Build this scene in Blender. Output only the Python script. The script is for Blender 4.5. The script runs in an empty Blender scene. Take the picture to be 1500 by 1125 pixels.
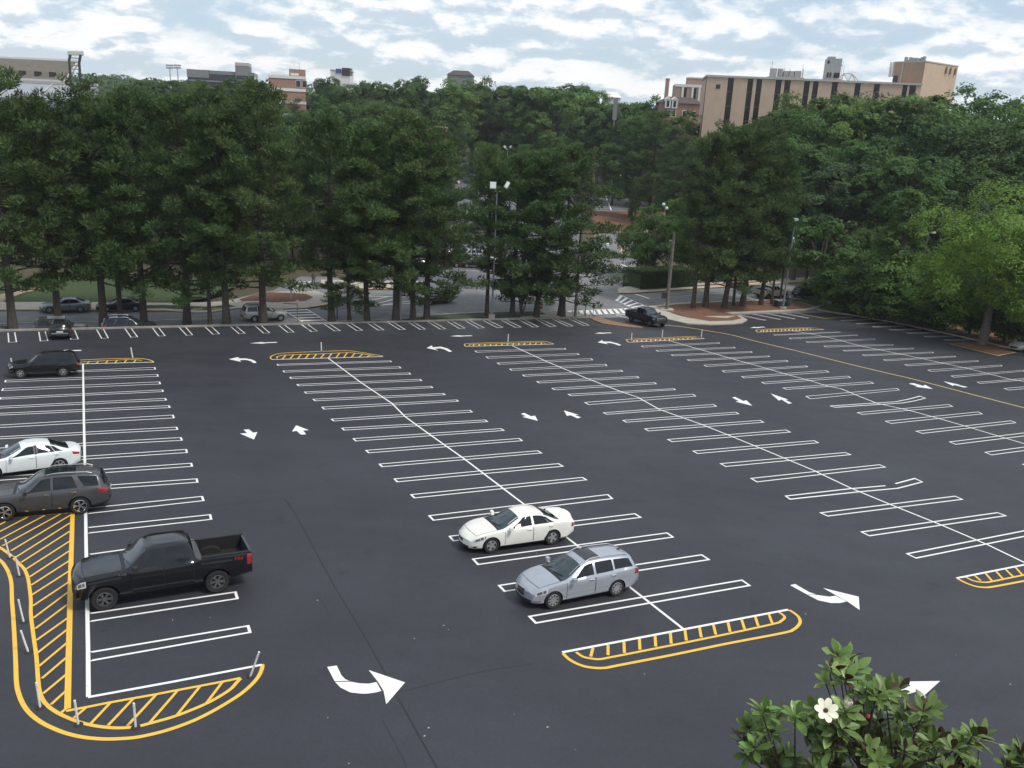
import bpy, bmesh, math, random
from mathutils import Vector, Matrix, noise as mnoise
R = math.radians
# ------------------------------------------------------------------ camera, sky, sun, exposure
scene = bpy.context.scene
COL = scene.collection
CAM_H = 14.61
F_PX, CX, CY = 1285.0, 750.0, 562.5          # the photograph is 1500 x 1125
PITCH, ROLL = R(17.0), R(2.8)
_f = Vector((0, math.cos(PITCH), -math.sin(PITCH)))
_u = Vector((0, math.sin(PITCH), math.cos(PITCH)))
_r = Vector((1, 0, 0))
CR = math.cos(ROLL)*_r + math.sin(ROLL)*_u
CU = -math.sin(ROLL)*_r + math.cos(ROLL)*_u
CAM = Vector((0, 0, CAM_H))
cam_data = bpy.data.cameras.new('camera')
cam = bpy.data.objects.new('camera', cam_data)
COL.objects.link(cam)
m = Matrix((CR, CU, -_f)).transposed().to_4x4()
m.translation = CAM
cam.matrix_world = m
cam_data.sensor_width = 36.0
cam_data.lens = 36.0*F_PX/1500.0
cam_data.clip_start, cam_data.clip_end = 0.5, 6000
scene.camera = cam

SUN_DIR = Vector((0.62, -0.30, 1.0)).normalized()      # towards the sun: high, from the right and a little behind the camera
world = bpy.data.worlds.new('World'); scene.world = world
world.use_nodes = True
def build_world():
    nt = world.node_tree; N = nt.nodes; L = nt.links; N.clear()
    out = N.new('ShaderNodeOutputWorld'); bg = N.new('ShaderNodeBackground')
    bg.inputs['Strength'].default_value = 0.1
    L.new(bg.outputs[0], out.inputs['Surface'])
    sky = N.new('ShaderNodeTexSky'); sky.sky_type = 'NISHITA'; sky.sun_disc = False
    sky.sun_elevation = math.asin(SUN_DIR.z); sky.sun_rotation = math.atan2(SUN_DIR.x, SUN_DIR.y)
    sky.air_density = 1.0; sky.dust_density = 0.6; sky.ozone_density = 1.2; sky.altitude = 200
    tc = N.new('ShaderNodeTexCoord'); sep = N.new('ShaderNodeSeparateXYZ')
    L.new(tc.outputs['Generated'], sep.inputs[0])
    def mth(op, a, b=None, clamp=False):
        n = N.new('ShaderNodeMath'); n.operation = op; n.use_clamp = clamp
        for i, v in enumerate((a, b)):
            if v is None: continue
            if isinstance(v, (int, float)): n.inputs[i].default_value = v
            else: L.new(v, n.inputs[i])
        return n.outputs[0]
    def plane(dz):
        zc = mth('ADD', mth('MAXIMUM', mth('ADD', sep.outputs['Z'], dz), -0.02), 0.34)
        comb = N.new('ShaderNodeCombineXYZ')
        L.new(mth('DIVIDE', sep.outputs['X'], zc), comb.inputs[0]); L.new(mth('DIVIDE', sep.outputs['Y'], zc), comb.inputs[1])
        comb.inputs[2].default_value = 3.7
        return comb.outputs[0]
    v0, v1 = plane(0.0), plane(0.011)
    def nz(vec, scale, detail, rough, dist=0.0, off=0.0):
        mp = N.new('ShaderNodeMapping'); mp.inputs['Location'].default_value = (off, off*0.7, off*1.3)
        L.new(vec, mp.inputs['Vector'])
        n = N.new('ShaderNodeTexNoise'); n.inputs['Scale'].default_value = scale; n.inputs['Detail'].default_value = detail
        n.inputs['Roughness'].default_value = rough; n.inputs['Distortion'].default_value = dist
        L.new(mp.outputs[0], n.inputs['Vector']); return n.outputs['Fac']
    def ramp(fac, stops):
        n = N.new('ShaderNodeValToRGB'); cr = n.color_ramp
        while len(cr.elements) > 1: cr.elements.remove(cr.elements[0])
        cr.elements[0].position, cr.elements[0].color = stops[0][0], (*stops[0][1], 1)
        for p, c in stops[1:]:
            e = cr.elements.new(p); e.color = (*c, 1)
        L.new(fac, n.inputs['Fac']); return n.outputs['Color']
    def dens(v):
        return mth('ADD', mth('MULTIPLY', nz(v, 1.9, 3.0, 0.5, 0.2, 4.0), 0.34), mth('MULTIPLY', nz(v, 6.0, 9.0, 0.57, 0.1, 9.0), 0.66))
    d0, d1 = dens(v0), dens(v1)
    cover = ramp(d0, [(0.35, (0.10,)*3), (0.44, (0.55,)*3), (0.52, (0.88,)*3), (0.64, (1, 1, 1))])
    lit = mth('ADD', mth('MULTIPLY', mth('SUBTRACT', d0, d1), 3.0), mth('ADD', mth('MULTIPLY', d0, 0.45), 0.285))
    tone = ramp(lit, [(0.36, (6.0, 7.0, 8.0)), (0.45, (7.0, 7.9, 8.7)), (0.53, (8.6, 9.1, 9.5)), (0.63, (10.4, 10.4, 10.4))])
    base = ramp(sep.outputs['Z'], [(0.0, (6.5, 8.0, 9.1)), (0.10, (5.4, 7.3, 9.2)), (0.2, (4.3, 6.4, 8.9)), (0.5, (2.4, 4.2, 7.4)), (1.0, (1.6, 3.0, 6.2))])
    mixs = N.new('ShaderNodeMix'); mixs.data_type = 'RGBA'; mixs.inputs[0].default_value = 0.55
    L.new(sky.outputs[0], mixs.inputs[6]); L.new(base, mixs.inputs[7])
    mix = N.new('ShaderNodeMix'); mix.data_type = 'RGBA'
    L.new(cover, mix.inputs[0]); L.new(mixs.outputs[2], mix.inputs[6]); L.new(tone, mix.inputs[7])
    L.new(mix.outputs[2], bg.inputs['Color'])
build_world()
sun_data = bpy.data.lights.new('sun', 'SUN'); sun_data.energy = 2.6; sun_data.angle = R(11); sun_data.color = (1.0, 0.95, 0.86)
sun = bpy.data.objects.new('sun', sun_data); COL.objects.link(sun)
sun.location = (60, 20, 120); sun.rotation_euler = (-SUN_DIR).to_track_quat('-Z', 'Y').to_euler()
vs = scene.view_settings
vs.view_transform = 'Standard'; vs.look = 'None'; vs.gamma = 1.0; vs.exposure = 0.08; vs.use_curve_mapping = False
scene.render.engine = 'CYCLES'
cy = scene.cycles
cy.max_bounces = 5; cy.diffuse_bounces = 2; cy.glossy_bounces = 2; cy.transmission_bounces = 2; cy.transparent_max_bounces = 4
cy.use_denoising = True; cy.caustics_reflective = False; cy.caustics_refractive = False

# ------------------------------------------------------------------ terrain
GX, GY = 0.0011, -0.08126            # the lot falls away from the camera at eight in a hundred
def edge_y(x):                        # the lot's far edge
    return 76.9 + 0.4965*(min(max(x, -130.0), 120.0) + 46.6)
def smooth(a, b, v):
    t = min(max((v-a)/(b-a), 0.0), 1.0); return t*t*(3-2*t)
def terrain(x, y):
    ye = edge_y(x)
    z = GX*min(max(x, -130.0), 120.0) + GY*min(y, ye)
    if y > ye + 0.3 and x < -29:      # on the left the street lies below the lot behind a low wall
        z -= 0.95*(1-smooth(-35, -29, x))
    if y > ye:
        z += 15.0*smooth(330, 520, y)
        z += 9.0*smooth(650, 1100, y)
    return z
def ray(px, py):
    return (_f + CR*((px-CX)/F_PX) + CU*((CY-py)/F_PX))
ON_LOT = False
def at(px, py, dz=0.0):
    """the ground point that stands at a pixel of the photograph"""
    d = ray(px, py); t0, t = 1.0, 2.0
    if ON_LOT:
        t = (-CAM_H)/(d.z - GX*d.x - GY*d.y); p = CAM + d*t; p.z += dz; return p
    while t < 3000:
        p = CAM + d*t
        if p.z < terrain(p.x, p.y): break
        t0 = t; t *= 1.03
    for _ in range(40):
        tm = (t0+t)/2; p = CAM + d*tm
        if p.z < terrain(p.x, p.y): t = tm
        else: t0 = tm
    p = CAM + d*t; p.z = terrain(p.x, p.y) + dz
    return p
def at_depth(px, py, y):
    """the point at a pixel whose world y is given"""
    d = ray(px, py); return CAM + d*(y/d.y)

# ------------------------------------------------------------------ materials
def material(name, color, rough=0.6, metal=0.0, spec=0.5, coat=0.0, vary=0.0, scale=2.0, bump=0.0, bscale=30.0, obj_vary=0.0, trans=0.0, detail=6.0, col2=None, emit=None):
    mt = bpy.data.materials.new(name); mt.use_nodes = True
    nt = mt.node_tree; N = nt.nodes; L = nt.links
    b = N['Principled BSDF']
    b.inputs['Base Color'].default_value = (*color, 1); b.inputs['Roughness'].default_value = rough
    b.inputs['Metallic'].default_value = metal; b.inputs['Specular IOR Level'].default_value = spec
    if coat: b.inputs['Coat Weight'].default_value = coat; b.inputs['Coat Roughness'].default_value = 0.04
    if emit: b.inputs['Emission Color'].default_value = (*emit, 1); b.inputs['Emission Strength'].default_value = 1
    tc = None
    colout = None
    if vary or col2 or bump:
        tc = N.new('ShaderNodeTexCoord')
    if vary or col2:
        n = N.new('ShaderNodeTexNoise'); n.inputs['Scale'].default_value = scale; n.inputs['Detail'].default_value = detail; n.inputs['Roughness'].default_value = 0.65
        L.new(tc.outputs['Object'], n.inputs['Vector'])
        r = N.new('ShaderNodeValToRGB'); r.color_ramp.elements[0].position = 0.3; r.color_ramp.elements[1].position = 0.7
        c2 = col2 if col2 else tuple(min(1, c*(1+vary)) for c in color)
        c1 = color if col2 else tuple(c*(1-vary) for c in color)
        r.color_ramp.elements[0].color = (*c1, 1); r.color_ramp.elements[1].color = (*c2, 1)
        L.new(n.outputs['Fac'], r.inputs['Fac']); colout = r.outputs['Color']
    if obj_vary:
        oi = N.new('ShaderNodeObjectInfo'); hs = N.new('ShaderNodeHueSaturation')
        if colout is None:
            hs.inputs['Color'].default_value = (*color, 1)
        else: L.new(colout, hs.inputs['Color'])
        mr = N.new('ShaderNodeMapRange'); mr.inputs['To Min'].default_value = 1-obj_vary; mr.inputs['To Max'].default_value = 1+obj_vary
        L.new(oi.outputs['Random'], mr.inputs['Value']); L.new(mr.outputs[0], hs.inputs['Value'])
        mh = N.new('ShaderNodeMath'); mh.operation = 'MULTIPLY_ADD'; mh.inputs[1].default_value = 0.06*min(1, obj_vary*3); mh.inputs[2].default_value = 0.5-0.03*min(1, obj_vary*3)
        fr = N.new('ShaderNodeMath'); fr.operation = 'FRACT'; ml = N.new('ShaderNodeMath'); ml.operation = 'MULTIPLY'; ml.inputs[1].default_value = 7.31
        L.new(oi.outputs['Random'], ml.inputs[0]); L.new(ml.outputs[0], fr.inputs[0]); L.new(fr.outputs[0], mh.inputs[0]); L.new(mh.outputs[0], hs.inputs['Hue'])
        colout = hs.outputs['Color']
    if colout is not None: L.new(colout, b.inputs['Base Color'])
    if bump:
        n2 = N.new('ShaderNodeTexNoise'); n2.inputs['Scale'].default_value = bscale; n2.inputs['Detail'].default_value = 5
        L.new(tc.outputs['Object'], n2.inputs['Vector'])
        bp = N.new('ShaderNodeBump'); bp.inputs['Strength'].default_value = bump; bp.inputs['Distance'].default_value = 0.02
        L.new(n2.outputs['Fac'], bp.inputs['Height']); L.new(bp.outputs[0], b.inputs['Normal'])
    if trans:
        tr = N.new('ShaderNodeBsdfTranslucent'); ms = N.new('ShaderNodeMixShader'); ms.inputs[0].default_value = trans
        if colout is not None: L.new(colout, tr.inputs['Color'])
        else: tr.inputs['Color'].default_value = (*color, 1)
        o = N['Material Output']; L.new(b.outputs[0], ms.inputs[1]); L.new(tr.outputs[0], ms.inputs[2]); L.new(ms.outputs[0], o.inputs['Surface'])
    return mt

def asphalt_material():
    mt = bpy.data.materials.new('sealed asphalt'); mt.use_nodes = True
    nt = mt.node_tree; N = nt.nodes; L = nt.links; b = N['Principled BSDF']
    tc = N.new('ShaderNodeTexCoord')
    def nz(scale, det, st=(1, 1, 1), rot=0.0):
        mp = N.new('ShaderNodeMapping'); mp.inputs['Scale'].default_value = st; mp.inputs['Rotation'].default_value = (0, 0, rot)
        L.new(tc.outputs['Object'], mp.inputs['Vector'])
        n = N.new('ShaderNodeTexNoise'); n.inputs['Scale'].default_value = scale; n.inputs['Detail'].default_value = det; n.inputs['Roughness'].default_value = 0.6
        L.new(mp.outputs[0], n.inputs['Vector']); return n.outputs['Fac']
    def mr(v, a, c, lo, hi):
        n = N.new('ShaderNodeMapRange'); n.inputs['From Min'].default_value = a; n.inputs['From Max'].default_value = c
        n.inputs['To Min'].default_value = lo; n.inputs['To Max'].default_value = hi; L.new(v, n.inputs['Value']); return n.outputs[0]
    def mul(a, c):
        n = N.new('ShaderNodeMath'); n.operation = 'MULTIPLY'; L.new(a, n.inputs[0]); L.new(c, n.inputs[1]); return n.outputs[0]
    large = mr(nz(0.09, 5), 0.3, 0.7, 0.80, 1.2)
    sweep = mr(nz(0.5, 3, (0.12, 1.0, 1), 0.45), 0.3, 0.7, 0.92, 1.08)     # roller and squeegee passes along the bays
    fine = mr(nz(9.0, 6), 0.3, 0.7, 0.85, 1.15)
    grit = mr(nz(160.0, 2), 0.35, 0.65, 0.7, 1.3)
    spots = mr(nz(0.9, 8, (1, 1, 1), 1.1), 0.60, 0.72, 1.0, 0.72)          # drips and scuffs
    v = mul(mul(mul(large, spots), sweep), mul(fine, grit))
    mx = N.new('ShaderNodeMix'); mx.data_type = 'RGBA'; mx.blend_type = 'MULTIPLY'; mx.inputs[0].default_value = 1.0
    mx.inputs[6].default_value = (0.0310, 0.0325, 0.0405, 1); L.new(v, mx.inputs[7])
    L.new(mx.outputs[2], b.inputs['Base Color'])
    rg = mr(nz(0.3, 5), 0.3, 0.7, 0.50, 0.66); L.new(rg, b.inputs['Roughness'])
    b.inputs['Specular IOR Level'].default_value = 0.42
    bp = N.new('ShaderNodeBump'); bp.inputs['Strength'].default_value = 0.35; bp.inputs['Distance'].default_value = 0.01
    L.new(nz(120.0, 3), bp.inputs['Height']); L.new(bp.outputs[0], b.inputs['Normal'])
    return mt
def paint_material(name, color):
    """road paint with worn, thinly covered patches"""
    mt = material(name, color, rough=0.55, bump=0.25, bscale=90)
    nt = mt.node_tree; N = nt.nodes; L = nt.links; b = N['Principled BSDF']
    tc = N.new('ShaderNodeTexCoord'); n = N.new('ShaderNodeTexNoise'); n.inputs['Scale'].default_value = 6.0; n.inputs['Detail'].default_value = 9; n.inputs['Roughness'].default_value = 0.75
    L.new(tc.outputs['Object'], n.inputs['Vector'])
    r = N.new('ShaderNodeValToRGB'); r.color_ramp.elements[0].position = 0.27; r.color_ramp.elements[1].position = 0.43
    r.color_ramp.elements[0].color = (*[c*0.45+0.02 for c in color], 1); r.color_ramp.elements[1].color = (*color, 1)
    L.new(n.outputs['Fac'], r.inputs['Fac']); L.new(r.outputs['Color'], b.inputs['Base Color'])
    return mt
M = {}
M['asphalt'] = asphalt_material()
M['street'] = material('old street asphalt', (0.17, 0.17, 0.175), 0.8, vary=0.22, scale=0.5, bump=0.3, bscale=40)
M['farlot'] = material('grey blue asphalt', (0.11, 0.113, 0.125), 0.75, vary=0.2, scale=0.3)
M['white'] = paint_material('white road paint', (0.78, 0.78, 0.76))
M['yellow'] = paint_material('yellow road paint', (0.80, 0.47, 0.055))
M['cream'] = paint_material('worn yellow road paint', (0.62, 0.46, 0.17))
M['seam'] = material('dark crack sealer', (0.012, 0.012, 0.014), 0.5)
M['patch'] = material('fresh asphalt patch', (0.026, 0.026, 0.03), 0.6, vary=0.3, scale=3)
M['concrete'] = material('pale concrete', (0.42, 0.38, 0.32), 0.85, vary=0.15, scale=1.2)
M['kerb'] = material('weathered kerb concrete', (0.30, 0.28, 0.25), 0.85, vary=0.25, scale=2)
M['kerb_yellow'] = material('kerb painted yellow', (0.60, 0.38, 0.08), 0.7, vary=0.25, scale=1.5)
M['mulch'] = material('pine straw mulch', (0.16, 0.075, 0.042), 0.95, vary=0.35, scale=3.0, bump=0.8, bscale=14)
M['median'] = material('orange brown paving', (0.27, 0.155, 0.095), 0.9, vary=0.2, scale=2)
M['grass'] = material('mown grass', (0.038, 0.062, 0.018), 0.95, vary=0.3, scale=2.0, bump=0.8, bscale=25)
M['floor'] = material('woodland floor', (0.05, 0.055, 0.025), 0.95, vary=0.4, scale=0.3, col2=(0.085, 0.06, 0.035), bump=0.5, bscale=4)
M['dirt'] = material('bare earth path', (0.30, 0.24, 0.16), 0.95, vary=0.2, scale=0.8)

# ------------------------------------------------------------------ helpers
def link(name, me, mat=None, parent=None, loc=None, smooth_deg=None):
    o = bpy.data.objects.new(name, me); COL.objects.link(o)
    if mat is not None and len(me.materials) == 0:
        for x in (mat if isinstance(mat, (list, tuple)) else [mat]): me.materials.append(x)
    if parent is not None: o.parent = parent
    if loc is not None: o.location = loc
    if smooth_deg is not None:
        me.shade_smooth(); me.set_sharp_from_angle(angle=R(smooth_deg))
    return o
def mesh(name, verts, faces, mat_idx=None):
    me = bpy.data.meshes.new(name); me.from_pydata([tuple(v) for v in verts], [], faces)
    if mat_idx is not None: me.polygons.foreach_set('material_index', mat_idx)
    me.update(); return me
def tag(o, label=None, cat=None, group=None, kind=None):
    if label: o['label'] = label
    if cat: o['category'] = cat
    if group: o['group'] = group
    if kind: o['kind'] = kind
    return o
def thing(name, label, cat, loc=(0, 0, 0), rz=0.0, group=None):
    o = bpy.data.objects.new(name, None); COL.objects.link(o); o.empty_display_size = 0.2
    o.location = loc; o.rotation_euler = (0, 0, rz)
    return tag(o, label, cat, group)
class MB:
    """collects simple solids into one mesh"""
    def __init__(s): s.v = []; s.f = []; s.m = []
    def add(s, vs, fs, mi=0):
        k = len(s.v); s.v += [tuple(v) for v in vs]; s.f += [tuple(i+k for i in f) for f in fs]; s.m += [mi]*len(fs); return s
    def box(s, c, d, rz=0.0, mi=0, mat=None):
        x, y, z = d[0]/2, d[1]/2, d[2]/2
        vs = [Vector(p) for p in ((-x,-y,-z),(x,-y,-z),(x,y,-z),(-x,y,-z),(-x,-y,z),(x,-y,z),(x,y,z),(-x,y,z))]
        M3 = mat if mat is not None else Matrix.Rotation(rz, 3, 'Z')
        return s.add([M3 @ v + Vector(c) for v in vs], [(0,3,2,1),(4,5,6,7),(0,1,5,4),(1,2,6,5),(2,3,7,6),(3,0,4,7)], mi)
    def tube(s, pts, rad, n=8, cap=True, mi=0):
        pts = [Vector(p) for p in pts]; rings = []
        rr = rad if isinstance(rad, (list, tuple)) else [rad]*len(pts)
        up = Vector((0, 0, 1))
        for i, p in enumerate(pts):
            d = (pts[min(i+1, len(pts)-1)] - pts[max(i-1, 0)]).normalized()
            a = d.cross(up if abs(d.z) < 0.9 else Vector((1, 0, 0))).normalized(); b = d.cross(a)
            rings.append([p + (a*math.cos(2*math.pi*j/n) + b*math.sin(2*math.pi*j/n))*rr[i] for j in range(n)])
        vs = [v for rg in rings for v in rg]; fs = []
        for i in range(len(pts)-1):
            for j in range(n): fs.append((i*n+j, (i+1)*n+j, (i+1)*n+(j+1) % n, i*n+(j+1) % n))
        if cap: fs.append(tuple(range(n))); fs.append(tuple((len(pts)-1)*n+n-1-j for j in range(n)))
        return s.add(vs, fs, mi)
    def lathe(s, prof, n=24, axis='z', c=(0, 0, 0), mi=0):
        vs = []; c = Vector(c)
        for r, h in prof:
            for j in range(n):
                a = 2*math.pi*j/n; p = (r*math.cos(a), r*math.sin(a), h)
                if axis == 'y': p = (p[0], p[2], p[1])
                elif axis == 'x': p = (p[2], p[0], p[1])
                vs.append(Vector(p)+c)
        fs = []
        for i in range(len(prof)-1):
            for j in range(n): fs.append((i*n+j, i*n+(j+1) % n, (i+1)*n+(j+1) % n, (i+1)*n+j))
        return s.add(vs, fs, mi)
    def build(s, name, mat, parent=None, loc=None, smooth_deg=None):
        me = mesh(name, s.v, s.f, s.m)
        return link(name, me, mat, parent, loc, smooth_deg)
KNOTS = list(range(-120, 121, 20)) + [-35, -34, -33, -32, -31, -30, -29]
def drape(bm, dz):
    """cut a flat outline where the terrain folds and lay it on the terrain"""
    xs = [v.co.x for v in bm.verts]
    for k_ in KNOTS:
        if min(xs) < k_-.01 and max(xs) > k_+.01:
            bmesh.ops.bisect_plane(bm, geom=bm.verts[:]+bm.edges[:]+bm.faces[:], plane_co=(k_, 0, 0), plane_no=(1, 0, 0), dist=1e-5)
    for v in bm.verts:
        x, y = v.co.x, v.co.y
        v.co.z = terrain(x, y if x > -28.9 else max(y, edge_y(x)+.31)) + dz
def flat(name, pts, mat, parent=None, drape_dz=None):
    """a polygon lying on given points (any outline), split into triangles"""
    me = bpy.data.meshes.new(name); bm = bmesh.new()
    f = bm.faces.new([bm.verts.new(p) for p in pts])
    f.normal_update()
    if f.normal.z < 0: f.normal_flip()
    bmesh.ops.triangulate(bm, faces=[f])
    if drape_dz is not None: drape(bm, drape_dz); bmesh.ops.triangulate(bm, faces=bm.faces[:])
    bm.to_mesh(me); bm.free()
    return link(name, me, mat, parent)
def px_poly(name, pix, mat, dz, parent=None):
    P = [at(x, y, dz) for x, y in pix]
    out = all(q.y > edge_y(q.x)+.1 for q in P)
    return flat(name, P, mat, parent, dz if out else None)
def slab(name, pts, mat, h, parent=None, depth=0.25):
    """a kerbed slab: top at h above the points, sides down"""
    me = bpy.data.meshes.new(name); bm = bmesh.new()
    f = bm.faces.new([bm.verts.new(Vector(p)) for p in pts]); f.normal_update()
    if f.normal.z < 0: f.normal_flip()
    bmesh.ops.triangulate(bm, faces=[f]); drape(bm, h)
    ex = bmesh.ops.extrude_edge_only(bm, edges=[e_ for e_ in bm.edges if e_.is_boundary])
    for g_ in ex['geom']:
        if isinstance(g_, bmesh.types.BMVert): g_.co.z -= depth
    bmesh.ops.recalc_face_normals(bm, faces=bm.faces[:]); bmesh.ops.triangulate(bm, faces=bm.faces[:])
    bm.to_mesh(me); bm.free()
    return link(name, me, mat, parent)
def strip_pts(pts, w):
    """left and right sides of a line of width w on the ground"""
    n = len(pts); L_, R_ = [], []
    for i, p in enumerate(pts):
        a = pts[i]-pts[i-1] if i > 0 else pts[1]-pts[0]
        b = pts[i+1]-pts[i] if i < n-1 else a
        a = Vector((a.x, a.y, 0)).normalized(); b = Vector((b.x, b.y, 0)).normalized()
        t = (a+b).normalized(); k = 1/max(0.5, t.dot(a))
        nn = Vector((-t.y, t.x, 0))*(w/2*k)
        L_.append(p+nn); R_.append(p-nn)
    return L_, R_
def strip_mesh(mb, pts, w):
    L_, R_ = strip_pts(pts, w); n = len(pts)
    mb.add(L_+R_, [(i, n+i, n+i+1, i+1) for i in range(n-1)])
def line(name, pix, w, mat, dz, parent=None):
    mb = MB(); strip_mesh(mb, [at(x, y, dz) for x, y in pix], w); return mb.build(name, mat, parent)
def smooth_px(pix, k=4):
    out = []
    for i in range(len(pix)-1):
        p0 = pix[max(i-1, 0)]; p1 = pix[i]; p2 = pix[i+1]; p3 = pix[min(i+2, len(pix)-1)]
        for j in range(k):
            t = j/k
            out.append(tuple(0.5*((2*p1[a]) + (-p0[a]+p2[a])*t + (2*p0[a]-5*p1[a]+4*p2[a]-p3[a])*t*t + (-p0[a]+3*p1[a]-3*p2[a]+p3[a])*t**3) for a in (0, 1)))
    out.append(pix[-1]); return out
def cc(ox, oy, s):
    return lambda pts: [(ox+x/s, oy+y/s) for x, y in pts]
# ------------------------------------------------------------------ ground, lot and streets
def build_ground():
    xs = sorted(set([-900, -650, -450, -320, -240, -180] + list(range(-140, 141, 14)) + KNOTS + [180, 240, 320, 450, 650, 900]))
    vo = [-500, -260, -140, -90, -60, -40, -20, -4, .2, .5, 6, 14, 24, 36, 50, 70, 95, 120, 150, 180] + list(range(200, 470, 18)) + [520, 600, 700, 850, 1050, 1300, 1900]
    vs = []
    for v in vo:
        for x in xs:
            y = edge_y(x)+v; vs.append((x, y, terrain(x, y)-(0.5 if v < 30 else 0.25)))
    nx = len(xs)
    fs = [(j*nx+i, j*nx+i+1, (j+1)*nx+i+1, (j+1)*nx+i) for j in range(len(vo)-1) for i in range(nx-1)]
    me = mesh('ground', vs, fs); me.shade_smooth()
    tag(link('ground', me, M['floor']), kind='structure')
build_ground()
def lotz(x, y, dz=0.0): return Vector((x, y, GX*x + GY*y + dz))
def edge_pt(x, off=0.0, dz=0.0):
    y = edge_y(x)+off; return Vector((x, y, terrain(x, y)+dz))
corner = at(1195, 453.5)
right_edge = [at(1195, 453.5), at(1250, 462.5), at(1320, 475), at(1400, 492), at(1500, 515.5), at(1560, 531)]
rdir = (right_edge[-1]-right_edge[-2]).normalized()
far_r = right_edge[-1] + rdir*95
lot_pts = [lotz(-96, edge_y(-96)), lotz(corner.x-0.2, edge_y(corner.x-0.2))] + [lotz(p.x, p.y) for p in right_edge[1:]] + [lotz(far_r.x, far_r.y), lotz(40, 2.5), lotz(-96, 2.5)]
lot = flat('parking_lot', lot_pts, M['asphalt']); tag(lot, kind='structure')
ON_LOT = True
WH, YE = M['white'], M['yellow']
DZ = 0.008
def hairpin(tl, bl, tr, br, w=0.10, mid=None, open_far=False, mat=None, name='stall_marking', p3=False):
    a, b, c, d = [at(*p, DZ) for p in (tl, bl, tr, br)] if not p3 else (tl, bl, tr, br)
    mb = MB()
    # outer corners a (top left) c (top right) d (bottom right) b (bottom left)
    ux = (c-a).normalized(); vx = (b-a).normalized(); uy = (d-b).normalized(); vy = (d-c).normalized()
    ia = a + ux*w + vx*w; ic = c - ux*w + vy*w; ib = b + uy*w - vx*w; id_ = d - uy*w - vy*w
    P = [a, c, d, b, ia, ic, id_, ib]
    fs = [(0, 4, 5, 1), (1, 5, 6, 2), (2, 6, 7, 3), (3, 7, 4, 0)]
    if open_far: fs.pop(open_far-1)
    mb.add(P, fs); return mb.build(name, mat or WH, lot)
def c5(ox, oy, s): return lambda x, y: (ox+x/s, oy+y/s)
a=c5(380,510,5);b=c5(600,560,5);s7=c5(600,680,3.75);n=c5(900,640,5);k=c5(680,490,5);q=c5(900,490,5);e=c5(1150,640,5)
g=c5(1280,640,5.114);h=c5(1100,470,7.5);t=c5(1200,470,5);z=c5(0,510,5);l6=c5(0,825,3.75);l5=c5(0,640,3.75)
row2=[(a(125,118),a(133,128),a(962,92),a(972,101)),(a(168,166),a(180,178),a(1028,135),a(1040,147)),(a(218,212),a(228,225),a(1100,180),a(1112,192)),
(a(270,265),a(284,278),a(1180,227),a(1193,240)),(a(324,320),a(340,333),a(1260,279),a(1275,291)),(a(387,373),a(405,388),a(1350,331),a(1366,343)),
(a(453,431),a(470,449),a(1447,378),a(1462,391)),(a(520,519),a(540,536),b(445,204),b(465,220)),(a(597,585),a(617,603),b(555,275),b(578,290)),
(a(680,662),a(703,683),b(672,338),b(698,355)),(a(772,748),a(797,770),b(805,410),b(832,430)),(a(870,848),a(895,872),b(940,500),b(975,520)),
(a(980,957),a(1005,983),b(1092,594),b(1132,617)),(a(1101,1072),a(1132,1101),b(1268,695),b(1305,717)),(b(133,976),b(170,1015),b(1455,820),b(1493,855)),
(s7(212,395),s7(237,425),n(152,560),n(203,592)),(s7(340,520),s7(372,555),n(388,700),n(440,737)),(s7(482,665),s7(518,703),n(640,860),n(705,902)),
(s7(648,835),s7(690,878),n(935,1045),n(1003,1092))]
row3=[(k(73,120),k(92,132),k(738,101),k(748,110)),(k(155,163),k(175,176),k(832,138),k(845,149)),(k(237,207),k(256,220),k(932,176),k(945,188)),
(k(328,252),k(345,265),k(1035,217),k(1050,230)),(k(422,296),k(440,308),k(1150,260),k(1165,272)),(k(527,343),k(545,357),k(1268,306),k(1285,318)),
(k(637,393),k(660,407),k(1395,351),k(1413,363)),(k(755,437),k(780,451),q(438,396),q(452,406)),(k(877,497),k(910,516),q(575,436),q(600,453)),
(k(1013,573),k(1043,587),q(727,511),q(752,528)),(k(1155,628),k(1185,645),q(892,568),q(917,583)),(k(1315,690),k(1347,709),q(1070,628),q(1100,645)),
(q(382,768),q(420,788),q(1258,698),q(1295,717)),(q(568,853),q(607,875),q(1465,776),q(1500,795)),(q(768,945),q(815,970),e(440,113),e(490,132)),
(q(992,1053),q(1043,1083),e(692,202),e(743,223)),(n(1227,430),n(1285,459),e(950,303),e(1010,330)),
(e(248,555),e(312,584),e(1245,432),e(1308,460)),(e(547,695),e(618,729),g(925,565),g(1000,593))]
row4=[(q(195,84),q(210,94),q(765,58),q(773,66)),(q(300,115),q(318,125),q(877,92),q(888,100)),(q(412,148),q(430,158),q(1003,124),q(1013,132)),
(q(530,184),q(550,195),q(1130,156),q(1140,164)),(q(652,224),q(675,236),q(1260,188),q(1275,198)),(q(785,265),q(805,278),q(1405,229),q(1420,238)),
(q(927,308),q(950,320),h(825,545),h(862,565)),(q(1073,350),q(1100,363),h(1065,606),h(1103,625)),
(h(343,737),h(390,756),h(1310,668),h(1357,688)),(h(597,828),h(650,860),t(570,494),t(590,508)),(h(862,932),h(925,950),t(740,550),t(780,567)),
(t(272,672),t(315,688),t(948,612),t(983,628)),(t(478,735),t(527,754),t(1165,666),t(1200,683)),(t(702,808),t(755,827),t(1405,731),t(1445,748)),
(t(947,886),t(1000,907),None,None),(t(1207,962),t(1262,985),None,None)]
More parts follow.
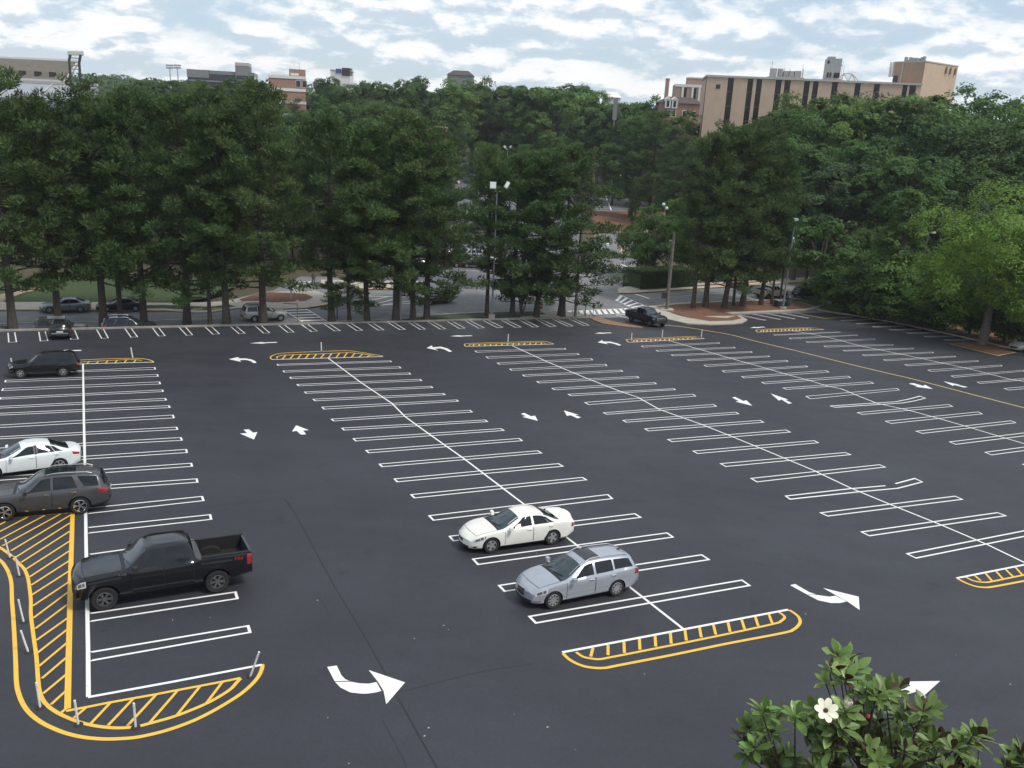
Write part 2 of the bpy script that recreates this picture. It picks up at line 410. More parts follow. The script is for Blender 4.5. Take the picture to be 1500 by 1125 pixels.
row5=[(h(245,152),h(265,161),h(978,122),h(985,126)),(h(418,188),h(440,201),h(1168,154),h(1175,160)),(h(602,230),h(630,242),h(1355,196),h(1367,207)),
(h(797,275),h(825,290),t(538,172),t(545,179)),(h(1003,325),h(1035,334),t(685,199),t(693,206)),(t(312,249),t(335,258),t(832,228),t(840,235)),
(t(467,284),t(490,294),t(995,258),t(1003,264)),(t(622,320),t(650,331),t(1160,290),t(1170,298)),(t(792,360),t(820,373),t(1330,323),t(1343,332)),
(t(962,403),t(990,415),t(1495,361),t(1500,370)),(t(1153,449),t(1180,460),None,None),(t(1350,495),t(1385,509),None,None)]
row1R=[(z(1138,140),z(1142,157)),(z(1157,192),z(1163,208)),(z(1172,246),z(1180,264)),(z(1195,305),z(1200,320)),(z(1215,367),z(1223,383)),
(z(1243,420),z(1250,437)),(z(1272,489),z(1280,513)),(z(1298,577),z(1307,598)),(z(1330,653),z(1340,677)),(z(1370,740),z(1377,767)),(z(1407,841),z(1415,868)),
(z(1447,955),z(1455,985)),(l5(1115,325),l5(1125,352)),(l5(1160,425),l5(1167,455)),None,None,(l6(1300,155),l6(1313,197)),(l6(1370,340),l6(1383,383))]

def extend(tl, bl, row_w):
    """right-hand corners of a bay that runs out of the frame"""
    A, B = at(*tl, DZ), at(*bl, DZ); u = UD*row_w
    return A, B, A+u, B+u
UD = (at(*row4[12][2])-at(*row4[12][0])).normalized()
for rw, wid in ((row2, 9.6), (row3, 9.6), (row4, 9.8), (row5, 10.2)):
    for i, (tl, bl, tr, br) in enumerate(rw):
        if rw is row4 and i == 10:
            continue
        if rw is row3 and i == 16:
            continue
        if tr is None: A, B, C_, D_ = extend(tl, bl, wid); hairpin(A, B, C_, D_, p3=True)
        else: hairpin(tl, bl, tr, br)
def bent(name, outer, w=0.10, gap=None):
    mb = MB()
    for ln in outer: strip_mesh(mb, [at(x, y, DZ) for x, y in ln], w)
    return mb.build(name, WH, lot)
bent('stall_marking', [[t(80, 624), t(350, 606), t(560, 593), t(650, 575), t(738, 552), t(778, 567), t(690, 588), t(610, 602), t(520, 608), t(300, 622), t(117, 634), t(80, 624)]])
bent('stall_marking', [[e(735, 358), e(480, 380), e(4, 434), e(37, 457), e(520, 405), e(825, 377), e(900, 358), e(1004, 330), e(950, 305), e(808, 343)]])
A, B, C_, D_ = extend(e(880, 855), e(960, 893), 9.6); hairpin(A, B, C_, D_, p3=True)
for py_ in ((1483, 1052),):
    A, B, C_, D_ = extend(t(1483, 1050), t(1535, 1072), 9.8); hairpin(A, B, C_, D_, p3=True)
# first row: bays run on both sides of its long centre line
r1 = [((520/5, 510+166/5), (520/5, 510+176/5)), (z(38, 235), z(30, 250)), (z(18, 296), z(8, 313)), (z(0, 362), z(-8, 376)), (z(-22, 427), z(-32, 443)), (z(-40, 478), z(-50, 495)),
      (z(-62, 566), z(-72, 588)), (z(-85, 653), z(-96, 672)), (z(-110, 737), z(-122, 757)), (z(-135, 842), z(-148, 866)), (z(-165, 952), z(-180, 984)), (z(-195, 1072), z(-212, 1104)),
      None, None, None, None, None, None]
cl = lambda y: 121.5 + (y-533)*0.0155
for i, R_ in enumerate(row1R):
    if R_ is None: continue
    tr, br = R_
    if r1[i]: tl, bl = r1[i]
    else:
        sl = -0.103 - 0.0275*(i-12); x0 = cl(tr[1])+3.0
        tl = (x0, tr[1] + (x0-tr[0])*{12: -.103, 13: -.1055, 16: -.147, 17: -.167}.get(i, -.12)); bl = (x0, br[1] + (x0-br[0])*{12: -.112, 13: -.112, 16: -.155, 17: -.178}.get(i, -.13))
    hairpin(tl, bl, tr, br, open_far=0 if r1[i] else 4)
hairpin((130, 811.7), (130, 823.2), (322, 785), (326, 796), open_far=4)
hairpin((130, 853), (130, 865.5), (334, 823), (338, 835), open_far=4)
# left half of two bays between the parked cars
def divider(pix, w=0.105, name='row_line'): return line(name, pix, w, WH, DZ+0.004, lot)
divider([(121.6, 533), (123, 620), (124.6, 690), (126, 790), (127.5, 870), (129, 950), (129.6, 1021)], 0.125)
divider([a(505, 75), a(740, 250), a(970, 405), a(1070, 505), a(1240, 628), a(1500, 812), (765, 737), (845, 799), (917, 856), (1000, 921)])
divider([k(350, 82), k(600, 197), k(905, 325), k(1150, 420), k(1270, 460), k(1430, 550), q(640, 660), q(840, 740), q(1060, 830), q(1480, 1005), e(240, 262), e(490, 380), e(780, 500), e(1140, 645), e(1480, 790), (1500, 824), (1560, 850)])
divider([q(400, 45), q(620, 108), q(840, 172), q(1090, 242), q(1250, 290), q(1420, 335), t(60, 478), t(160, 498), t(260, 540), t(420, 604), t(640, 652), t(830, 703), t(1080, 775), t(1330, 850), t(1500, 900), (1545, 664)])
divider([h(450, 110), h(640, 140), h(840, 180), h(960, 210), h(1150, 262), t(290, 182), t(440, 212), t(720, 270), t(880, 305), t(1080, 348), t(1220, 382), t(1370, 422), t(1500, 445), (1560, 572)])
line('end_line', [(129, 1021.5), (250, 999.5), (384, 974)], 0.10, WH, DZ, lot)
# far edge bays
c1 = c5(0, 390, 6.25); c2 = c5(240, 360, 6.25); c3 = c5(440, 360, 6.25); c4 = c5(640, 360, 6.25)
far = [(c1, (68,610),(75,698),(157,695),(140,605)),(c1,(350,600),(365,687),(443,683),(420,597)),(c1,(612,590),(645,672),(722,668),(688,585)),(c1,(880,580),(925,662),(997,658),(950,573)),
 (c1,(1138,570),(1195,652),(1265,648),(1205,567)),(c1,(1388,562),(1450,642),(1517,638),(1455,560)),(c2,(130,742),(205,822),(268,817),(200,740)),(c2,(368,738),(445,812),(515,808),(435,735)),
 (c2,(600,733),(685,807),(748,803),(660,730)),(c2,(822,725),(910,802),(975,799),(885,722)),(c2,(1035,718),(1130,795),(1197,792),(1097,716)),(c2,(1248,712),(1345,788),(1412,785),(1310,711)),
 (c3,(-10,715),(100,787),(162,785),(55,710)),(c3,(200,708),(310,782),(370,779),(258,708)),(c3,(400,703),(515,780),(575,776),(455,703)),(c3,(593,698),(712,775),(770,772),(650,697)),
 (c3,(785,695),(907,770),(965,767),(840,694)),(c3,(970,690),(1095,768),(1150,765),(1025,692)),(c3,(1148,687),(1278,765),(1335,762),(1200,686)),(c4,(75,683),(203,760),(262,755),(125,682)),
 (c4,(248,682),(380,757),(437,752),(300,682)),(c4,(413,680),(550,752),(607,748),(468,680)),(c4,(578,676),(718,750),(775,746),(632,676)),(c4,(735,672),(880,746),(933,742),(790,672)),
 (c4,(895,670),(1038,743),(1093,738),(948,670)),(c4,(1048,668),(1195,738),(1250,735),(1098,670)),(c4,(1197,664),(1345,732),(1398,729),(1250,665))]
for cf, fl, nl, nr, fr in far:
    hairpin(cf(*fl), cf(*fr), cf(*nl), cf(*nr), w=0.10, open_far=4)
r4 = c5(1100, 380, 3.75)
for x0, y0, x1, y1 in ((500,337,650,330),(585,353,740,348),(672,371,835,366),(765,388,930,383),(860,406,1030,402),(957,425,1135,421),(1067,444,1235,440)):
    p0, p1 = at(*r4(x0, y0), DZ), at(*r4(x1, y1), DZ); v = Vector((-(p1-p0).y, (p1-p0).x, 0)).normalized()*0.3; v.z = GY*v.y
    hairpin(p0+v, p0-v, p1+v, p1-v, p3=True, w=0.13)
r6 = c5(1040, 370, 6.25)
for x0, y0, x1, y1 in ((265,570,505,620),(395,563,640,612),(525,560,772,607),(655,555,900,600)):
    p0, p1 = at(*r6(x0, y0), DZ), at(*r6(x1, y1), DZ); p0.z = lotz(p0.x, p0.y, DZ).z; v = Vector((-(p1-p0).y, (p1-p0).x, 0)).normalized()*0.27; v.z = GY*v.y
    hairpin(p0+v, p0-v, p1+v, p1-v, p3=True, w=0.14)
line('corner_line', [r6(770, 552), r6(1055, 603), r6(1300, 590)], 0.16, M['cream'], DZ+.004, lot)
line('corner_line', [t(950, 168), t(1310, 254), t(1440, 230)], 0.14, M['cream'], DZ+.004, lot)
line('corner_line', [t(1195, 222), t(1275, 203)], 0.10, M['cream'], DZ+.004, lot)
line('centre_line', smooth_px([(969, 476.0), (1000, 478.8), (1040, 485.2), (1072, 490.8), (1108.8, 500.4), (1166.7, 514), (1233.3, 530.7), (1300, 546.7), (1340, 556), (1440, 582), (1500, 597.4), (1560, 613)]), 0.16, M['cream'], DZ, lot)
# arrows
def arrow(name, pts): return px_poly(name, pts, WH, DZ+0.002, lot)
w6 = cc(320, 470, 6.25)
arrow('direction_arrow', w6([(230,997),(280,995),(318,1025),(357,1018),(325,1088),(197,1033),(262,1028)]))
arrow('direction_arrow', w6([(712,957),(828,1002),(775,1005),(802,1040),(755,1043),(715,1008),(673,1015)]))
w6b = cc(680, 490, 5)
arrow('direction_arrow', w6b([(415,582),(440,575),(490,600),(518,595),(540,633),(425,604),(452,600)]))
arrow('direction_arrow', w6b([(730,557),(840,590),(808,590),(855,608),(830,615),(780,592),(752,597)]))
w6c = cc(900, 490, 5)
arrow('direction_arrow', w6c([(862,462),(885,458),(945,488),(965,482),(1010,523),(885,492),(912,489)]))
arrow('direction_arrow', cc(1100, 470, 7.5)([(217,800),(410,866),(375,868),(452,905),(412,912),(335,865),(308,878)]))
w6d = cc(1200, 470, 5)
arrow('direction_arrow', w6d([(655,460),(690,457),(762,477),(775,469),(832,500),(700,483),(722,480)]))
arrow('direction_arrow', w6d([(910,443),(1035,470),(1010,469),(1087,485),(1062,489),(990,470),(980,477)]))
arrow('turn_arrow', w6([(95,352),(183,332),(187,345),(250,345),(305,355),(335,368),(350,384),(322,388),(300,372),(270,362),(240,358),(195,361),(207,376)]))
arrow('turn_arrow', cc(440,360,6.25)([(1155,937),(1203,913),(1212,930),(1290,925),(1345,940),(1390,968),(1363,973),(1320,950),(1280,940),(1230,943),(1263,960)]))
arrow('turn_arrow', cc(830,340,6.25)([(285,1010),(325,990),(338,1003),(400,1003),(460,1018),(503,1035),(480,1040),(430,1022),(390,1015),(360,1016),(380,1028)]))
arrow('turn_arrow', cc(460,860,3.75)([(72,440),(125,432),(150,485),(172,508),(195,516),(113,518)]))
arrow('turn_arrow', cc(460,860,3.75)([(115,522),(200,521),(250,530),(300,532),(343,523),(370,572),(340,580),(300,586),(270,588),(200,580),(145,553)]))
arrow('turn_arrow', cc(460,860,3.75)([(300,457),(500,525),(397,645),(382,572),(350,520)]))
arrow('turn_arrow', cc(1060,825,3.75)([(365,122),(392,115),(470,160),(508,173),(460,174)]))
arrow('turn_arrow', cc(1060,825,3.75)([(463,176),(515,176),(580,185),(614,180),(676,211),(640,220),(590,220),(520,205)]))
arrow('turn_arrow', cc(1060,825,3.75)([(545,137),(742,185),(747,258),(680,212),(622,180)]))
arrow('turn_arrow', cc(1260,940,6.08)([(308,358),(712,352),(532,515),(505,445),(420,470),(330,500),(240,560),(190,520),(280,455),(370,418)]))
def far_arrow(tip, tail):
    A, B = at(*tip, DZ), at(*tail, DZ); d = (A-B); ln = d.length; d.normalize(); s = Vector((-d.y, d.x, 0)).normalized(); s.z = GY*s.y
    P = [A, A-d*ln*.55+s*.52, A-d*ln*.45+s*.2, B+s*.2, B-s*.2, A-d*ln*.45-s*.2, A-d*ln*.55-s*.52]
    flat('direction_arrow', P, WH, lot)
for tip, tail in (((366,503),(405.6,501.5)),((659.2,492.5),(691.2,491.9)),((870.8,488.5),(895.6,487.5)),((1098.9,480.4),(1120,479)),((78,514.5),(119,513.3))): far_arrow(tip, tail)
# hatched islands
def island(outer, inner, stripes, base, wo=0.11, base_mat=None, sw=0.10):
    r_ = line('island_marking', smooth_px(outer), wo, YE, DZ, lot)
    line('inner_line', smooth_px(inner), sw, YE, DZ, r_)
    for s_ in stripes: line('stripe', list(s_), sw, YE, DZ+.003, r_)
    if base: line('island_base_line', base, 0.11, base_mat or WH, DZ+.005, lot)
    return r_
def bars(inner, base, n_, lean):
    """stripes from the straight base line to the inner curve"""
    (x0, y0), (x1, y1) = base; res = []
    ip = sorted(smooth_px(inner))
    def iy(x):
        for i in range(len(ip)-1):
            if ip[i][0] <= x <= ip[i+1][0]:
                t_ = (x-ip[i][0])/max(1e-6, ip[i+1][0]-ip[i][0]); return ip[i][1]*(1-t_)+ip[i+1][1]*t_
        return ip[-1][1] if x > ip[-1][0] else ip[0][1]
    lo, hi = ip[0][0], ip[-1][0]
    for i in range(n_):
        xb = lo + (hi-lo)*(i+0.7)/(n_+0.6); yb = y0 + (y1-y0)*(xb-x0)/(x1-x0); xt = xb+lean
        if xt > hi: continue
        res.append([(xb, yb), (xt, iy(xt))])
    return res
v6 = cc(320, 470, 6.25)
o2 = v6([(490,355),(477,340),(490,320),(560,300),(700,290),(940,280),(1170,274),(1280,285),(1400,305),(1506,323)]); i2 = v6([(540,342),(535,332),(560,322),(600,315),(750,308),(940,303),(1180,292),(1300,302),(1420,318)]); b2 = v6([(490,355),(1506,328)])
island(o2, i2, bars(i2, b2, 12, 5.5), b2, sw=0.12)
v5 = cc(680, 490, 5)
o3 = v5([(10,88),(3,78),(15,68),(150,62),(330,57),(560,50),(620,58),(655,70)]); i3 = v5([(38,82),(40,75),(80,72),(200,70),(330,66),(550,60),(600,68)]); b3 = v5([(10,88),(655,71)])
island(o3, i3, bars(i3, b3, 13, 1.2), b3, sw=0.12)
v4 = cc(900, 490, 5)
o4 = v4([(105,58),(92,45),(110,35),(350,24),(550,15),(620,20),(658,30)]); i4 = v4([(140,52),(145,43),(180,40),(350,33),(560,24),(600,29)]); b4 = v4([(105,58),(658,30)])
island(o4, i4, bars(i4, b4, 13, 0.8), b4, sw=0.12)
v1 = cc(1100, 470, 7.5)
o5 = v1([(70,125),(58,110),(80,98),(300,85),(600,75),(700,78),(800,95)]); i5 = v1([(110,118),(112,108),(150,102),(300,95),(600,84),(690,92)]); b5 = v1([(70,125),(800,95)])
island(o5, i5, bars(i5, b5, 14, 0.5), b5, sw=0.12)
v0 = cc(0, 390, 6.25)
o1 = v0([(600,890),(640,868),(750,858),(1000,848),(1220,843),(1330,850),(1390,866),(1405,880),(1390,880)]); i1 = v0([(650,890),(760,876),(1000,864),(1200,855),(1300,863)]); b1 = v0([(600,900),(750,895),(1395,879)])
island(o1, i1, bars(i1, (b1[0], b1[-1]), 7, 3.5), b1)
vn = cc(800, 800, 3.75)
on = vn([(92,590),(130,625),(190,655),(250,668),(320,670),(400,655),(700,597),(1000,535),(1300,478),(1360,458),(1393,425),(1390,395),(1365,370),(1335,352)])
inn = vn([(165,583),(200,607),(240,617),(290,622),(350,612),(500,583),(900,503),(1240,430),(1290,412),(1310,393),(1300,378),(1280,365)])
island(on, inn, [vn(s_) for s_ in (((257,560),(245,608)),((340,545),(340,600)),((427,527),(430,588)),((512,510),(515,570)),((598,492),(602,553)),((682,475),(687,537)),((762,460),(770,520)),((842,447),(852,503)),((918,432),(932,487)),((998,417),(1010,472)),((1073,403),(1090,457)),((1148,388),(1165,440)),((1222,372),(1242,425)))], vn([(88,585),(1330,350)]), 0.115)
vr = cc(1280, 640, 5.114)
island(vr([(625,1062),(690,1095),(760,1120),(830,1128),(900,1122),(1125,1080),(1500,1010),(1700,970),(1760,930)]), vr([(690,1052),(750,1080),(830,1090),(890,1083),(1125,1035),(1500,960),(1640,930)]),
       [vr(s_) for s_ in (((755,1040),(800,1078)),((835,1022),(885,1080)),((915,1008),(965,1063)),((985,993),(1045,1050)),((1060,978),(1115,1038)),((1140,960),(1200,1015)),((1220,945),(1285,1000)),((1300,930),(1370,983)))], vr([(620,1060),(1125,960),(1700,846)]), 0.115)
# the big hatched bay at the left
h1 = cc(0, 720, 6.25); h2 = cc(0, 900, 5.625); h3 = cc(180, 900, 5.625)
big = line('island_marking', smooth_px(h1([(-260,480),(-120,560),(0,630),(50,690),(85,760),(105,850),(110,1000),(118,1125)])[:-1] + h2([(108,0),(120,200),(130,400),(135,550),(150,640),(190,740),(250,820),(340,890),(450,945),(560,985),(700,1015),(850,1028),(1000,1025),(1150,1010)]) + h3([(350,960),(550,890),(700,820),(850,735),(980,650),(1080,560),(1130,490),(1150,430),(1143,416)])), 0.125, YE, DZ, lot)
line('inner_line', smooth_px(h1([(-300,330),(-150,430),(0,515),(60,555),(120,605),(180,665),(225,715),(255,790),(270,880),(283,1000)]) + h2([(255,0),(275,170),(300,350),(315,550),(330,650),(370,730),(440,790),(530,840),(640,885),(760,915),(880,932),(1000,937),(1130,925)]) + h3([(200,905),(330,870),(430,840),(550,795),(690,735),(800,675),(890,615),(940,560),(970,530)])), 0.115, YE, DZ, big)
line('inner_line', h3([(970,525),(850,550),(640,590),(400,635),(260,662),(0,708)]) + h2([(890,730),(690,770),(545,797)]), 0.10, YE, DZ, big)
line('border_line', h1([(665,198),(655,500),(645,800)]) + h2([(575,0),(565,400),(557,780)]), 0.17, YE, DZ+.002, big)
line('border_line', h1([(-200,268),(140,240),(660,195)]), 0.07, YE, DZ, big)
for s_ in [((-150,385),(50,278)),((-120,430),(255,235)),((0,440),(420,215)),((20,500),(560,205)),((100,545),(650,215)),((150,600),(640,290)),((195,650),(640,365)),((235,715),(640,455)),((270,785),(635,545)),((285,860),(635,635)),((290,950),(632,730)),((300,1050),(630,830))]: line('stripe', h1(s_), 0.085, YE, DZ+.004, big)
for s_ in [((275,32),(565,-185)),((290,120),(562,-85)),((300,215),(560,30)),((308,320),(555,125)),((320,430),(553,235)),((345,530),(550,355)),((355,655),(548,495)),((420,745),(545,630)),((505,812),(548,775)),((610,855),(710,770)),((745,905),(910,730)),((890,918),(1100,695)),((1050,920),(1290,660))]: line('stripe', h2(s_), 0.085, YE, DZ+.004, big)
for s_ in [((225,890),(455,625)),((435,845),(640,590)),((680,745),(820,560))]: line('stripe', h3(s_), 0.085, YE, DZ+.004, big)
# cracks, seams and patches
line('sealed_crack', smooth_px([(417, 731), (432, 752), (460, 803), (490.7, 860), (530, 925), (566, 990), (600, 1053), (640, 1125), (668, 1175)]), 0.05, M['seam'], DZ-.003, lot)
for pts_, w_ in (([(300, 742), (375, 735), (417, 731)], .03), ([(0, 603), (120, 602.5), (300, 600), (410, 597.5), (470, 596)], .06), ([(693, 604), (735, 606), (760, 606.5)], .06), ([(380, 489), (560, 480.5), (700, 476)], .08), ([(200, 514.5), (245, 512)], .08),
    ([(930, 672), (960, 692), (985, 702), (1010, 723), (900, 738)], .03), ([(1010, 725), (1080, 719), (1130, 717)], .04), ([(560, 1020), (640, 1000), (700, 985), (780, 972)], .025), ([(560, 1055), (590, 1110), (600, 1140)], .02), ([(465, 868), (482, 900)], .02)):
    line('crack', smooth_px(pts_), w_, M['seam'], DZ-.004, lot)
for pts_ in (cc(1200,470,5)([(455,545),(570,538),(600,545),(585,556),(560,580),(520,575),(460,560)]), cc(1200,470,5)([(490,135),(600,150),(610,165),(500,160)]), cc(1150,640,5)([(728,332),(770,328),(825,350),(800,368),(745,360)]),
    cc(440,360,6.25)([(600,958),(720,950),(745,968),(660,985)]), cc(740,560,5)([(400,180),(500,165),(560,190),(420,215)])):
    px_poly('asphalt_patch', pts_, M['patch'], DZ-.004, lot)
lit_ = MB(); r_l = random.Random(12)
for px, py in [(110,520),(325,568),(362,649),(465,880),(480,1052),(511,1119),(607,936),(622,1079),(628,1067),(650,917),(657,923),(753,1047),(802,1066),(843,1099),(786,811),(696,793),(1042,604),(1280,794),(1355,530),(1480,1003),(253,909),(308,905),(217,720),(136,677),(1012,724),(1090,800),(560,760),(640,700),(944,988),(1400,960),(1180,900),(350,700),(880,640)]:
    p_ = at(px, py, .012); an = r_l.uniform(0, 3); s_ = r_l.uniform(.018, .042); X = Vector((math.cos(an), math.sin(an), 0))*s_; Y = Vector((-X.y, X.x, 0))*.6
    lit_.add([p_-X, p_-Y+Vector((0, 0, .012)), p_+X, p_+Y+Vector((0, 0, .02))], [(0, 1, 2), (0, 2, 3)])
o_ = lit_.build('litter', M['concrete'], lot); o_['kind'] = 'stuff'
ON_LOT = False
# ------------------------------------------------------------------ streets and kerbs beyond the lot
def sheet(name, pix, mat, dz): return tag(px_poly(name, pix, mat, dz), kind='structure')
def kerbed(name, pix, mat, hh): return tag(slab(name, [at(x, y) for x, y in pix], M[mat], hh), kind='structure')
def beyond(x, off): return Vector((x, edge_y(x)+off, terrain(x, edge_y(x)+off)-0.02))
st_pts = [beyond(x, 0.05) for x in (-120, -60, -20, 13, 28, 44)] + [at(1262, 436), at(1320, 420), at(1330, 400), at(1150, 409), at(960, 424), at(908, 424), at(930, 395), at(945, 338), at(875, 334), at(840, 420), at(700, 418), at(500, 413), at(495, 405), at(440, 405), at(400, 425), at(240, 446), at(0, 446)] + [beyond(-120, 16)]
tag(flat('street', st_pts, M['street'], None, -0.015), kind='structure')
kerb_mb = MB()
ks = [edge_pt(x, 0.12, 0.0) for x in range(-96, 9, 4)] + [edge_pt(9.4, .12)]
for i in range(len(ks)-1):
    d_ = ks[i+1]-ks[i]
    c_ = (ks[i]+ks[i+1])/2 + Vector((0, 0, 0.02)); kerb_mb.box(c_ - Vector((0, 0, .5)), (d_.length, 0.26, 1.28), mat=d_.to_track_quat('X', 'Z').to_matrix())
tag(kerb_mb.build('kerb', M['kerb']), kind='structure')
kr = MB()
rp = [at(1181, 455.5)] + right_edge
for i in range(len(rp)-1):
    d_ = rp[i+1]-rp[i]; kr.box((rp[i]+rp[i+1])/2, (d_.length, 0.22, 0.3), mat=d_.to_track_quat('X', 'Z').to_matrix())
tag(kr.build('kerb', M['kerb']), kind='structure')
sw = [(-80,446),(0,444),(140,444),(240,445),(340,441),(425,428),(461,427),(478,432),(484,440),(480,446.5),(448,452),(413,453.6),(358,452),(240,456),(100,455),(0,455),(-80,456)]
kerbed('pavement', sw, 'concrete', 0.13)
sheet('mulch_bed', [(350,440),(384,430.4),(429,431),(448,432),(459,437),(448,442.4),(400,444.8),(355,443)], M['mulch'], 0.15)
sheet('grass_strip', [(150,449),(240,448.5),(335,447.5),(345,450.5),(240,453.5),(150,453)], M['grass'], 0.15)
line('kerb_edge', smooth_px([(-80,456),(0,455),(100,455),(240,456),(358,452),(413,453.6)]), 0.3, M['kerb_yellow'], 0.14)['kind'] = 'structure'
line('kerb_edge', smooth_px([(430,453),(448,452),(480,446.5),(484,440),(480,433)]), 0.3, M['kerb_yellow'], 0.14)['kind'] = 'structure'
sheet('lawn', [(-80,443),(0,443),(140,443.5),(240,443),(300,438),(345,420),(345,408),(200,404),(0,404),(-80,408)], M['grass'], 0.05)
sheet('earth_path', [(-80,446),(-20,436),(0,433),(30,426),(66,422),(66,424.5),(36,430),(10,440),(0,446)], M['dirt'], 0.12)
kerbed('pavement', [(470,411),(620,413),(620,422),(585,424),(540,424),(470,417)], 'concrete', 0.13)
line('kerb_edge', [(470,417.5),(540,424.5),(585,424.5),(620,422.5)], 0.3, M['kerb_yellow'], 0.14)['kind'] = 'structure'
sheet('grass_verge', [(560,470.3),(585,468.6),(640,462.5),(712,458.5),(775,456.8),(790,457),(800,461),(760,464.0),(640,467.6)], M['grass'], 0.04)
line('kerb_edge', smooth_px([(500,471),(585,467.6),(640,461.8),(712,457.8),(775,456.2),(800,456)]), 0.22, M['concrete'], 0.10)['kind'] = 'structure'
kerbed('pavement', [(790,456.3),(815,455),(850,460.5),(868,462.2),(800,465.0),(762,465.3),(801,461)], 'concrete', 0.08)
street_m = M['white']
def bar_line(name, pix, w): 
    o = line(name, pix, w, street_m, 0.03); o['kind'] = 'structure'; return o
def crosswalk(l0, l1, r0, r1, nb, w=0.14, bw=0.3):
    mb = MB(); P = [at(*p, 0.03) for p in (l0, l1, r0, r1)]
    strip_mesh(mb, [P[0], P[1]], w); strip_mesh(mb, [P[2], P[3]], w)
    for i in range(nb):
        t_ = (i+0.5)/nb; strip_mesh(mb, [P[0].lerp(P[1], t_)+Vector((0,0,.006)), P[2].lerp(P[3], t_)+Vector((0,0,.006))], bw)
    o = mb.build('crosswalk', street_m); tag(o, kind='structure')
crosswalk((413.6,453.6),(443.2,472),(448,452.2),(479,471.2),5,bw=.45)
crosswalk((830,456),(919.6,452),(830,463),(927.6,458.7),11,bw=.5)
crosswalk((900.4,440),(927.6,452),(906.8,431.5),(947.6,449.6),5,bw=.45)
bar_line('stop_line', [(931,431.2),(951,437.6)], 0.4)
crosswalk((424,412),(432,428),(455,412),(438,426),5)
for s_ in (((544,440),(570,434.4)),((544,447.5),(578,438.4)),((560,447),(610,440)),((540,434),(575,435)),((548,448),(625,443.5))): bar_line('street_line', list(s_), 0.18)
for s_ in (((0,474),(50,473)),((118,472),(160,470.5)),((215,469.5),(360,466.5)),((240,468),(360,465))): line('street_line', list(s_), 0.12, M['cream'], 0.03)['kind'] = 'structure'
line('street_line', [(924,440),(990,434.5),(1060,429.5),(1150,423)], 0.14, M['cream'], 0.03)['kind'] = 'structure'
kerbed('pavement', [(905,430),(925,429.5),(1046,421.5),(1180,413),(1300,406),(1300,399),(1180,407),(1046,415),(915,421),(905,424)], 'concrete', 0.13)
line('kerb_edge', [(903,430.5),(925,430),(1046,422),(1180,413.5)], 0.3, M['kerb_yellow'], 0.14)['kind'] = 'structure'
sheet('mulch_bed', [(922,427.5),(1040,419.5),(1120,414),(1120,412.5),(1040,417.5),(960,424)], M['mulch'], 0.15)
kerbed('pavement', [(951,449.6),(990,445),(1070,441),(1180,438),(1208,447),(1196,453.5),(1181,455.6),(1128,457.6),(1064,460.2),(1086,464.4),(1095,469.5),(1087,474),(1072,475.6),(1040,476.5),(1006,475),(974,468),(960,458),(949,452)], 'concrete', 0.13)
sheet('mulch_bed', [(960,450.5),(992,447),(1070,443),(1150,440.5),(1178,446),(1192,451),(1178,453.5),(1128,456),(1060,458.9),(1080,464),(1086,468),(1073,471),(1040,472),(1012,467.5),(980,458.6)], M['mulch'], 0.15)
sheet('grass_patch', [(1150,440.3),(1181,438.6),(1206,446.5),(1193,450.5),(1178,445.5)], M['grass'], 0.16)
kerbed('median', [(862.8,466.4),(878,465.6),(890,469.5),(913,475.2),(940,479.9),(942,481),(926,480.3),(905,478),(883,475),(872,471)], 'median', 0.10)
line('lane_line', [(902,462.4),(925,467.5)], 0.12, M['white'], 0.03)['kind'] = 'structure'
line('lane_line', [(903,461.8),(926,460.8)], 0.25, M['white'], 0.03)['kind'] = 'structure'
tag(flat('mulch_slope', [at(1181,455.5,-.1), at(1250,462,-.1), at(1320,474.5,-.1), at(1400,491.5,-.1), at(1500,515,-.1), at(1560,530,-.1), at(1560,470,-.05), at(1400,440,-.05), at(1240,436,-.05)], M['mulch']), kind='structure')
px_ = MB()
# a small bed round the tree at the right edge of the lot
tag(px_poly('mulch_bed', t_ := cc(1200,470,5)([(965,166),(1310,250),(1425,228),(1390,205),(1230,165),(1080,155)]), M['mulch'], 0.02), kind='structure')
# far car parks seen between the trees
def farlot(pix): return tag(px_poly('far_parking_lot', pix, M['farlot'], 0.02), kind='structure')
fl1 = farlot([(545,421),(840,425),(850,380),(852,300),(830,236),(700,236),(600,250),(560,330)])
fl2 = farlot([(868,309.5),(985,309.5),(1040,290),(1010,262),(880,266),(860,280)])
tag(px_poly('mulch_bank', [(868,341),(926,344),(960,340),(985,309.5),(868,309.5)], M['mulch'], 0.05), kind='structure')
tag(px_poly('pavement', [(893,337.5),(925,341.5),(960,337),(960,339.5),(925,344.5),(893,340)], M['concrete'], 0.07), kind='structure')
tag(px_poly('plaza', [(870,262),(1010,262),(1000,228),(930,222),(880,240)], M['concrete'], 0.02), kind='structure')
k7 = cc(840, 220, 5.769)
mb = MB()
for i in range(9):
    y_ = 375+i*17; strip_mesh(mb, [at(*p, .05) for p in k7([(215-i*3, y_), (300+i*2, y_+2)])], .2); strip_mesh(mb, [at(*p, .05) for p in k7([(310+i*4, y_), (455+i*6, y_+3)])], .2)
for i in range(8):
    y_ = 330+i*11; strip_mesh(mb, [at(*p, .05) for p in k7([(670+i*4, y_), (830, y_+2)])], .2)
mb.build('stall_lines', M['white'], fl2)
line('row_line', k7([(262,350),(285,420),(320,510)]), .35, M['white'], .06, fl2)
mb = MB()
fr = random.Random(3)
for x0 in (612, 650, 690, 728, 770, 805):
    for i in range(22):
        y_ = 245+i*7.2; strip_mesh(mb, [at(x0-(y_-250)*.10, y_, .05), at(x0-(y_-250)*.10+27, y_+1.5, .05)], .16)
mb.build('stall_lines', M['white'], fl1)
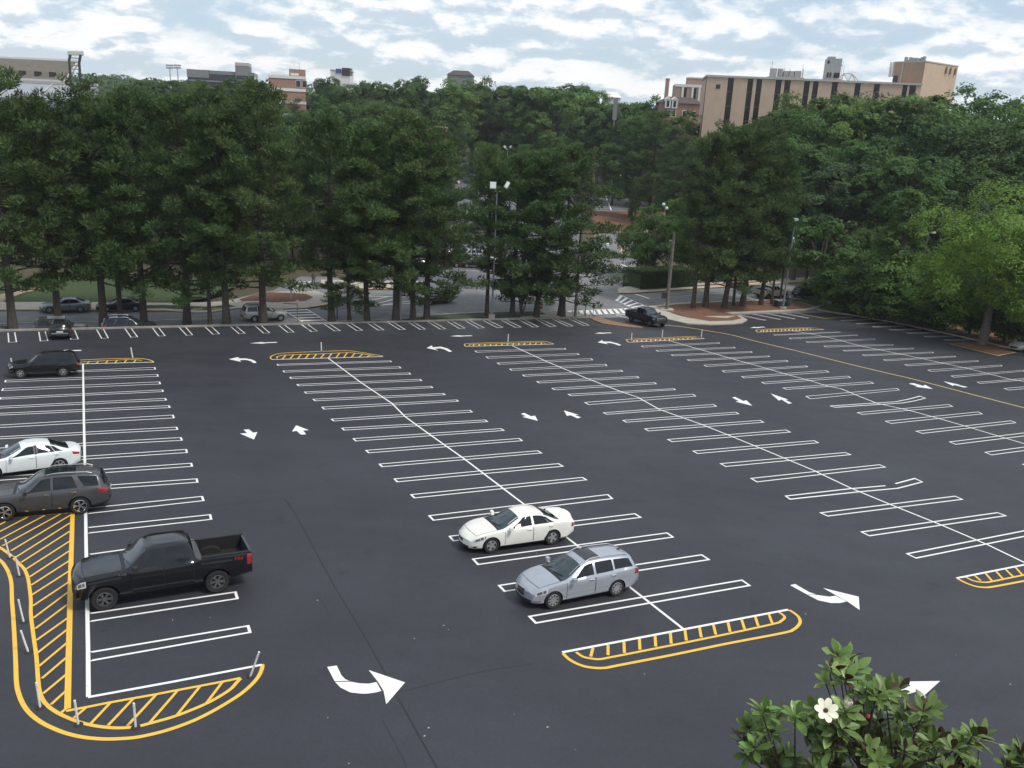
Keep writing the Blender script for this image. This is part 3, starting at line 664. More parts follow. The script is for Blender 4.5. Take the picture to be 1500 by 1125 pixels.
line('stop_line', k7([(280,768),(388,776)]), .5, M['white'], .03)['kind'] = 'structure'
px_poly('direction_arrow', k7([(295,780),(315,796),(300,796),(300,808),(286,808),(286,796),(275,796)]), M['white'], .03)['kind'] = 'structure'
for s_ in (((405,768),(405,880)),((432,825),(432,880)),((400,880),(450,878)),((412,770),(430,770))): line('street_line', k7(s_), .3, M['cream'], .03)['kind'] = 'structure'
for s_ in (((400,908),(445,906)),((400,940),(440,940)),((405,968),(470,990)),((425,770),(436,820))): line('street_line', k7(s_), .35, M['white'], .03)['kind'] = 'structure'
# ------------------------------------------------------------------ trees
M['bark_pine'] = material('pine bark', (0.075, 0.062, 0.052), 0.95, vary=0.4, scale=4.0, bump=1.0, bscale=9)
M['bark'] = material('grey bark', (0.11, 0.10, 0.085), 0.95, vary=0.35, scale=3.0, bump=0.8, bscale=10)
def leaf_mat(name, color, vary=0.35, scale=0.6, trans=0.28, rough=0.6, obj_vary=0.16, spec=0.3):
    return material(name, color, rough, vary=vary, scale=scale, trans=trans, obj_vary=obj_vary, spec=spec, detail=3.0)
M['pine'] = leaf_mat('pine needles', (0.080, 0.130, 0.042), 0.45, 0.45, trans=.34)
M['leaf'] = leaf_mat('dark broad leaves', (0.072, 0.135, 0.032), 0.42, 0.35, trans=.34)
M['leaf_mid'] = leaf_mat('mid green leaves', (0.105, 0.19, 0.040), 0.40, 0.35, trans=.34)
M['leaf_light'] = leaf_mat('yellow green leaves', (0.185, 0.285, 0.045), 0.35, 0.5, 0.35)
M['leaf_dull'] = leaf_mat('grey green twigs', (0.11, 0.12, 0.09), 0.35, 0.5)
M['hedge'] = leaf_mat('hedge leaves', (0.055, 0.095, 0.032), 0.35, 0.8)
def rnd_dir(rg):
    z_ = rg.uniform(-1, 1); a_ = rg.uniform(0, 2*math.pi); s_ = math.sqrt(1-z_*z_)
    return Vector((s_*math.cos(a_), s_*math.sin(a_), z_))
def blade(vs, fs, p, d, ln, w, rg):
    s_ = d.cross(rnd_dir(rg))
    if s_.length < 1e-3: return
    s_ = s_.normalized()*(w/2); k_ = len(vs); e_ = p + d*ln
    vs.append(p-s_); vs.append(p+s_); vs.append(e_)
    fs.append((k_, k_+1, k_+2))
def leafquad(vs, fs, p, nrm, sz, rg):
    t_ = nrm.cross(rnd_dir(rg))
    if t_.length < 1e-3: return
    t_ = t_.normalized(); b_ = nrm.cross(t_); k_ = len(vs)
    vs += [p - t_*sz*.5, p + b_*sz*.34 + nrm*sz*.05, p + t_*sz*.5, p - b_*sz*.34 + nrm*sz*.05]
    fs.append((k_, k_+1, k_+2, k_+3))
def pine_meshes(seed, h_=20.0, start=0.28, rad=4.3, nb=98, blades=64, top_round=0.52, gap=0.0):
    rg = random.Random(seed); tm = MB()
    bend = [Vector((rg.uniform(-.25, .25), rg.uniform(-.25, .25), 0)) for _ in range(3)]
    def axis(t_): return Vector((0, 0, h_*t_)) + bend[0]*math.sin(2*t_) + bend[1]*math.sin(5*t_)*.6
    tm.tube([axis(i/12) for i in range(13)], [0.30*(1-i/12)**0.8+0.03 + (0.10 if i == 0 else 0) for i in range(13)], 8)
    vs, fs = [], []
    for i in range(nb):
        t_ = start + (1-start)*((i+rg.random())/nb)
        if rg.random() < gap and t_ < 0.8: continue
        tt = (t_-start)/(1-start)
        prof = min(1.0, 0.66 + 1.6*tt) * (1-tt**2.4)**top_round + 0.10
        L_ = rad*prof*rg.uniform(0.48, 1.18)
        az = i*2.39996 + rg.uniform(-.5, .5)
        rise = rg.uniform(-.18, .38) + 0.65*tt**2
        d_ = Vector((math.cos(az), math.sin(az), rise)).normalized()
        o_ = axis(t_); tip = o_ + d_*L_
        side = Vector((-d_.y, d_.x, 0))
        tm.tube([o_, o_+d_*L_*.5+Vector((0, 0, -.06*L_)), tip], [0.07*(1-tt)+.025, .035, .012], 4, cap=False)
        nc = max(2, int(L_*1.05+rg.random()))
        for j in range(nc):
            f_ = 0.50 + 0.52*(j+rg.uniform(.2, .9))/nc
            c_ = o_ + d_*(L_*f_) + side*rg.uniform(-.34, .34)*L_*f_*.7 + Vector((0, 0, rg.uniform(-.25, .35)))
            cr_ = rg.uniform(.40, .72)*(1.0 if tt < .9 else .8)
            for _ in range(int(blades*(cr_/.55)**2)):
                of = rnd_dir(rg); of.z = of.z*.72+.16
                p_ = c_ + of*cr_*rg.uniform(.45, 1.0)
                dd = (of*1.0 + rnd_dir(rg)*.55 + Vector((0, 0, .45))).normalized()
                blade(vs, fs, p_, dd, rg.uniform(.24, .42), rg.uniform(.09, .15), rg)
            for _ in range(int(blades*.2)):        # stray needles along the bough
                blade(vs, fs, o_ + d_*(L_*rg.uniform(.3, .9)) + rnd_dir(rg)*.25, (rnd_dir(rg)+Vector((0, 0, .4))).normalized(), rg.uniform(.2, .36), .08, rg)
    for _ in range(14):
        c_ = axis(0.97) + rnd_dir(rg)*.5
        for _ in range(14): blade(vs, fs, c_, (rnd_dir(rg)+Vector((0, 0, .6))).normalized(), rg.uniform(.3, .5), .09, rg)
    return mesh('pine_crown', vs, fs), mesh('pine_trunk', tm.v, tm.f), h_
def broad_meshes(seed, h_=16.0, rad=5.0, base=0.18, lobes=26, leaves=25000, leaf=0.25, squash=1.0, cone=0.0, trunk_r=0.34, trunks=1):
    rg = random.Random(seed); tm = MB()
    zc = h_*(base+1)/2; rz = h_*(1-base)/2
    for k_ in range(trunks):
        lean = Vector((rg.uniform(-1, 1), rg.uniform(-1, 1), 0))*(0.2 if trunks == 1 else 1.0)
        r_ = trunk_r if trunks == 1 else trunk_r*.55
        tm.tube([Vector((0, 0, 0))+lean*.15, Vector((0, 0, h_*.2))+lean*.4, Vector((0, 0, h_*.45))+lean*.8, Vector((0, 0, h_*.75))+lean], [r_*1.25, r_*.85, r_*.6, r_*.15], 8)
    L_ = []
    for i in range(lobes):
        d_ = rnd_dir(rg); d_.z = d_.z*0.9 + 0.15
        d_.normalize(); rr = rg.uniform(.50, .86)
        zz = zc + d_.z*rz*rr
        wid = rad*(1 - cone*max(0.0, (zz-h_*base)/(h_*(1-base))))
        c_ = Vector((d_.x*wid*rr, d_.y*wid*rr, zz)); s_ = rg.uniform(.20, .38)*rad*(1-.45*cone*max(0.0, (zz-h_*base)/(h_*(1-base))))
        L_.append((c_, s_))
        if i % 2 == 0: tm.tube([Vector((0, 0, h_*rg.uniform(.22, .5))), c_*0.5+Vector((0, 0, zc*.45)), c_], [.11, .07, .02], 4, cap=False)
    vs, fs = [], []
    tot = sum(s_*s_ for _, s_ in L_)
    for c_, s_ in L_:
        sub = [(rnd_dir(rg)+Vector((0, 0, .35))).normalized() for _ in range(13)]
        nl = int(leaves*s_*s_/tot)
        for j in range(nl):
            d_ = (sub[j % 13] + rnd_dir(rg)*.42).normalized()
            rr = s_*(1.0 + .22*math.sin(j % 13 * 2.1))*rg.uniform(.74, 1.06)
            p_ = c_ + Vector((d_.x*rr, d_.y*rr, d_.z*rr*.8*squash))
            n_ = (d_ + rnd_dir(rg)*.75 + Vector((0, 0, .35))).normalized()
            leafquad(vs, fs, p_, n_, leaf*rg.uniform(.7, 1.3), rg)
    return mesh('leafy_crown', vs, fs), mesh('leafy_trunk', tm.v, tm.f), h_
PINES = [pine_meshes(11, start=.20), pine_meshes(12, start=.16, rad=4.8), pine_meshes(13, start=.27, rad=4.0, gap=.12), pine_meshes(14, start=.22, rad=4.1, nb=96), pine_meshes(15, start=.13, rad=5.0, nb=116, gap=.10), pine_meshes(16, start=.10, rad=5.0, nb=110, gap=.16)]
BROADS = [broad_meshes(21), broad_meshes(22, rad=5.6, lobes=30), broad_meshes(23, rad=4.4, lobes=22), broad_meshes(24, rad=5.0, lobes=34, base=.12), broad_meshes(25, rad=4.8, lobes=24, base=.25)]
ROUND = broad_meshes(31, h_=10, rad=4.6, base=.08, lobes=46, leaves=26000, leaf=.21)
CONE = broad_meshes(32, h_=18, rad=4.4, base=.05, lobes=60, leaves=26000, leaf=.22, cone=.85)
BUSH = broad_meshes(33, h_=6, rad=3.6, base=.0, lobes=40, leaves=20000, leaf=.18, trunk_r=.12)
BIG = broad_meshes(34, h_=17, rad=7.6, base=.05, lobes=50, leaves=60000, leaf=.22, trunk_r=.36)
MULTI = broad_meshes(35, h_=5.5, rad=2.6, base=.34, lobes=22, leaves=5000, leaf=.22, trunk_r=.16, trunks=4)
SPARSE = broad_meshes(36, h_=16, rad=5.0, base=.15, lobes=34, leaves=5200, leaf=.26)
_mcache = {}
def with_mat(me, mat):
    key = (me.name, mat.name)
    if key not in _mcache:
        c_ = me if len(me.materials) == 0 else me.copy()
        if len(c_.materials): c_.materials.clear()
        c_.materials.append(mat); _mcache[key] = c_
    return _mcache[key]
TREES = 0
def tree(name, kind, loc, height, width=1.0, label=None, mat=None, bark=None, group=None, rz=None, cat='tree'):
    """a tree > trunk, crown, standing at loc; width is a factor on the crown's breadth"""
    global TREES; TREES += 1
    crown, trunk, h_ = kind; s_ = height/h_
    t_ = thing(name, label, cat, loc, rz if rz is not None else random.Random(TREES*7+1).uniform(0, 6.28), group)
    t_.scale = (s_*width, s_*width, s_)
    pn = kind in PINES
    c_ = link('crown', with_mat(crown, mat or M['pine' if pn else 'leaf']), None, t_)
    k_ = link('trunk', with_mat(trunk, bark or M['bark_pine' if pn else 'bark']), None, t_)
    return t_
def tree_px(name, kind, bx, by, top, width=1.0, **kw):
    """stands at the ground pixel (bx, by) and reaches up to the pixel row top"""
    p_ = at(bx, by); q_ = p_
    # height of the point above p_ that shows at row top
    lo, hi = 0.0, 80.0
    for _ in range(40):
        mid = (lo+hi)/2; w_ = p_ + Vector((0, 0, mid)) - CAM
        row = CY - F_PX*w_.dot(CU)/w_.dot(_f)
        if row > top: lo = mid
        else: hi = mid
    return tree(name, kind, p_ - Vector((0, 0, .1)), lo+.1, width, **kw)
def tree_d(name, kind, px, depth, top, width=1.0, **kw):
    """stands in the direction of column px at world depth y and reaches up to pixel row top"""
    w_ = at_depth(px, top, depth)
    z_ = terrain(w_.x, w_.y)
    return tree(name, kind, Vector((w_.x, w_.y, z_-.2)), max(3.0, w_.z - z_ + .2), width, **kw)
# the row of pines on the lot's far edge: trunk foot and top as seen
FRONT = [(19,484,114,1,1.05,'thick-trunked pine at the left end of the row, left of the dark hatchback'),
 (86,478,148,3,1.0,'pine directly behind the dark hatchback parked at the kerb'),
 (152,478,128,0,1.0,'pine at the left front corner of the dark blue suv parked on the street'),
 (178,477,158,2,.8,'thin pine in front of the middle of the dark blue suv on the street'),
 (211,476,142,1,.95,'pine at the nose of the dark blue suv on the street'),
 (274,475.3,150,4,1.05,'stout pine standing midway between the dark blue suv and the silver suv'),
 (308,474.6,190,2,.7,'slim pine just right of the stout pine, left of the silver suv'),
 (332,473.8,140,3,1.0,'pine a little left of the tail of the silver suv on the street'),
 (386,472.6,132,1,1.05,'pine whose trunk crosses the middle of the silver suv'),
 (486,469.6,176,2,1.05,'bare-trunked pine just right of the crosswalk bars on the street'),
 (512,469.4,330,4,1.3,'small short pine between the bare-trunked pine and the leaning pine'),
 (538,469.3,188,3,.95,'pine with a trunk leaning to the right, in front of the hatched street lines'),
 (580,468.6,172,1,1.1,'pine standing right beside the grey steel pole left of the brown sedan'),
 (605,468,215,2,1.0,'thin black-stemmed pine left of the brown sedan'),
 (625,468,192,5,1.1,'thick pine hiding the hood of the brown sedan on the street'),
 (713,462.0,222,2,.80,'pine directly left of the tall floodlight pole'),
 (750,462.6,232,5,1.0,'pine in the grass between the floodlight pole and the many-stemmed tree'),
 (785,464.2,228,4,1.2,'pine beside the small red and white street sign'),
 (822,463.2,220,5,1.35,'full low-branched pine at the right end of the row by the driveway')]
for bx, by, tp, kd, wd, lb in FRONT:
    tree_px('pine_tree', PINES[kd], bx, by, tp, wd, label=lb, group='pines along the far edge of the lot')
tree_px('crepe_myrtle', MULTI, 764, 462.5, 395, 1.25, label='small dark tree with several splayed stems in the grass verge', mat=M['hedge'], bark=M['bark'])
RIGHT = [(1015,452.5,205,2,.9,'slender pine at the left end of the mulch island by the bare pole'),(1033,451,190,0,1.0,'second pine from the thick bare pole on the mulch island'),(1060,452.5,196,4,1.0,'thick-trunked pine in the middle of the mulch island'),
 (1074,448,250,3,.7,'thin short pine behind two thick trunks on the mulch island'),(1087,450,186,1,1.05,'stout pine on the mulch island left of the beige pickup'),(1114,448,205,0,.85,'pine whose trunk crosses the bed of the beige pickup'),(1130,446.5,225,3,.55,'pine between the beige pickup and the green utility box')]
for bx, by, tp, kd, wd, lb in RIGHT:
    tree_px('pine_tree', PINES[kd], bx, by, tp, wd, label=lb, group='pines on the mulch island')
tree_px('small_tree', MULTI, 1193, 442.5, 318, 1.05, label='small dark tree on the grass patch in front of the dark suv', mat=M['leaf'])
tree_px('shade_tree', BIG, 1439, 505, 283, 1.3, label='broad yellow-green shade tree in the bed beside the lot at the right', mat=M['leaf_light'], rz=.6)
tree_px('cypress_tree', CONE, 1302, 470, 262, 1.25, label='tall pointed mid-green tree left behind the yellow-green shade tree', mat=M['leaf_mid'])
# shrubs along the right side of the lot
for i, (bx, by, tp, wd) in enumerate([(1228,454,388,1.35),(1262,460,372,1.4),(1292,466,382,1.4),(1322,472,378,1.4),(1350,478,400,1.4),(1382,484,412,1.4),(1420,489,420,1.3),(1470,500,430,1.3),(1512,507,445,1.25),(1262,442,360,1.3),(1320,450,365,1.3)]):
    tree_px('shrub', BUSH, bx, by, tp, wd, label=['tall shrub at the far corner of the lot, left end of the hedge row','tall shrub second from the far corner in the hedge row','middle shrub of the hedge row left of the pointed tree','shrub in front of the pointed tree in the hedge row','shrub just right of the pointed tree trunk','shrub left of the yellow-green tree trunk','low dark shrub directly behind the yellow-green tree trunk','shrub right of the yellow-green tree by the silver car','shrub at the right edge behind the silver car','high shrub at the back of the hedge row behind its left end','high shrub at the back of the hedge row beside the pointed tree'][i], mat=M['leaf'] if i % 3 else M['leaf_mid'], group='shrubs along the right side of the lot', cat='shrub')
tree_d('round_tree', ROUND, 966, 138, 303, 1.12, label='round dense dark tree above the clipped hedge by the side road', mat=M['leaf'])
for px, d_, tp, lb in ((1005,172,283,'bright green bushy tree just behind the round dense tree, right of the two globe lamps'),(955,185,296,'low green bushy tree behind the left shoulder of the round dense tree')):
    tree_d('bushy_tree', BROADS[3], px, d_, tp, 1.1, label=lb, mat=M['leaf_mid'])
BG = 0
def wood(px, depth, top, kind, width, mat, label, group, name='broadleaf_tree'):
    return tree_d(name, kind, px, depth, top, width, label=label, mat=mat, group=group)
rg = random.Random(5)
# skyline of the woods, column by column (photo pixels)
SKY = [(-80,112),(0,110),(30,114),(60,124),(82,132),(100,136),(118,140),(140,132),(152,114),(200,106),(250,108),(290,106),(315,98),(340,109),(385,112),(396,124),(445,126),(450,113),(480,108),(520,104),(560,112),(580,108),(600,103),(630,99),(660,104),(690,107),(715,98),(740,108),(760,111),(800,112),(850,110),(880,113),(905,130),(920,136),(940,128),(962,127),(985,140),(1005,150),(1020,160),(1060,178),(1100,160),(1130,130),(1165,134),(1200,142),(1230,130),(1260,132),(1290,127),(1320,128),(1345,109),(1370,106),(1400,104),(1430,104),(1450,112),(1470,121),(1500,117),(1600,115)]
def skyrow(x):
    for i in range(len(SKY)-1):
        if SKY[i][0] <= x <= SKY[i+1][0]:
            t_ = (x-SKY[i][0])/(SKY[i+1][0]-SKY[i][0]); return SKY[i][1]*(1-t_)+SKY[i+1][1]*t_
    return 115
mats = [M['leaf'], M['leaf'], M['leaf'], M['leaf_mid']]
LAND = [(30, 'the stadium'), (110, 'the floodlight gantry'), (256, 'the two floodlight masts'), (345, 'the grey glass building'), (420, 'the red brick building'), (498, 'the blue-panelled rooftop'), (630, 'the low terracotta building'), (675, 'the dark hipped roof'), (728, 'the tall floodlight pole'), (899, 'the grey shrouded mast'), (985, 'the dormer house'), (1036, "the tan building's left corner"), (1155, 'the roof chillers'), (1226, 'the cooling tower'), (1356, 'the penthouse'), (1439, 'the yellow-green tree')]
ORD = ['first', 'second', 'third', 'fourth', 'fifth', 'sixth', 'seventh', 'eighth', 'ninth', 'tenth']
def band(x0, x1, step, depth, dj, drop, dropj, kinds, lab, grp, wd=(1.0, 1.25), mm=None, name='broadleaf_tree', skip=(), row='row'):
    x = x0; made = []
    while x < x1:
        px = x + rg.uniform(-.35, .35)*step; d_ = depth + rg.uniform(-dj, dj); tp = max(skyrow(px-12), skyrow(px), skyrow(px+12)) + drop + rg.uniform(0, dropj)
        x += step
        if any(a_ <= px <= b_ for a_, b_ in skip): continue
        k_ = rg.choice(kinds); mt_ = rg.choice(mm or mats)
        made.append((px, wood(px, d_, tp, k_, rg.uniform(*wd), mt_, lab, grp, name)))
    use = {}
    for px, o in made:
        lx, ln = min(LAND, key=lambda q: abs(q[0]-px)); use.setdefault((ln, px < lx), []).append((abs(px-lx), o))
    for (ln, lf_), L_ in use.items():
        for i, (_, o) in enumerate(sorted(L_, key=lambda q: q[0])):
            o['label'] = (ORD[i] + ' ' if len(L_) > 1 else '') + lab + (' left of ' if lf_ else ' right of ') + ln
# beyond the street on the left, then the woods behind
band(-60, 470, 42, 128, 8, 38, 40, PINES[:5], 'pine of the second row across the street', 'pines across the street on the left', (.9, 1.15), [M['pine']], 'pine_tree')
band(-40, 460, 60, 165, 14, 22, 35, BROADS, 'broadleaf tree behind the street pines', 'woods behind the street pines')
band(-20, 600, 44, 235, 22, 12, 26, BROADS, 'leafy tree of the middle woods', 'middle woods on the left', (1.0, 1.3), None, 'broadleaf_tree', ((30, 70),))
band(120, 900, 30, 330, 25, 0, 8, BROADS, 'skyline tree', 'trees of the far skyline', (1.0, 1.3))
band(560, 905, 36, 372, 14, 10, 30, BROADS, 'dark slope tree behind the far car park', 'trees on the slope behind the far car park', (1.1, 1.4))
band(590, 905, 40, 348, 8, 45, 25, BROADS, 'tree edging the far car park', 'trees at the edge of the far car park', (1.1, 1.4), [M['leaf'], M['leaf'], M['hedge']])
band(455, 600, 34, 190, 14, 45, 30, BROADS, 'light green tree', 'light green trees left of the far car park', (1., 1.2), [M['leaf_mid']])
band(430, 600, 36, 140, 6, 110, 60, PINES[:5]+BROADS[:2], 'dark tree behind the street crossing', 'trees across the street behind the crossing', (1., 1.15), [M['pine'], M['leaf']])
band(900, 1030, 30, 330, 15, 6, 16, BROADS, 'tree of the dormer house garden', 'trees around the house with dormers', (1.0, 1.2), [M['leaf'], M['leaf_mid']])
band(700, 880, 44, 300, 10, 80, 40, BROADS, 'tree inside the far car park', 'trees in the far car park', (1., 1.2))
for px, d_, tp, kd, wd, lb in ((652,150,255,2,1.0,'pine behind the gap left of the tall floodlight pole'),(700,215,228,3,1.0,'distant pine just left of the tall floodlight pole'),(768,215,215,4,1.1,'distant broad pine right of the forked floodlight pole'),(935,232,176,0,1.15,'pine with a bare lower trunk on the red mulch bank, left one'),(965,228,168,4,1.2,'wide pine standing over the white car of the far car park'),(905,262,186,1,1.0,'distant pine under the grey shrouded mast'),(990,215,190,2,1.0,'pine in front of the dormer house, nearer the tan building'),(1004,190,205,0,1.2,'pine just left of the pine group on the mulch island, behind it'),(930,195,270,2,.5,'small thin pine at the left edge of the mulch bank'),
        (612,185,190,1,1.15,'pine hiding the left part of the low terracotta building'),(648,190,200,4,1.0,'pine hiding the right end of the low terracotta building'),(580,175,172,0,1.2,'pine left of the low terracotta building'),(672,290,190,0,1.0,'distant pine right of the low terracotta building')):
    wood(px, d_, tp, PINES[kd], wd, M['pine'], lb, 'pines beside the far car park', 'pine_tree')
for px, d_, tp, wd, mt, lb in ((1168,208,130,1.05,'leaf_mid','tree rising to the roof line below the roof chillers'),(1238,210,131,1.2,'leaf','tree rising to the roof line below the cooling tower'),(1290,212,127,1.2,'leaf_mid','tree covering the roof edge between cooling tower and penthouse'),(1195,206,146,1.2,'leaf','tree covering the wall between chillers and cooling tower'),(945,262,160,1.35,'leaf_mid','broad light green tree below the dormer house, left of it'),(1008,258,158,1.2,'leaf_mid','light green tree against the tan building corner, below the dormers'),(912,285,147,1.0,'leaf','dark tree just right of the grey shrouded mast'),(882,290,148,1.1,'leaf','dark tree just left of the grey shrouded mast, below the pale roof'),(958,300,136,1.0,'leaf','dark tree between the pale roof and the dormer house'),(1030,236,198,.9,'leaf_mid','green tree at the foot of the tan building corner'),(925,310,140,1.0,'leaf','tree right of the pale roof corner')):
    wood(px, d_, tp, BROADS[int(px) % 5], wd, M[mt], lb, None)
for i, (px, d_, tp) in enumerate(((-10,118,392),(40,122,388),(95,126,394),(150,124,385),(205,128,392),(262,130,388),(318,130,396),(470,150,380),(520,152,384),(570,156,380))):
    tree_d('shrub', BUSH, px, d_, tp, 1.5, label=('first second third fourth fifth sixth seventh'.split()[i]+' dense shrub from the left beyond the lawn across the street') if i < 7 else ('left middle right'.split()[i-7]+' dense shrub beyond the wide crossing, left of the brown sedan'), mat=M['hedge'] if i % 2 else M['leaf'], group='shrubs beyond the street', cat='shrub')
# the right-hand woods
band(1050, 1520, 46, 205, 12, 0, 16, BROADS, 'broad tree in front of the tan building', 'trees in front of the tan building', (1.05, 1.3), [M['leaf'], M['leaf_mid'], M['leaf_mid']], 'broadleaf_tree', ((1040, 1118),))
band(1110, 1520, 50, 172, 10, 42, 28, BROADS, 'dark tree of the middle right row', 'middle row of trees on the right', (1.1, 1.3), [M['leaf']])
band(1140, 1520, 54, 150, 8, 95, 36, BROADS, 'dark tree of the lower right row', 'lower row of trees on the right', (1.1, 1.3), [M['leaf'], M['leaf'], M['hedge']])
band(1190, 1520, 58, 134, 5, 165, 36, BROADS, 'dark tree just behind the hedge row', 'trees behind the hedge row', (1.05, 1.25), [M['leaf'], M['hedge']])
wood(1072, 190, 186, SPARSE, 1.0, M['leaf_dull'], 'thin sparsely leaved tree in front of the tan wall with dark window strips', None)
wood(1300, 222, 124, SPARSE, 1.0, M['leaf_dull'], 'grey-twigged bare tree below the penthouse of the tan building', None)
# the distant woods on the horizon read as one mass
def far_woods():
    r2 = random.Random(9); vs, fs = [], []
    for i in range(1300):
        px = r2.uniform(-200, 1700); d_ = r2.uniform(640, 1000); w_ = at_depth(px, 150, d_); x_ = w_.x
        gz = terrain(x_, d_); s_ = r2.uniform(6, 11); c_ = Vector((x_, d_, gz + r2.uniform(-2, 12)))
        for _ in range(60):
            n_ = rnd_dir(r2); n_.z = abs(n_.z)*.9+.05
            leafquad(vs, fs, c_ + Vector((n_.x*s_, n_.y*s_, n_.z*s_*.75)), (n_+rnd_dir(r2)*.5).normalized(), r2.uniform(2.2, 4.0), r2)
    tag(link('distant_woods', mesh('distant_woods', vs, fs), M['leaf']), 'wooded hills along the horizon, hazy green', kind='stuff')
far_woods()
# clipped hedge
def hedge(name, p0, p1, w_, hh, label):
    r2 = random.Random(4); vs, fs = [], []; mb = MB()
    a_, b_ = p0, p1; d_ = b_-a_; L_ = d_.length; u_ = d_.normalized(); s_ = Vector((-u_.y, u_.x, 0))
    for _ in range(16000):
        f_ = r2.random(); face = r2.random(); ed = r2.uniform(-1, 1)
        if face < .5: p_ = a_+d_*f_+s_*(w_/2*ed)+Vector((0, 0, hh)); n_ = Vector((0, 0, 1))
        else:
            sg = 1 if r2.random() < .4 else -1; p_ = a_+d_*f_+s_*(w_/2*sg)+Vector((0, 0, hh*r2.random())); n_ = s_*sg
        leafquad(vs, fs, p_+rnd_dir(r2)*.12, (n_+rnd_dir(r2)*.7).normalized(), r2.uniform(.12, .26), r2)
    mb.box((a_+b_)/2+Vector((0, 0, hh/2-.1)), (L_-.2, w_-.3, hh-.2), math.atan2(u_.y, u_.x))
    t_ = thing(name, label, 'hedge'); link('foliage', mesh('hedge_foliage', vs, fs), M['hedge'], t_); mb.build('branches', M['hedge'], t_)
hedge('clipped_hedge', at(924,421), at(1006,417), 4.0, 2.6, 'long clipped dark hedge under the round dense tree by the street')
# ------------------------------------------------------------------ vehicles
def car_paint(name, color, metal=0.0, rough=0.28, coat=0.35):
    return material(name, color, rough, metal=metal, coat=coat, spec=0.4, vary=0.05, scale=3.0)
M['glass'] = material('tinted car glass', (0.010, 0.013, 0.016), 0.05, spec=0.45)
M['glass_light'] = material('clear windscreen glass', (0.022, 0.038, 0.045), 0.05, spec=0.75)
M['tyre'] = material('tyre rubber', (0.014, 0.014, 0.015), 0.85, bump=0.4, bscale=60)
M['trim'] = material('black plastic trim', (0.016, 0.016, 0.017), 0.6)
M['gap'] = material('shut line', (0.006, 0.006, 0.006), 0.9)
M['chrome'] = material('chrome', (0.75, 0.75, 0.76), 0.16, metal=1.0)
M['alloy'] = material('silver alloy', (0.52, 0.53, 0.54), 0.3, metal=0.85)
M['alloy_dark'] = material('grey alloy', (0.17, 0.175, 0.18), 0.35, metal=0.7)
M['well'] = material('wheel arch liner', (0.008, 0.008, 0.009), 0.95)
M['lamp'] = material('headlamp lens', (0.62, 0.64, 0.66), 0.1, spec=0.8, coat=0.6)
M['bowl'] = material('lamp reflector bowl', (0.11, 0.115, 0.12), 0.12, spec=0.8, coat=0.6)
M['tail'] = material('red tail lamp lens', (0.33, 0.012, 0.02), 0.15, spec=0.7, coat=0.6)
M['amber'] = material('amber lens', (0.55, 0.15, 0.03), 0.15, coat=0.5)
M['plate'] = material('number plate', (0.62, 0.64, 0.62), 0.5)
M['badge_red'] = material('red decal', (0.42, 0.02, 0.03), 0.5)
M['bedliner'] = material('black bed liner', (0.011, 0.011, 0.012), 0.8, bump=0.4, bscale=50)
def pchip(tab):
    xs = [p[0] for p in tab]; ys = [p[1] for p in tab]; n_ = len(xs)
    hh = [xs[i+1]-xs[i] for i in range(n_-1)]; dl = [(ys[i+1]-ys[i])/hh[i] for i in range(n_-1)]
    ms = [dl[0]] + [0 if dl[i-1]*dl[i] <= 0 else 2*dl[i-1]*dl[i]/(dl[i-1]+dl[i]) for i in range(1, n_-1)] + [dl[-1]]
    def f(x):
        if x <= xs[0]: return ys[0]
        if x >= xs[-1]: return ys[-1]
        i = max(j for j in range(n_-1) if xs[j] <= x)
        t_ = (x-xs[i])/hh[i]; t2, t3 = t_*t_, t_**3
        return ys[i]*(2*t3-3*t2+1)+hh[i]*ms[i]*(t3-2*t2+t_)+ys[i+1]*(-2*t3+3*t2)+hh[i]*ms[i+1]*(t3-t2)
    return f
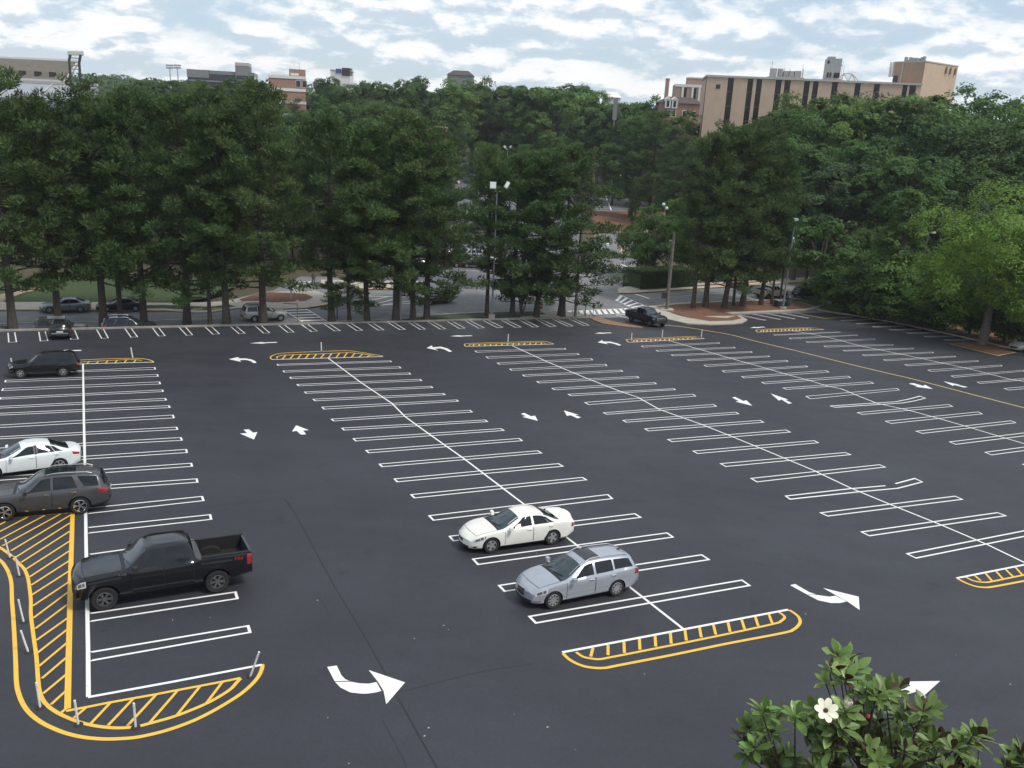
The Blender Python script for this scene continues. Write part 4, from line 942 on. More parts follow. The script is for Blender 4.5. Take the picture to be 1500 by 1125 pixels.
class Body:
    """a car body as a surface P(s, c): s metres back from the nose, c across the section (0 underside ... 11 roof centre)"""
    def __init__(b, sp):
        b.sp = sp; b.L = sp['L']; b.W = sp['W']/2
        b.top = pchip(sp['top']); b.belt = pchip(sp['belt']); b.low = pchip(sp['low'])
        b.plan = pchip(sp['plan']); b.roofw = pchip(sp['roofw'])
        b.bow = sp.get('bow', .16); b.nb = sp.get('nose_bow', .22); b.tb = sp.get('tail_bow', .12)
        b.flare = sp.get('flare', 0.0); b.ax = (sp['axle'], sp['axle']+sp['wb'])
    def section(b, s):
        w = b.W*b.plan(s); zl, zb = b.low(s), b.belt(s); H = zb-zl
        mid = b.L*.5
        def topz(y):
            k_ = b.bow*(y/b.W)**2
            return b.top(s-k_) if s < mid else b.top(min(b.L, s+k_*.8))
        rw = w*b.roofw(s)
        fl = sum(b.flare*math.exp(-((s-a_)/.42)**2) for a_ in b.ax)
        zr = max(topz(rw*.98)-.06*min(1, max(0, (b.top(s)-zb))/.3), zb+.006)
        tw = b.sp.get('tumble', .945)
        g0 = w*tw; 
        zr = max(zr, zb+.012)
        return [(0, zl), (w*.86, zl), (w*.965+fl, zl+.10*H+.02), (w*.992+fl, zl+.38*H), (w*1.0+fl*.6, zl+.66*H), (w*.992, zl+.88*H), (w*.968, zb),
                (g0, zb+.010), ((g0+rw)/2+.012, (zb+.010+zr)/2), (rw, zr), (rw*.88, max(topz(rw*.88)-.012, zr+.004)), (rw*.5, max(topz(rw*.5), zr+.006)), (0, max(b.top(s), zr+.008))]
    def x(b, s, y):
        k_ = (y/b.W)**2
        o = b.nb*k_*max(0, 1-s/.9)**1.5 - b.tb*k_*max(0, 1-(b.L-s)/.9)**1.5
        return s + o
    def P(b, s, c, side=1):
        sec = b.section(s); i = min(int(c), len(sec)-2); t_ = c-i
        y = sec[i][0]*(1-t_)+sec[i+1][0]*t_; zz = sec[i][1]*(1-t_)+sec[i+1][1]*t_
        return Vector((b.L/2 - b.x(s, y), side*y, zz))
    def N(b, s, c, side=1):
        e_ = .01; s0 = min(max(s, e_), b.L-e_); c0 = min(max(c, .02), 11.98)
        d1 = b.P(s0+e_, c0, side)-b.P(s0-e_, c0, side); d2 = b.P(s0, c0+.02, side)-b.P(s0, c0-.02, side)
        n_ = d1.cross(d2)*side
        if n_.length < 1e-9: return Vector((0, 0, 1))
        n_.normalize()
        pt = b.P(s0, c0, side); 
        if n_.dot(pt-Vector((pt.x*.8, 0, .6))) < 0: n_ = -n_
        return n_
    def shell(b, name, mat, parent):
        br = sorted(set([round(p[0], 3) for k_ in ('top', 'belt', 'plan') for p in b.sp[k_] if 0 <= p[0] <= b.L]))
        st = [0.0]; x_ = 0.0
        allb = br + [b.L]
        for q_ in allb:
            while q_ - st[-1] > .17: st.append(st[-1] + (q_-st[-1])/math.ceil((q_-st[-1])/.15))
            if q_ - st[-1] > .012: st.append(q_)
        nc = 13; vs, fs = [], []
        for s in st:
            sec = b.section(s)
            ring = [Vector((b.L/2-b.x(s, y), y, zz)) for y, zz in sec] + [Vector((b.L/2-b.x(s, -y), -y, zz)) for y, zz in sec[-2:0:-1]]
            vs += ring
        n_ = 2*nc-2
        for i in range(len(st)-1):
            for j in range(n_): fs.append((i*n_+j, i*n_+(j+1) % n_, (i+1)*n_+(j+1) % n_, (i+1)*n_+j))
        # end caps as grids between the left and right side of the ring
        def cap(base, s, flip):
            sec = b.section(s); K = 6; rows = []
            for j in range(1, nc-1):
                row = [base+j]
                for k_ in range(1, K):
                    y = sec[j][0]*(1-2*k_/K); vs.append(Vector((b.L/2-b.x(s, y), y, sec[j][1]))); row.append(len(vs)-1)
                row.append(base+n_-j); rows.append(row)
            q = []
            for r0, r1 in zip(rows, rows[1:]):
                for k_ in range(K): q.append((r0[k_], r0[k_+1], r1[k_+1], r1[k_]))
            q.append(tuple([base]+rows[0][::-1])); q.append(tuple(rows[-1]+[base+nc-1]))
            fs.extend([f[::-1] for f in q] if flip else q)
        cap(0, 0.0, True); cap((len(st)-1)*n_, b.L, False)
        me = mesh(name, vs, fs)
        bm = bmesh.new(); bm.from_mesh(me); bmesh.ops.recalc_face_normals(bm, faces=bm.faces[:]); bm.to_mesh(me); bm.free()
        o = link(name, me, [mat, M['well']], parent)
        # wheel arches (and a pickup's bed) are cut out
        mb = MB(); rt = b.sp['tyre']+b.sp.get('arch', .055)
        for a_ in b.ax:
            for sd in (1, -1):
                n2 = 28; y0, y1 = sd*(b.W-.34), sd*(b.W+.3); vs2 = []
                for yy in (y0, y1):
                    for j in range(n2): vs2.append((b.L/2-a_+rt*math.cos(2*math.pi*j/n2), yy, b.sp['tyre']*.98+rt*math.sin(2*math.pi*j/n2)))
                f2 = [(j, (j+1) % n2, n2+(j+1) % n2, n2+j) for j in range(n2)] + [tuple(range(n2))[::-1], tuple(range(n2, 2*n2))]
                mb.add(vs2, f2, 1)
        if 'bed' in b.sp:
            s0, s1, hw, z0 = b.sp['bed']; mb.box((b.L/2-(s0+s1)/2, 0, z0+1.0), (s1-s0, hw*2, 2.0), mi=1)
        cm = mesh('cutter', mb.v, mb.f, mb.m); bm = bmesh.new(); bm.from_mesh(cm); bmesh.ops.recalc_face_normals(bm, faces=bm.faces[:]); bm.to_mesh(cm); bm.free()
        cm.materials.append(mat); cm.materials.append(M['well'])
        co = bpy.data.objects.new('cutter', cm); COL.objects.link(co)
        md = o.modifiers.new('b', 'BOOLEAN'); md.operation = 'DIFFERENCE'; md.object = co; md.solver = 'EXACT'
        try: md.material_mode = 'INDEX'
        except Exception: pass
        dg = bpy.context.evaluated_depsgraph_get(); res = bpy.data.meshes.new_from_object(o.evaluated_get(dg)); o.modifiers.clear()
        o.data = res; bpy.data.objects.remove(co); res.name = name
        res.shade_smooth(); res.set_sharp_from_angle(angle=R(32))
        return o
    def patch(b, name, mat, parent, s0, s1, c0, c1, side=1, off=.005, ns=8, nc=5, mb=None):
        """a panel lying on the surface; s0/s1 may be (bottom, top) pairs"""
        own = mb is None; mb = mb or MB(); g_ = lambda v, t_: v if not isinstance(v, tuple) else v[0]*(1-t_)+v[1]*t_
        vs = []
        for j in range(nc+1):
            t_ = j/nc
            for i in range(ns+1):
                u_ = i/ns
                c_ = (c0 if not isinstance(c0, tuple) else c0[0]*(1-u_)+c0[1]*u_)*(1-t_) + (c1 if not isinstance(c1, tuple) else c1[0]*(1-u_)+c1[1]*u_)*t_
                s_ = g_(s0, t_)*(1-u_)+g_(s1, t_)*u_
                vs.append(b.P(s_, c_, side) + b.N(s_, c_, side)*off)
        fs = []
        for j in range(nc):
            for i in range(ns):
                q = (j*(ns+1)+i, j*(ns+1)+i+1, (j+1)*(ns+1)+i+1, (j+1)*(ns+1)+i)
                fs.append(q if side < 0 else q[::-1])
        mb.add(vs, fs)
        return mb.build(name, mat, parent, smooth_deg=40) if own else mb
    def across(b, name, mat, parent, s0, s1, c0, off=.006, ns=6, inset=0.0, n_=10):
        """a panel over the whole breadth (windscreen, sunroof): from section column c0 across the centre"""
        vs = []
        for i in range(ns+1):
            s_ = s0+(s1-s0)*i/ns
            for j in range(n_+1):
                u_ = -1+2*j/n_; c_ = 12-(12-c0)*abs(u_); sd = 1 if u_ >= 0 else -1
                vs.append(b.P(s_, c_, sd)+b.N(s_, c_, sd)*off)
        fs = [(i*(n_+1)+j, i*(n_+1)+j+1, (i+1)*(n_+1)+j+1, (i+1)*(n_+1)+j) for i in range(ns) for j in range(n_)]
        mb = MB().add(vs, fs); o = mb.build(name, mat, parent, smooth_deg=40); return o
    def face(b, name, mat, parent, end, y0, y1, z0, z1, off=.008, ny=8, thick=.02):
        """a panel on the nose (end 0) or tail (end 1), y0..y1 and z0..z1 in metres"""
        mb = MB(); vs = []; sg = 1 if end == 0 else -1
        sL = 0.0 if end == 0 else b.L
        for k_ in (0, 1):
            for zz in (z0, z1):
                for j in range(ny+1):
                    y = y0+(y1-y0)*j/ny; vs.append(Vector((b.L/2-b.x(sL, y)+sg*(off-(thick if k_ else 0)), y, zz)))
        n1 = ny+1; fs = []
        for j in range(ny):
            fs.append((j, j+1, n1+j+1, n1+j)); fs.append((j, 2*n1+j, 2*n1+j+1, j+1)); fs.append((n1+j, n1+j+1, 3*n1+j+1, 3*n1+j))
        fs += [(0, n1, 3*n1, 2*n1), (ny, 2*n1+ny, 3*n1+ny, n1+ny)]
        mb.add(vs, fs); return mb.build(name, mat, parent)
_wheels = {}
def wheel_meshes(r, wdt, rim, spokes, style):
    key = (round(r, 3), wdt, rim, spokes, style)
    if key in _wheels: return _wheels[key]
    ty = MB().lathe([(rim*.98, -wdt/2+.02), (r*.93, -wdt/2), (r*.985, -wdt/2+.03), (r, -wdt/4), (r, wdt/4), (r*.985, wdt/2-.03), (r*.93, wdt/2), (rim*.98, wdt/2-.02)], 28, 'y')
    rm = MB()
    rm.lathe([(rim, wdt/2-.018), (rim*.93, wdt/2-.012), (rim*.90, wdt/2-.035), (rim*.88, -wdt/2+.02)], 28, 'y')
    rm.lathe([(.0, wdt/2-.03), (rim*.20, wdt/2-.028), (rim*.24, wdt/2-.06)], 14, 'y')
    for i in range(spokes):
        a0 = 2*math.pi*i/spokes
        for k_ in ((0,) if style != 'twin' else (-.14, .14)):
            vs = []; wi, wo = (.15, .11) if style != 'wide' else (.24, .20)
            if style == 'twin': wi, wo = .075, .075
            for rr, hw, yy in ((rim*.16, wi*rim, wdt/2-.03), (rim*.92, wo*rim, wdt/2-.022)):
                aa = a0+k_
                cx_, cz_ = math.cos(aa)*rr, math.sin(aa)*rr; tx, tz = -math.sin(aa)*hw, math.cos(aa)*hw
                vs += [(cx_-tx, yy, cz_-tz), (cx_+tx, yy, cz_+tz), (cx_+tx*1.2, yy-.035, cz_+tz*1.2), (cx_-tx*1.2, yy-.035, cz_-tz*1.2)]
            rm.add(vs, [(0,1,5,4),(1,2,6,5),(3,0,4,7),(2,3,7,6),(4,5,6,7),(0,3,2,1)])
    hub = MB().lathe([(0, wdt/2-.09), (rim*.87, wdt/2-.09), (rim*.87, -wdt/2+.03), (0, -wdt/2+.03)], 20, 'y')
    tm_, rm_, hm = mesh('tyre', ty.v, ty.f), mesh('rim', rm.v, rm.f), mesh('wheel', hub.v, hub.f)
    for x_ in (tm_, rm_): x_.shade_smooth(); x_.set_sharp_from_angle(angle=R(35))
    _wheels[key] = (tm_, rm_, hm); return _wheels[key]
def vehicle(sp, name, label, cat, paint, group=None):
    b = Body(sp); root = thing(name, label, cat, group=group); L, W, hl = b.L, b.W, b.L/2
    b.shell('body', paint, root)
    s_c, s_r0, s_r1, s_b = sp['cowl'], sp['roof0'], sp['roof1'], sp['back']
    # windscreen, back window
    b.across('windscreen', M['glass_light'], root, s_c+.05, s_r0-.03, 9.18)
    if sp.get('rear_glass', True):
        b.across('rear_window', M['glass'], root, s_r1+.05, s_b-.05, sp.get('rear_c', 9.25))
    for sd in (1, -1):
        for i, (s0, s1, c0, c1) in enumerate(sp['windows']):
            b.patch('side_window', M['glass'], root, s0, s1, c0, c1, sd, off=.007)
        for (s0, s1, c0, c1) in sp['doors']:
            dr = b.patch('door', paint, root, s0, s1, c0, c1, sd, off=.008, ns=10, nc=8)
            w_ = .013; a_ = lambda v, d_: (v[0]+d_, v[1]+d_) if isinstance(v, tuple) else v+d_
            b.patch('shut_line', M['gap'], dr, a_(s0, -w_), a_(s1, w_), c0-.14, c1+.06, sd, off=.004, ns=10, nc=8)
            s1v = s1 if not isinstance(s1, tuple) else s1[1]
            p_ = b.P(s1v-.16, sp.get('handle_c', 5.25), sd); n_ = b.N(s1v-.16, 5.25, sd)
            MB().box(p_+n_*.028, (.20, .035, .034)).build('handle', sp.get('handle_mat') or paint, dr)
        # mirror
        ms = sp['mirror']; p_ = b.P(ms, 7.2, sd)
        mm = MB(); k_ = sp.get('mirror_k', 1.0)
        mm.box(p_+Vector((0, sd*.03, .015)), (.08, .10, .04)); mm.add([Vector(v) for v in [(p_.x+.07*k_, p_.y+sd*.06, p_.z+.0), (p_.x+.05*k_, p_.y+sd*.26*k_, p_.z+.02), (p_.x+.05*k_, p_.y+sd*.25*k_, p_.z+.15*k_), (p_.x+.07*k_, p_.y+sd*.06, p_.z+.14*k_), (p_.x-.06, p_.y+sd*.06, p_.z-.01), (p_.x-.06, p_.y+sd*.27*k_, p_.z+.01), (p_.x-.06, p_.y+sd*.26*k_, p_.z+.17*k_), (p_.x-.06, p_.y+sd*.06, p_.z+.16*k_)]], [(0,1,2,3),(4,7,6,5),(0,4,5,1),(1,5,6,2),(2,6,7,3),(3,7,4,0)])
        mm.build('mirror', sp.get('mirror_mat') or paint, root)
        # lamps
        for (s0, s1, c0, c1) in sp['headlamp']:
            hl_ = b.patch('headlamp', M['lamp'], root, s0, s1, c0, c1, sd, off=.010); e_ = (s1-s0)*.12; k_ = (c1-c0)*.16
            b.patch('reflector', M['bowl'], hl_, s0+e_, s0+(s1-s0)*.52, c0+k_, c1-k_, sd, off=.014); b.patch('reflector', M['bowl'], hl_, s0+(s1-s0)*.58, s1-e_, c0+k_, c1-k_, sd, off=.014)
        for (s0, s1, c0, c1) in sp['taillamp']: b.patch('tail_lamp', M['tail'], root, s0, s1, c0, c1, sd, off=.010)
        for (mt, s0, s1, c0, c1, nm) in sp.get('extra', []): b.patch(nm, mt, root, s0, s1, c0, c1, sd, off=.009)
        # sill trim
        b.patch('sill_trim', sp.get('sill_mat') or M['trim'], root, b.ax[0]+sp['tyre']+.08, b.ax[1]-sp['tyre']-.08, .9, 1.95, sd, off=.006)
    h0 = sp.get('hood0', .34)
    hd = b.across('hood', paint, root, h0, s_c-.07, 9.35, off=.010, ns=10)
    b.across('shut_line', M['gap'], hd, h0-.014, s_c-.052, 9.27, off=.005, ns=10)
    b.across('cowl_trim', M['trim'], root, s_c-.05, s_c+.06, 9.3, off=.006, ns=2)
    for sd in (1, -1):      # wipers lie on the foot of the windscreen
        MB().tube([b.P(s_c+.04, 11.9 if sd > 0 else 10.6, sd)+Vector((0, 0, .03)), b.P(s_c+.16, 10.4 if sd > 0 else 11.3, sd)+Vector((0, 0, .035))], .012, 4).build('wiper', M['trim'], root)
    for (nm, mt, end, y0, y1, z0, z1) in sp['faces']: b.face(nm, mt, root, end, y0, y1, z0, z1)
    tm_, rm_, hm = wheel_meshes(sp['tyre'], sp.get('tyre_w', .22), sp['rim'], sp['spokes'], sp.get('spoke_style', 'plain'))
    for a_ in b.ax:
        for sd in (1, -1):
            wh = link('wheel', hm, M['well'], root, (hl-a_, sd*(W-.125), sp['tyre'])); wh.rotation_euler = (0, 0, 0 if sd > 0 else math.pi)
            link('tyre', tm_, M['tyre'], wh); rr = link('rim', rm_, None, wh)
            if len(rm_.materials) == 0: rm_.materials.append(sp['rim_mat'])
    # roof rails
    if sp.get('rails'):
        s0, s1, mt = sp['rails']
        for sd in (1, -1):
            pts = []
            for i in range(9):
                s_ = s0+(s1-s0)*i/8; pts.append(b.P(s_, 10.0, sd)+Vector((0, 0, .012 if i in (0, 8) else .055)))
            MB().tube(pts, .02, 6).build('roof_rail', mt, root)
    if sp.get('sunroof'):
        s0, s1, c0 = sp['sunroof']; b.across('sunroof', M['glass'], root, s0, s1, c0, off=.012)
    if sp.get('antenna'):
        p_ = b.P(sp['antenna'], 12); MB().add([p_+Vector(v) for v in ((.08,-.03,0),(.08,.03,0),(-.08,.03,0),(-.08,-.03,0),(-.07,0,.08))], [(0,1,4),(1,2,4),(2,3,4),(3,0,4),(0,3,2,1)]).build('antenna', M['trim'], root)
    # floor pan closes the underside look and axles
    root['_len'] = L
    return root, b
def place_car(root, front, rear, sp, side):
    """front and rear: ground pixels under the wheels on the side that shows (1 left, -1 right)"""
    A, B = at(*front), at(*rear); d_ = (A-B); yaw = math.atan2(d_.y, d_.x)
    fwd = Vector((math.cos(yaw), math.sin(yaw), 0)); left = Vector((-fwd.y, fwd.x, 0))
    b_ax = sp['axle']; mid = (A+B)/2
    c_ = mid - left*side*(sp['W']/2-.125) - fwd*(sp['L']/2-(sp['axle']+sp['wb']/2))
    orient(root, c_.x, c_.y, yaw)
def orient(root, x, y, yaw, dz=0.0):
    zf = lambda px_, py_: terrain(px_, py_)
    e_ = .9; f_ = Vector((math.cos(yaw), math.sin(yaw), 0)); l_ = Vector((-f_.y, f_.x, 0)); c_ = Vector((x, y, 0))
    zz = lambda v: zf((c_+v).x, (c_+v).y)
    X = Vector((f_.x, f_.y, (zz(f_*e_)-zz(-f_*e_))/(2*e_))).normalized(); Yv = Vector((l_.x, l_.y, (zz(l_*e_)-zz(-l_*e_))/(2*e_)))
    Z = X.cross(Yv).normalized(); Y_ = Z.cross(X)
    m4 = Matrix((X, Y_, Z)).transposed().to_4x4(); m4.translation = Vector((x, y, zf(x, y)+dz+.004)); root.matrix_world = m4
def copy_tree(o, parent=None):
    c_ = o.copy(); COL.objects.link(c_)
    if parent is not None: c_.parent = parent
    for ch in list(o.children): copy_tree(ch, c_)
    return c_
def repaint(root, old, new):
    for ch in [root]+list(root.children_recursive):
        if ch.type == 'MESH' and ch.data and old.name in [m_.name for m_ in ch.data.materials if m_]:
            key = (ch.data.name, new.name)
            if key not in _mcache:
                d_ = ch.data.copy()
                for i, m_ in enumerate(d_.materials):
                    if m_ and m_.name == old.name: d_.materials[i] = new
                _mcache[key] = d_
            ch.data = _mcache[key]
G_ = M
SP = {}
SP['pickup'] = dict(L=5.89, W=2.03, axle=0.96, wb=3.68, tyre=.415, tyre_w=.28, rim=.25, spokes=6, spoke_style='twin', rim_mat=M['alloy_dark'], arch=.10, flare=.02, bow=.10, nose_bow=.16, tail_bow=.02, tumble=.955,
  top=[(0,1.08),(.06,1.17),(.3,1.25),(1.0,1.30),(1.52,1.33),(1.62,1.36),(2.36,1.90),(2.60,1.945),(3.3,1.95),(3.75,1.92),(3.86,1.86),(3.98,1.36),(4.05,1.35),(5.8,1.35),(5.89,1.34)],
  belt=[(0,1.02),(.15,1.12),(.6,1.19),(1.5,1.25),(2.3,1.255),(3.9,1.27),(4.05,1.335),(5.89,1.33)], low=[(0,.50),(.2,.42),(1,.40),(4.9,.42),(5.5,.50),(5.89,.56)],
  plan=[(0,.90),(.12,.955),(.5,.985),(1,1.0),(5.4,1.0),(5.89,.985)], roofw=[(0,.90),(1.5,.88),(2.36,.70),(3.8,.71),(4.02,.93),(5.89,.95)], bed=(4.16,5.80,.80,.86),
  cowl=1.62, roof0=2.36, roof1=3.80, back=3.99, mirror=1.95, mirror_k=1.25, mirror_mat=M['trim'],
  windows=[((1.98,2.46),2.83,7.28,8.86),(2.95,3.74,7.28,8.86)], doors=[(1.82,2.86,1.9,6.05),(2.89,3.86,1.9,6.05)],
  headlamp=[(.02,.34,4.15,5.75)], taillamp=[(5.70,5.87,3.4,5.8)], extra=[],
  faces=[('grille',M['trim'],0,-.62,.62,.72,1.06),('bumper',M['trim'],0,-.86,.86,.50,.70),('tailgate_handle',M['trim'],1,-.12,.12,1.1,1.18),('rear_bumper',M['trim'],1,-.92,.92,.56,.74)])
SP['suv'] = dict(L=5.01, W=2.0, axle=.92, wb=2.86, tyre=.385, tyre_w=.25, rim=.265, spokes=5, spoke_style='twin', rim_mat=M['chrome'], arch=.075, flare=.015, bow=.20, nose_bow=.26, tail_bow=.14,
  top=[(0,.86),(.07,.97),(.4,1.05),(1.0,1.10),(1.30,1.13),(2.22,1.68),(2.5,1.745),(3.1,1.77),(4.0,1.745),(4.55,1.69),(4.72,1.60),(4.93,1.16),(5.01,1.02)],
  belt=[(0,.80),(.2,.90),(.7,1.0),(1.3,1.055),(3,1.09),(4.3,1.13),(4.8,1.12),(5.01,1.0)], low=[(0,.36),(.3,.28),(4.4,.30),(5.01,.44)],
  plan=[(0,.80),(.2,.90),(.6,.97),(1,1),(4.2,1),(4.7,.955),(5.01,.88)], roofw=[(0,.86),(1.3,.86),(2.22,.69),(4.5,.67),(4.75,.74),(5.01,.86)],
  cowl=1.32, roof0=2.24, roof1=4.58, back=4.93, mirror=1.72, mirror_mat=M['trim'], rails=(2.55,4.30,M['alloy']), sunroof=(2.45,3.65,9.75), sill_mat=M['chrome'], handle_mat=M['chrome'],
  windows=[((1.68,2.30),2.68,7.25,8.85),(2.78,(3.72,3.52),7.25,8.85),((3.98,3.72),(4.60,4.50),7.35,8.85)], doors=[(1.52,2.70,1.9,6.05),(2.73,(3.24,3.72),1.9,6.05)],
  headlamp=[(.03,.50,4.6,5.8)], taillamp=[((4.62,4.55),4.97,4.3,6.0)], extra=[],
  faces=[('grille',M['chrome'],0,-.50,.50,.64,.84),('bumper',M['trim'],0,-.8,.8,.38,.52),('rear_bumper',M['trim'],1,-.75,.75,.46,.62),('number_plate',M['plate'],1,-.26,.26,.80,.93)])
SP['boxy_suv'] = dict(L=4.64, W=1.82, axle=.80, wb=2.70, tyre=.36, tyre_w=.24, rim=.215, spokes=6, spoke_style='plain', rim_mat=M['alloy'], arch=.075, flare=.03, bow=.12, nose_bow=.16, tail_bow=.07, tumble=.95,
  top=[(0,.86),(.06,.96),(.4,1.03),(1.0,1.07),(1.26,1.09),(1.95,1.60),(2.2,1.68),(3.0,1.715),(3.9,1.70),(4.25,1.66),(4.34,1.60),(4.58,1.08),(4.64,.98)],
  belt=[(0,.80),(.2,.92),(.7,.98),(1.3,1.03),(4.3,1.06),(4.64,.95)], low=[(0,.40),(.3,.36),(4.2,.36),(4.64,.44)],
  plan=[(0,.86),(.15,.93),(.5,.98),(1,1),(4.1,1),(4.64,.92)], roofw=[(0,.88),(1.26,.88),(1.95,.74),(4.2,.73),(4.4,.80),(4.64,.88)],
  cowl=1.28, roof0=1.97, roof1=4.30, back=4.60, mirror=1.60, mirror_mat=M['trim'], rails=(2.2,4.1,M['trim']), sill_mat=M['alloy'],
  windows=[((1.58,2.02),2.36,7.25,8.85),(2.44,3.14,7.25,8.85),(3.22,(4.28,4.16),7.25,8.85)], doors=[(1.42,2.38,1.9,6.05),(2.41,(2.99,3.34),1.9,6.05)],
  headlamp=[(.03,.28,4.5,5.7)], taillamp=[(4.46,4.63,4.2,5.9)], extra=[(M['amber'],.02,.16,2.6,3.0,'fog_lamp')],
  faces=[('grille',M['trim'],0,-.42,.42,.66,.86),('bumper',M['trim'],0,-.72,.72,.42,.56),('rear_bumper',M['trim'],1,-.76,.76,.44,.60),('number_plate',M['plate'],1,-.26,.26,.72,.84)])
SP['fastback'] = dict(L=4.87, W=1.85, axle=.93, wb=2.85, tyre=.335, rim=.235, spokes=5, spoke_style='twin', rim_mat=M['alloy'], arch=.05, bow=.22, nose_bow=.32, tail_bow=.20,
  top=[(0,.62),(.08,.74),(.5,.86),(1.0,.94),(1.28,.98),(2.2,1.385),(2.5,1.455),(2.9,1.475),(3.3,1.44),(3.7,1.33),(4.35,1.08),(4.75,1.06),(4.84,1.03),(4.87,.92)],
  belt=[(0,.56),(.2,.70),(.7,.82),(1.3,.90),(2.5,.935),(3.6,.98),(4.3,1.015),(4.87,.88)], low=[(0,.24),(.3,.19),(4.3,.20),(4.87,.36)],
  plan=[(0,.74),(.2,.86),(.6,.95),(1.1,1),(4.0,1),(4.5,.95),(4.87,.80)], roofw=[(0,.84),(1.28,.84),(2.3,.645),(3.5,.62),(4.1,.66),(4.4,.80),(4.87,.82)],
  cowl=1.30, roof0=2.22, roof1=3.42, back=4.34, rear_c=9.35, mirror=1.72,
  windows=[((1.62,2.38),2.72,7.3,8.80),(2.86,(3.62,3.42),7.3,8.80),((3.64,3.45),(3.98,3.62),7.4,8.78)], doors=[(1.50,2.76,1.9,6.05),(2.79,(3.32,3.84),1.9,6.05)],
  headlamp=[(.06,.60,4.6,5.6)], taillamp=[((4.50,4.42),4.84,4.5,5.5)], extra=[(M['trim'],2.73,2.85,7.2,8.9,'pillar_trim')],
  faces=[('grille',M['trim'],0,-.42,.42,.36,.56),('number_plate',M['plate'],1,-.26,.26,.62,.74),('rear_bumper',M['trim'],1,-.62,.62,.36,.46)])
SP['sedan'] = dict(L=5.04, W=1.88, axle=1.02, wb=2.807, tyre=.335, rim=.215, spokes=5, spoke_style='wide', rim_mat=M['alloy'], arch=.055, bow=.24, nose_bow=.38, tail_bow=.20,
  top=[(0,.56),(.08,.68),(.5,.82),(1.0,.90),(1.36,.945),(2.34,1.335),(2.65,1.40),(3.05,1.41),(3.45,1.35),(3.75,1.24),(4.25,1.03),(4.8,1.06),(4.98,1.07),(5.02,1.02),(5.04,.88)],
  belt=[(0,.50),(.2,.64),(.7,.79),(1.36,.87),(2.6,.905),(3.6,.95),(4.3,.985),(5.04,.85)], low=[(0,.22),(.3,.19),(4.4,.20),(5.04,.36)],
  plan=[(0,.70),(.2,.83),(.6,.94),(1.1,1),(4.1,1),(4.6,.95),(5.04,.80)], roofw=[(0,.83),(1.36,.84),(2.4,.63),(3.5,.61),(4.1,.68),(4.3,.82),(5.04,.82)],
  cowl=1.38, roof0=2.36, roof1=3.46, back=4.26, rear_c=9.3, mirror=1.82,
  windows=[((1.75,2.52),2.86,7.3,8.80),(2.96,(3.66,3.44),7.3,8.80),((3.68,3.46),(3.92,3.60),7.4,8.75)], doors=[(1.62,2.88,1.9,6.05),(2.91,(3.36,3.88),1.9,6.05)],
  headlamp=[(.10,.66,4.25,5.75)], taillamp=[(4.86,5.01,4.0,5.7)], extra=[(M['amber'],.62,.74,4.6,5.45,'corner_lamp'),(M['trim'],.10,.24,1.9,2.6,'fog_lamp')],
  faces=[('grille',M['trim'],0,-.20,-.03,.40,.53),('grille',M['trim'],0,.03,.20,.40,.53),('bumper',M['trim'],0,-.55,.55,.22,.30),('number_plate',M['plate'],1,-.26,.26,.60,.72)])
SP['wagon'] = dict(L=4.77, W=1.82, axle=.93, wb=2.71, tyre=.325, rim=.225, spokes=9, spoke_style='plain', rim_mat=M['alloy'], arch=.05, bow=.20, nose_bow=.34, tail_bow=.16,
  top=[(0,.62),(.07,.74),(.4,.84),(1.0,.94),(1.28,.98),(2.16,1.40),(2.45,1.475),(3.0,1.50),(3.9,1.47),(4.38,1.40),(4.50,1.33),(4.72,1.0),(4.77,.90)],
  belt=[(0,.56),(.2,.70),(.7,.82),(1.3,.905),(3,.95),(4.2,.99),(4.6,.98),(4.77,.86)], low=[(0,.24),(.3,.19),(4.2,.20),(4.77,.36)],
  plan=[(0,.74),(.2,.86),(.6,.95),(1.1,1),(4.0,1),(4.5,.945),(4.77,.84)], roofw=[(0,.85),(1.28,.85),(2.25,.655),(4.3,.64),(4.55,.72),(4.77,.84)],
  cowl=1.30, roof0=2.18, roof1=4.42, back=4.70, mirror=1.68, rails=(2.35,4.25,M['alloy']), sunroof=(2.42,3.05,10.1), antenna=4.15, handle_mat=M['chrome'],
  windows=[((1.62,2.30),2.62,7.3,8.84),(2.72,3.46,7.3,8.84),(3.54,(4.40,4.26),7.4,8.82)], doors=[(1.46,2.64,1.9,6.05),(2.67,(3.20,3.60),1.9,6.05)],
  headlamp=[(.06,.62,4.2,5.85)], taillamp=[(4.50,4.74,4.2,6.0)], extra=[(M['amber'],.14,.34,2.3,2.7,'corner_lamp')],
  faces=[('grille',M['chrome'],0,-.30,.30,.48,.68),('grille_mesh',M['trim'],0,-.26,.26,.40,.66),('bumper',M['trim'],0,-.60,.60,.24,.34),('number_plate',M['plate'],1,-.26,.26,.68,.80)])
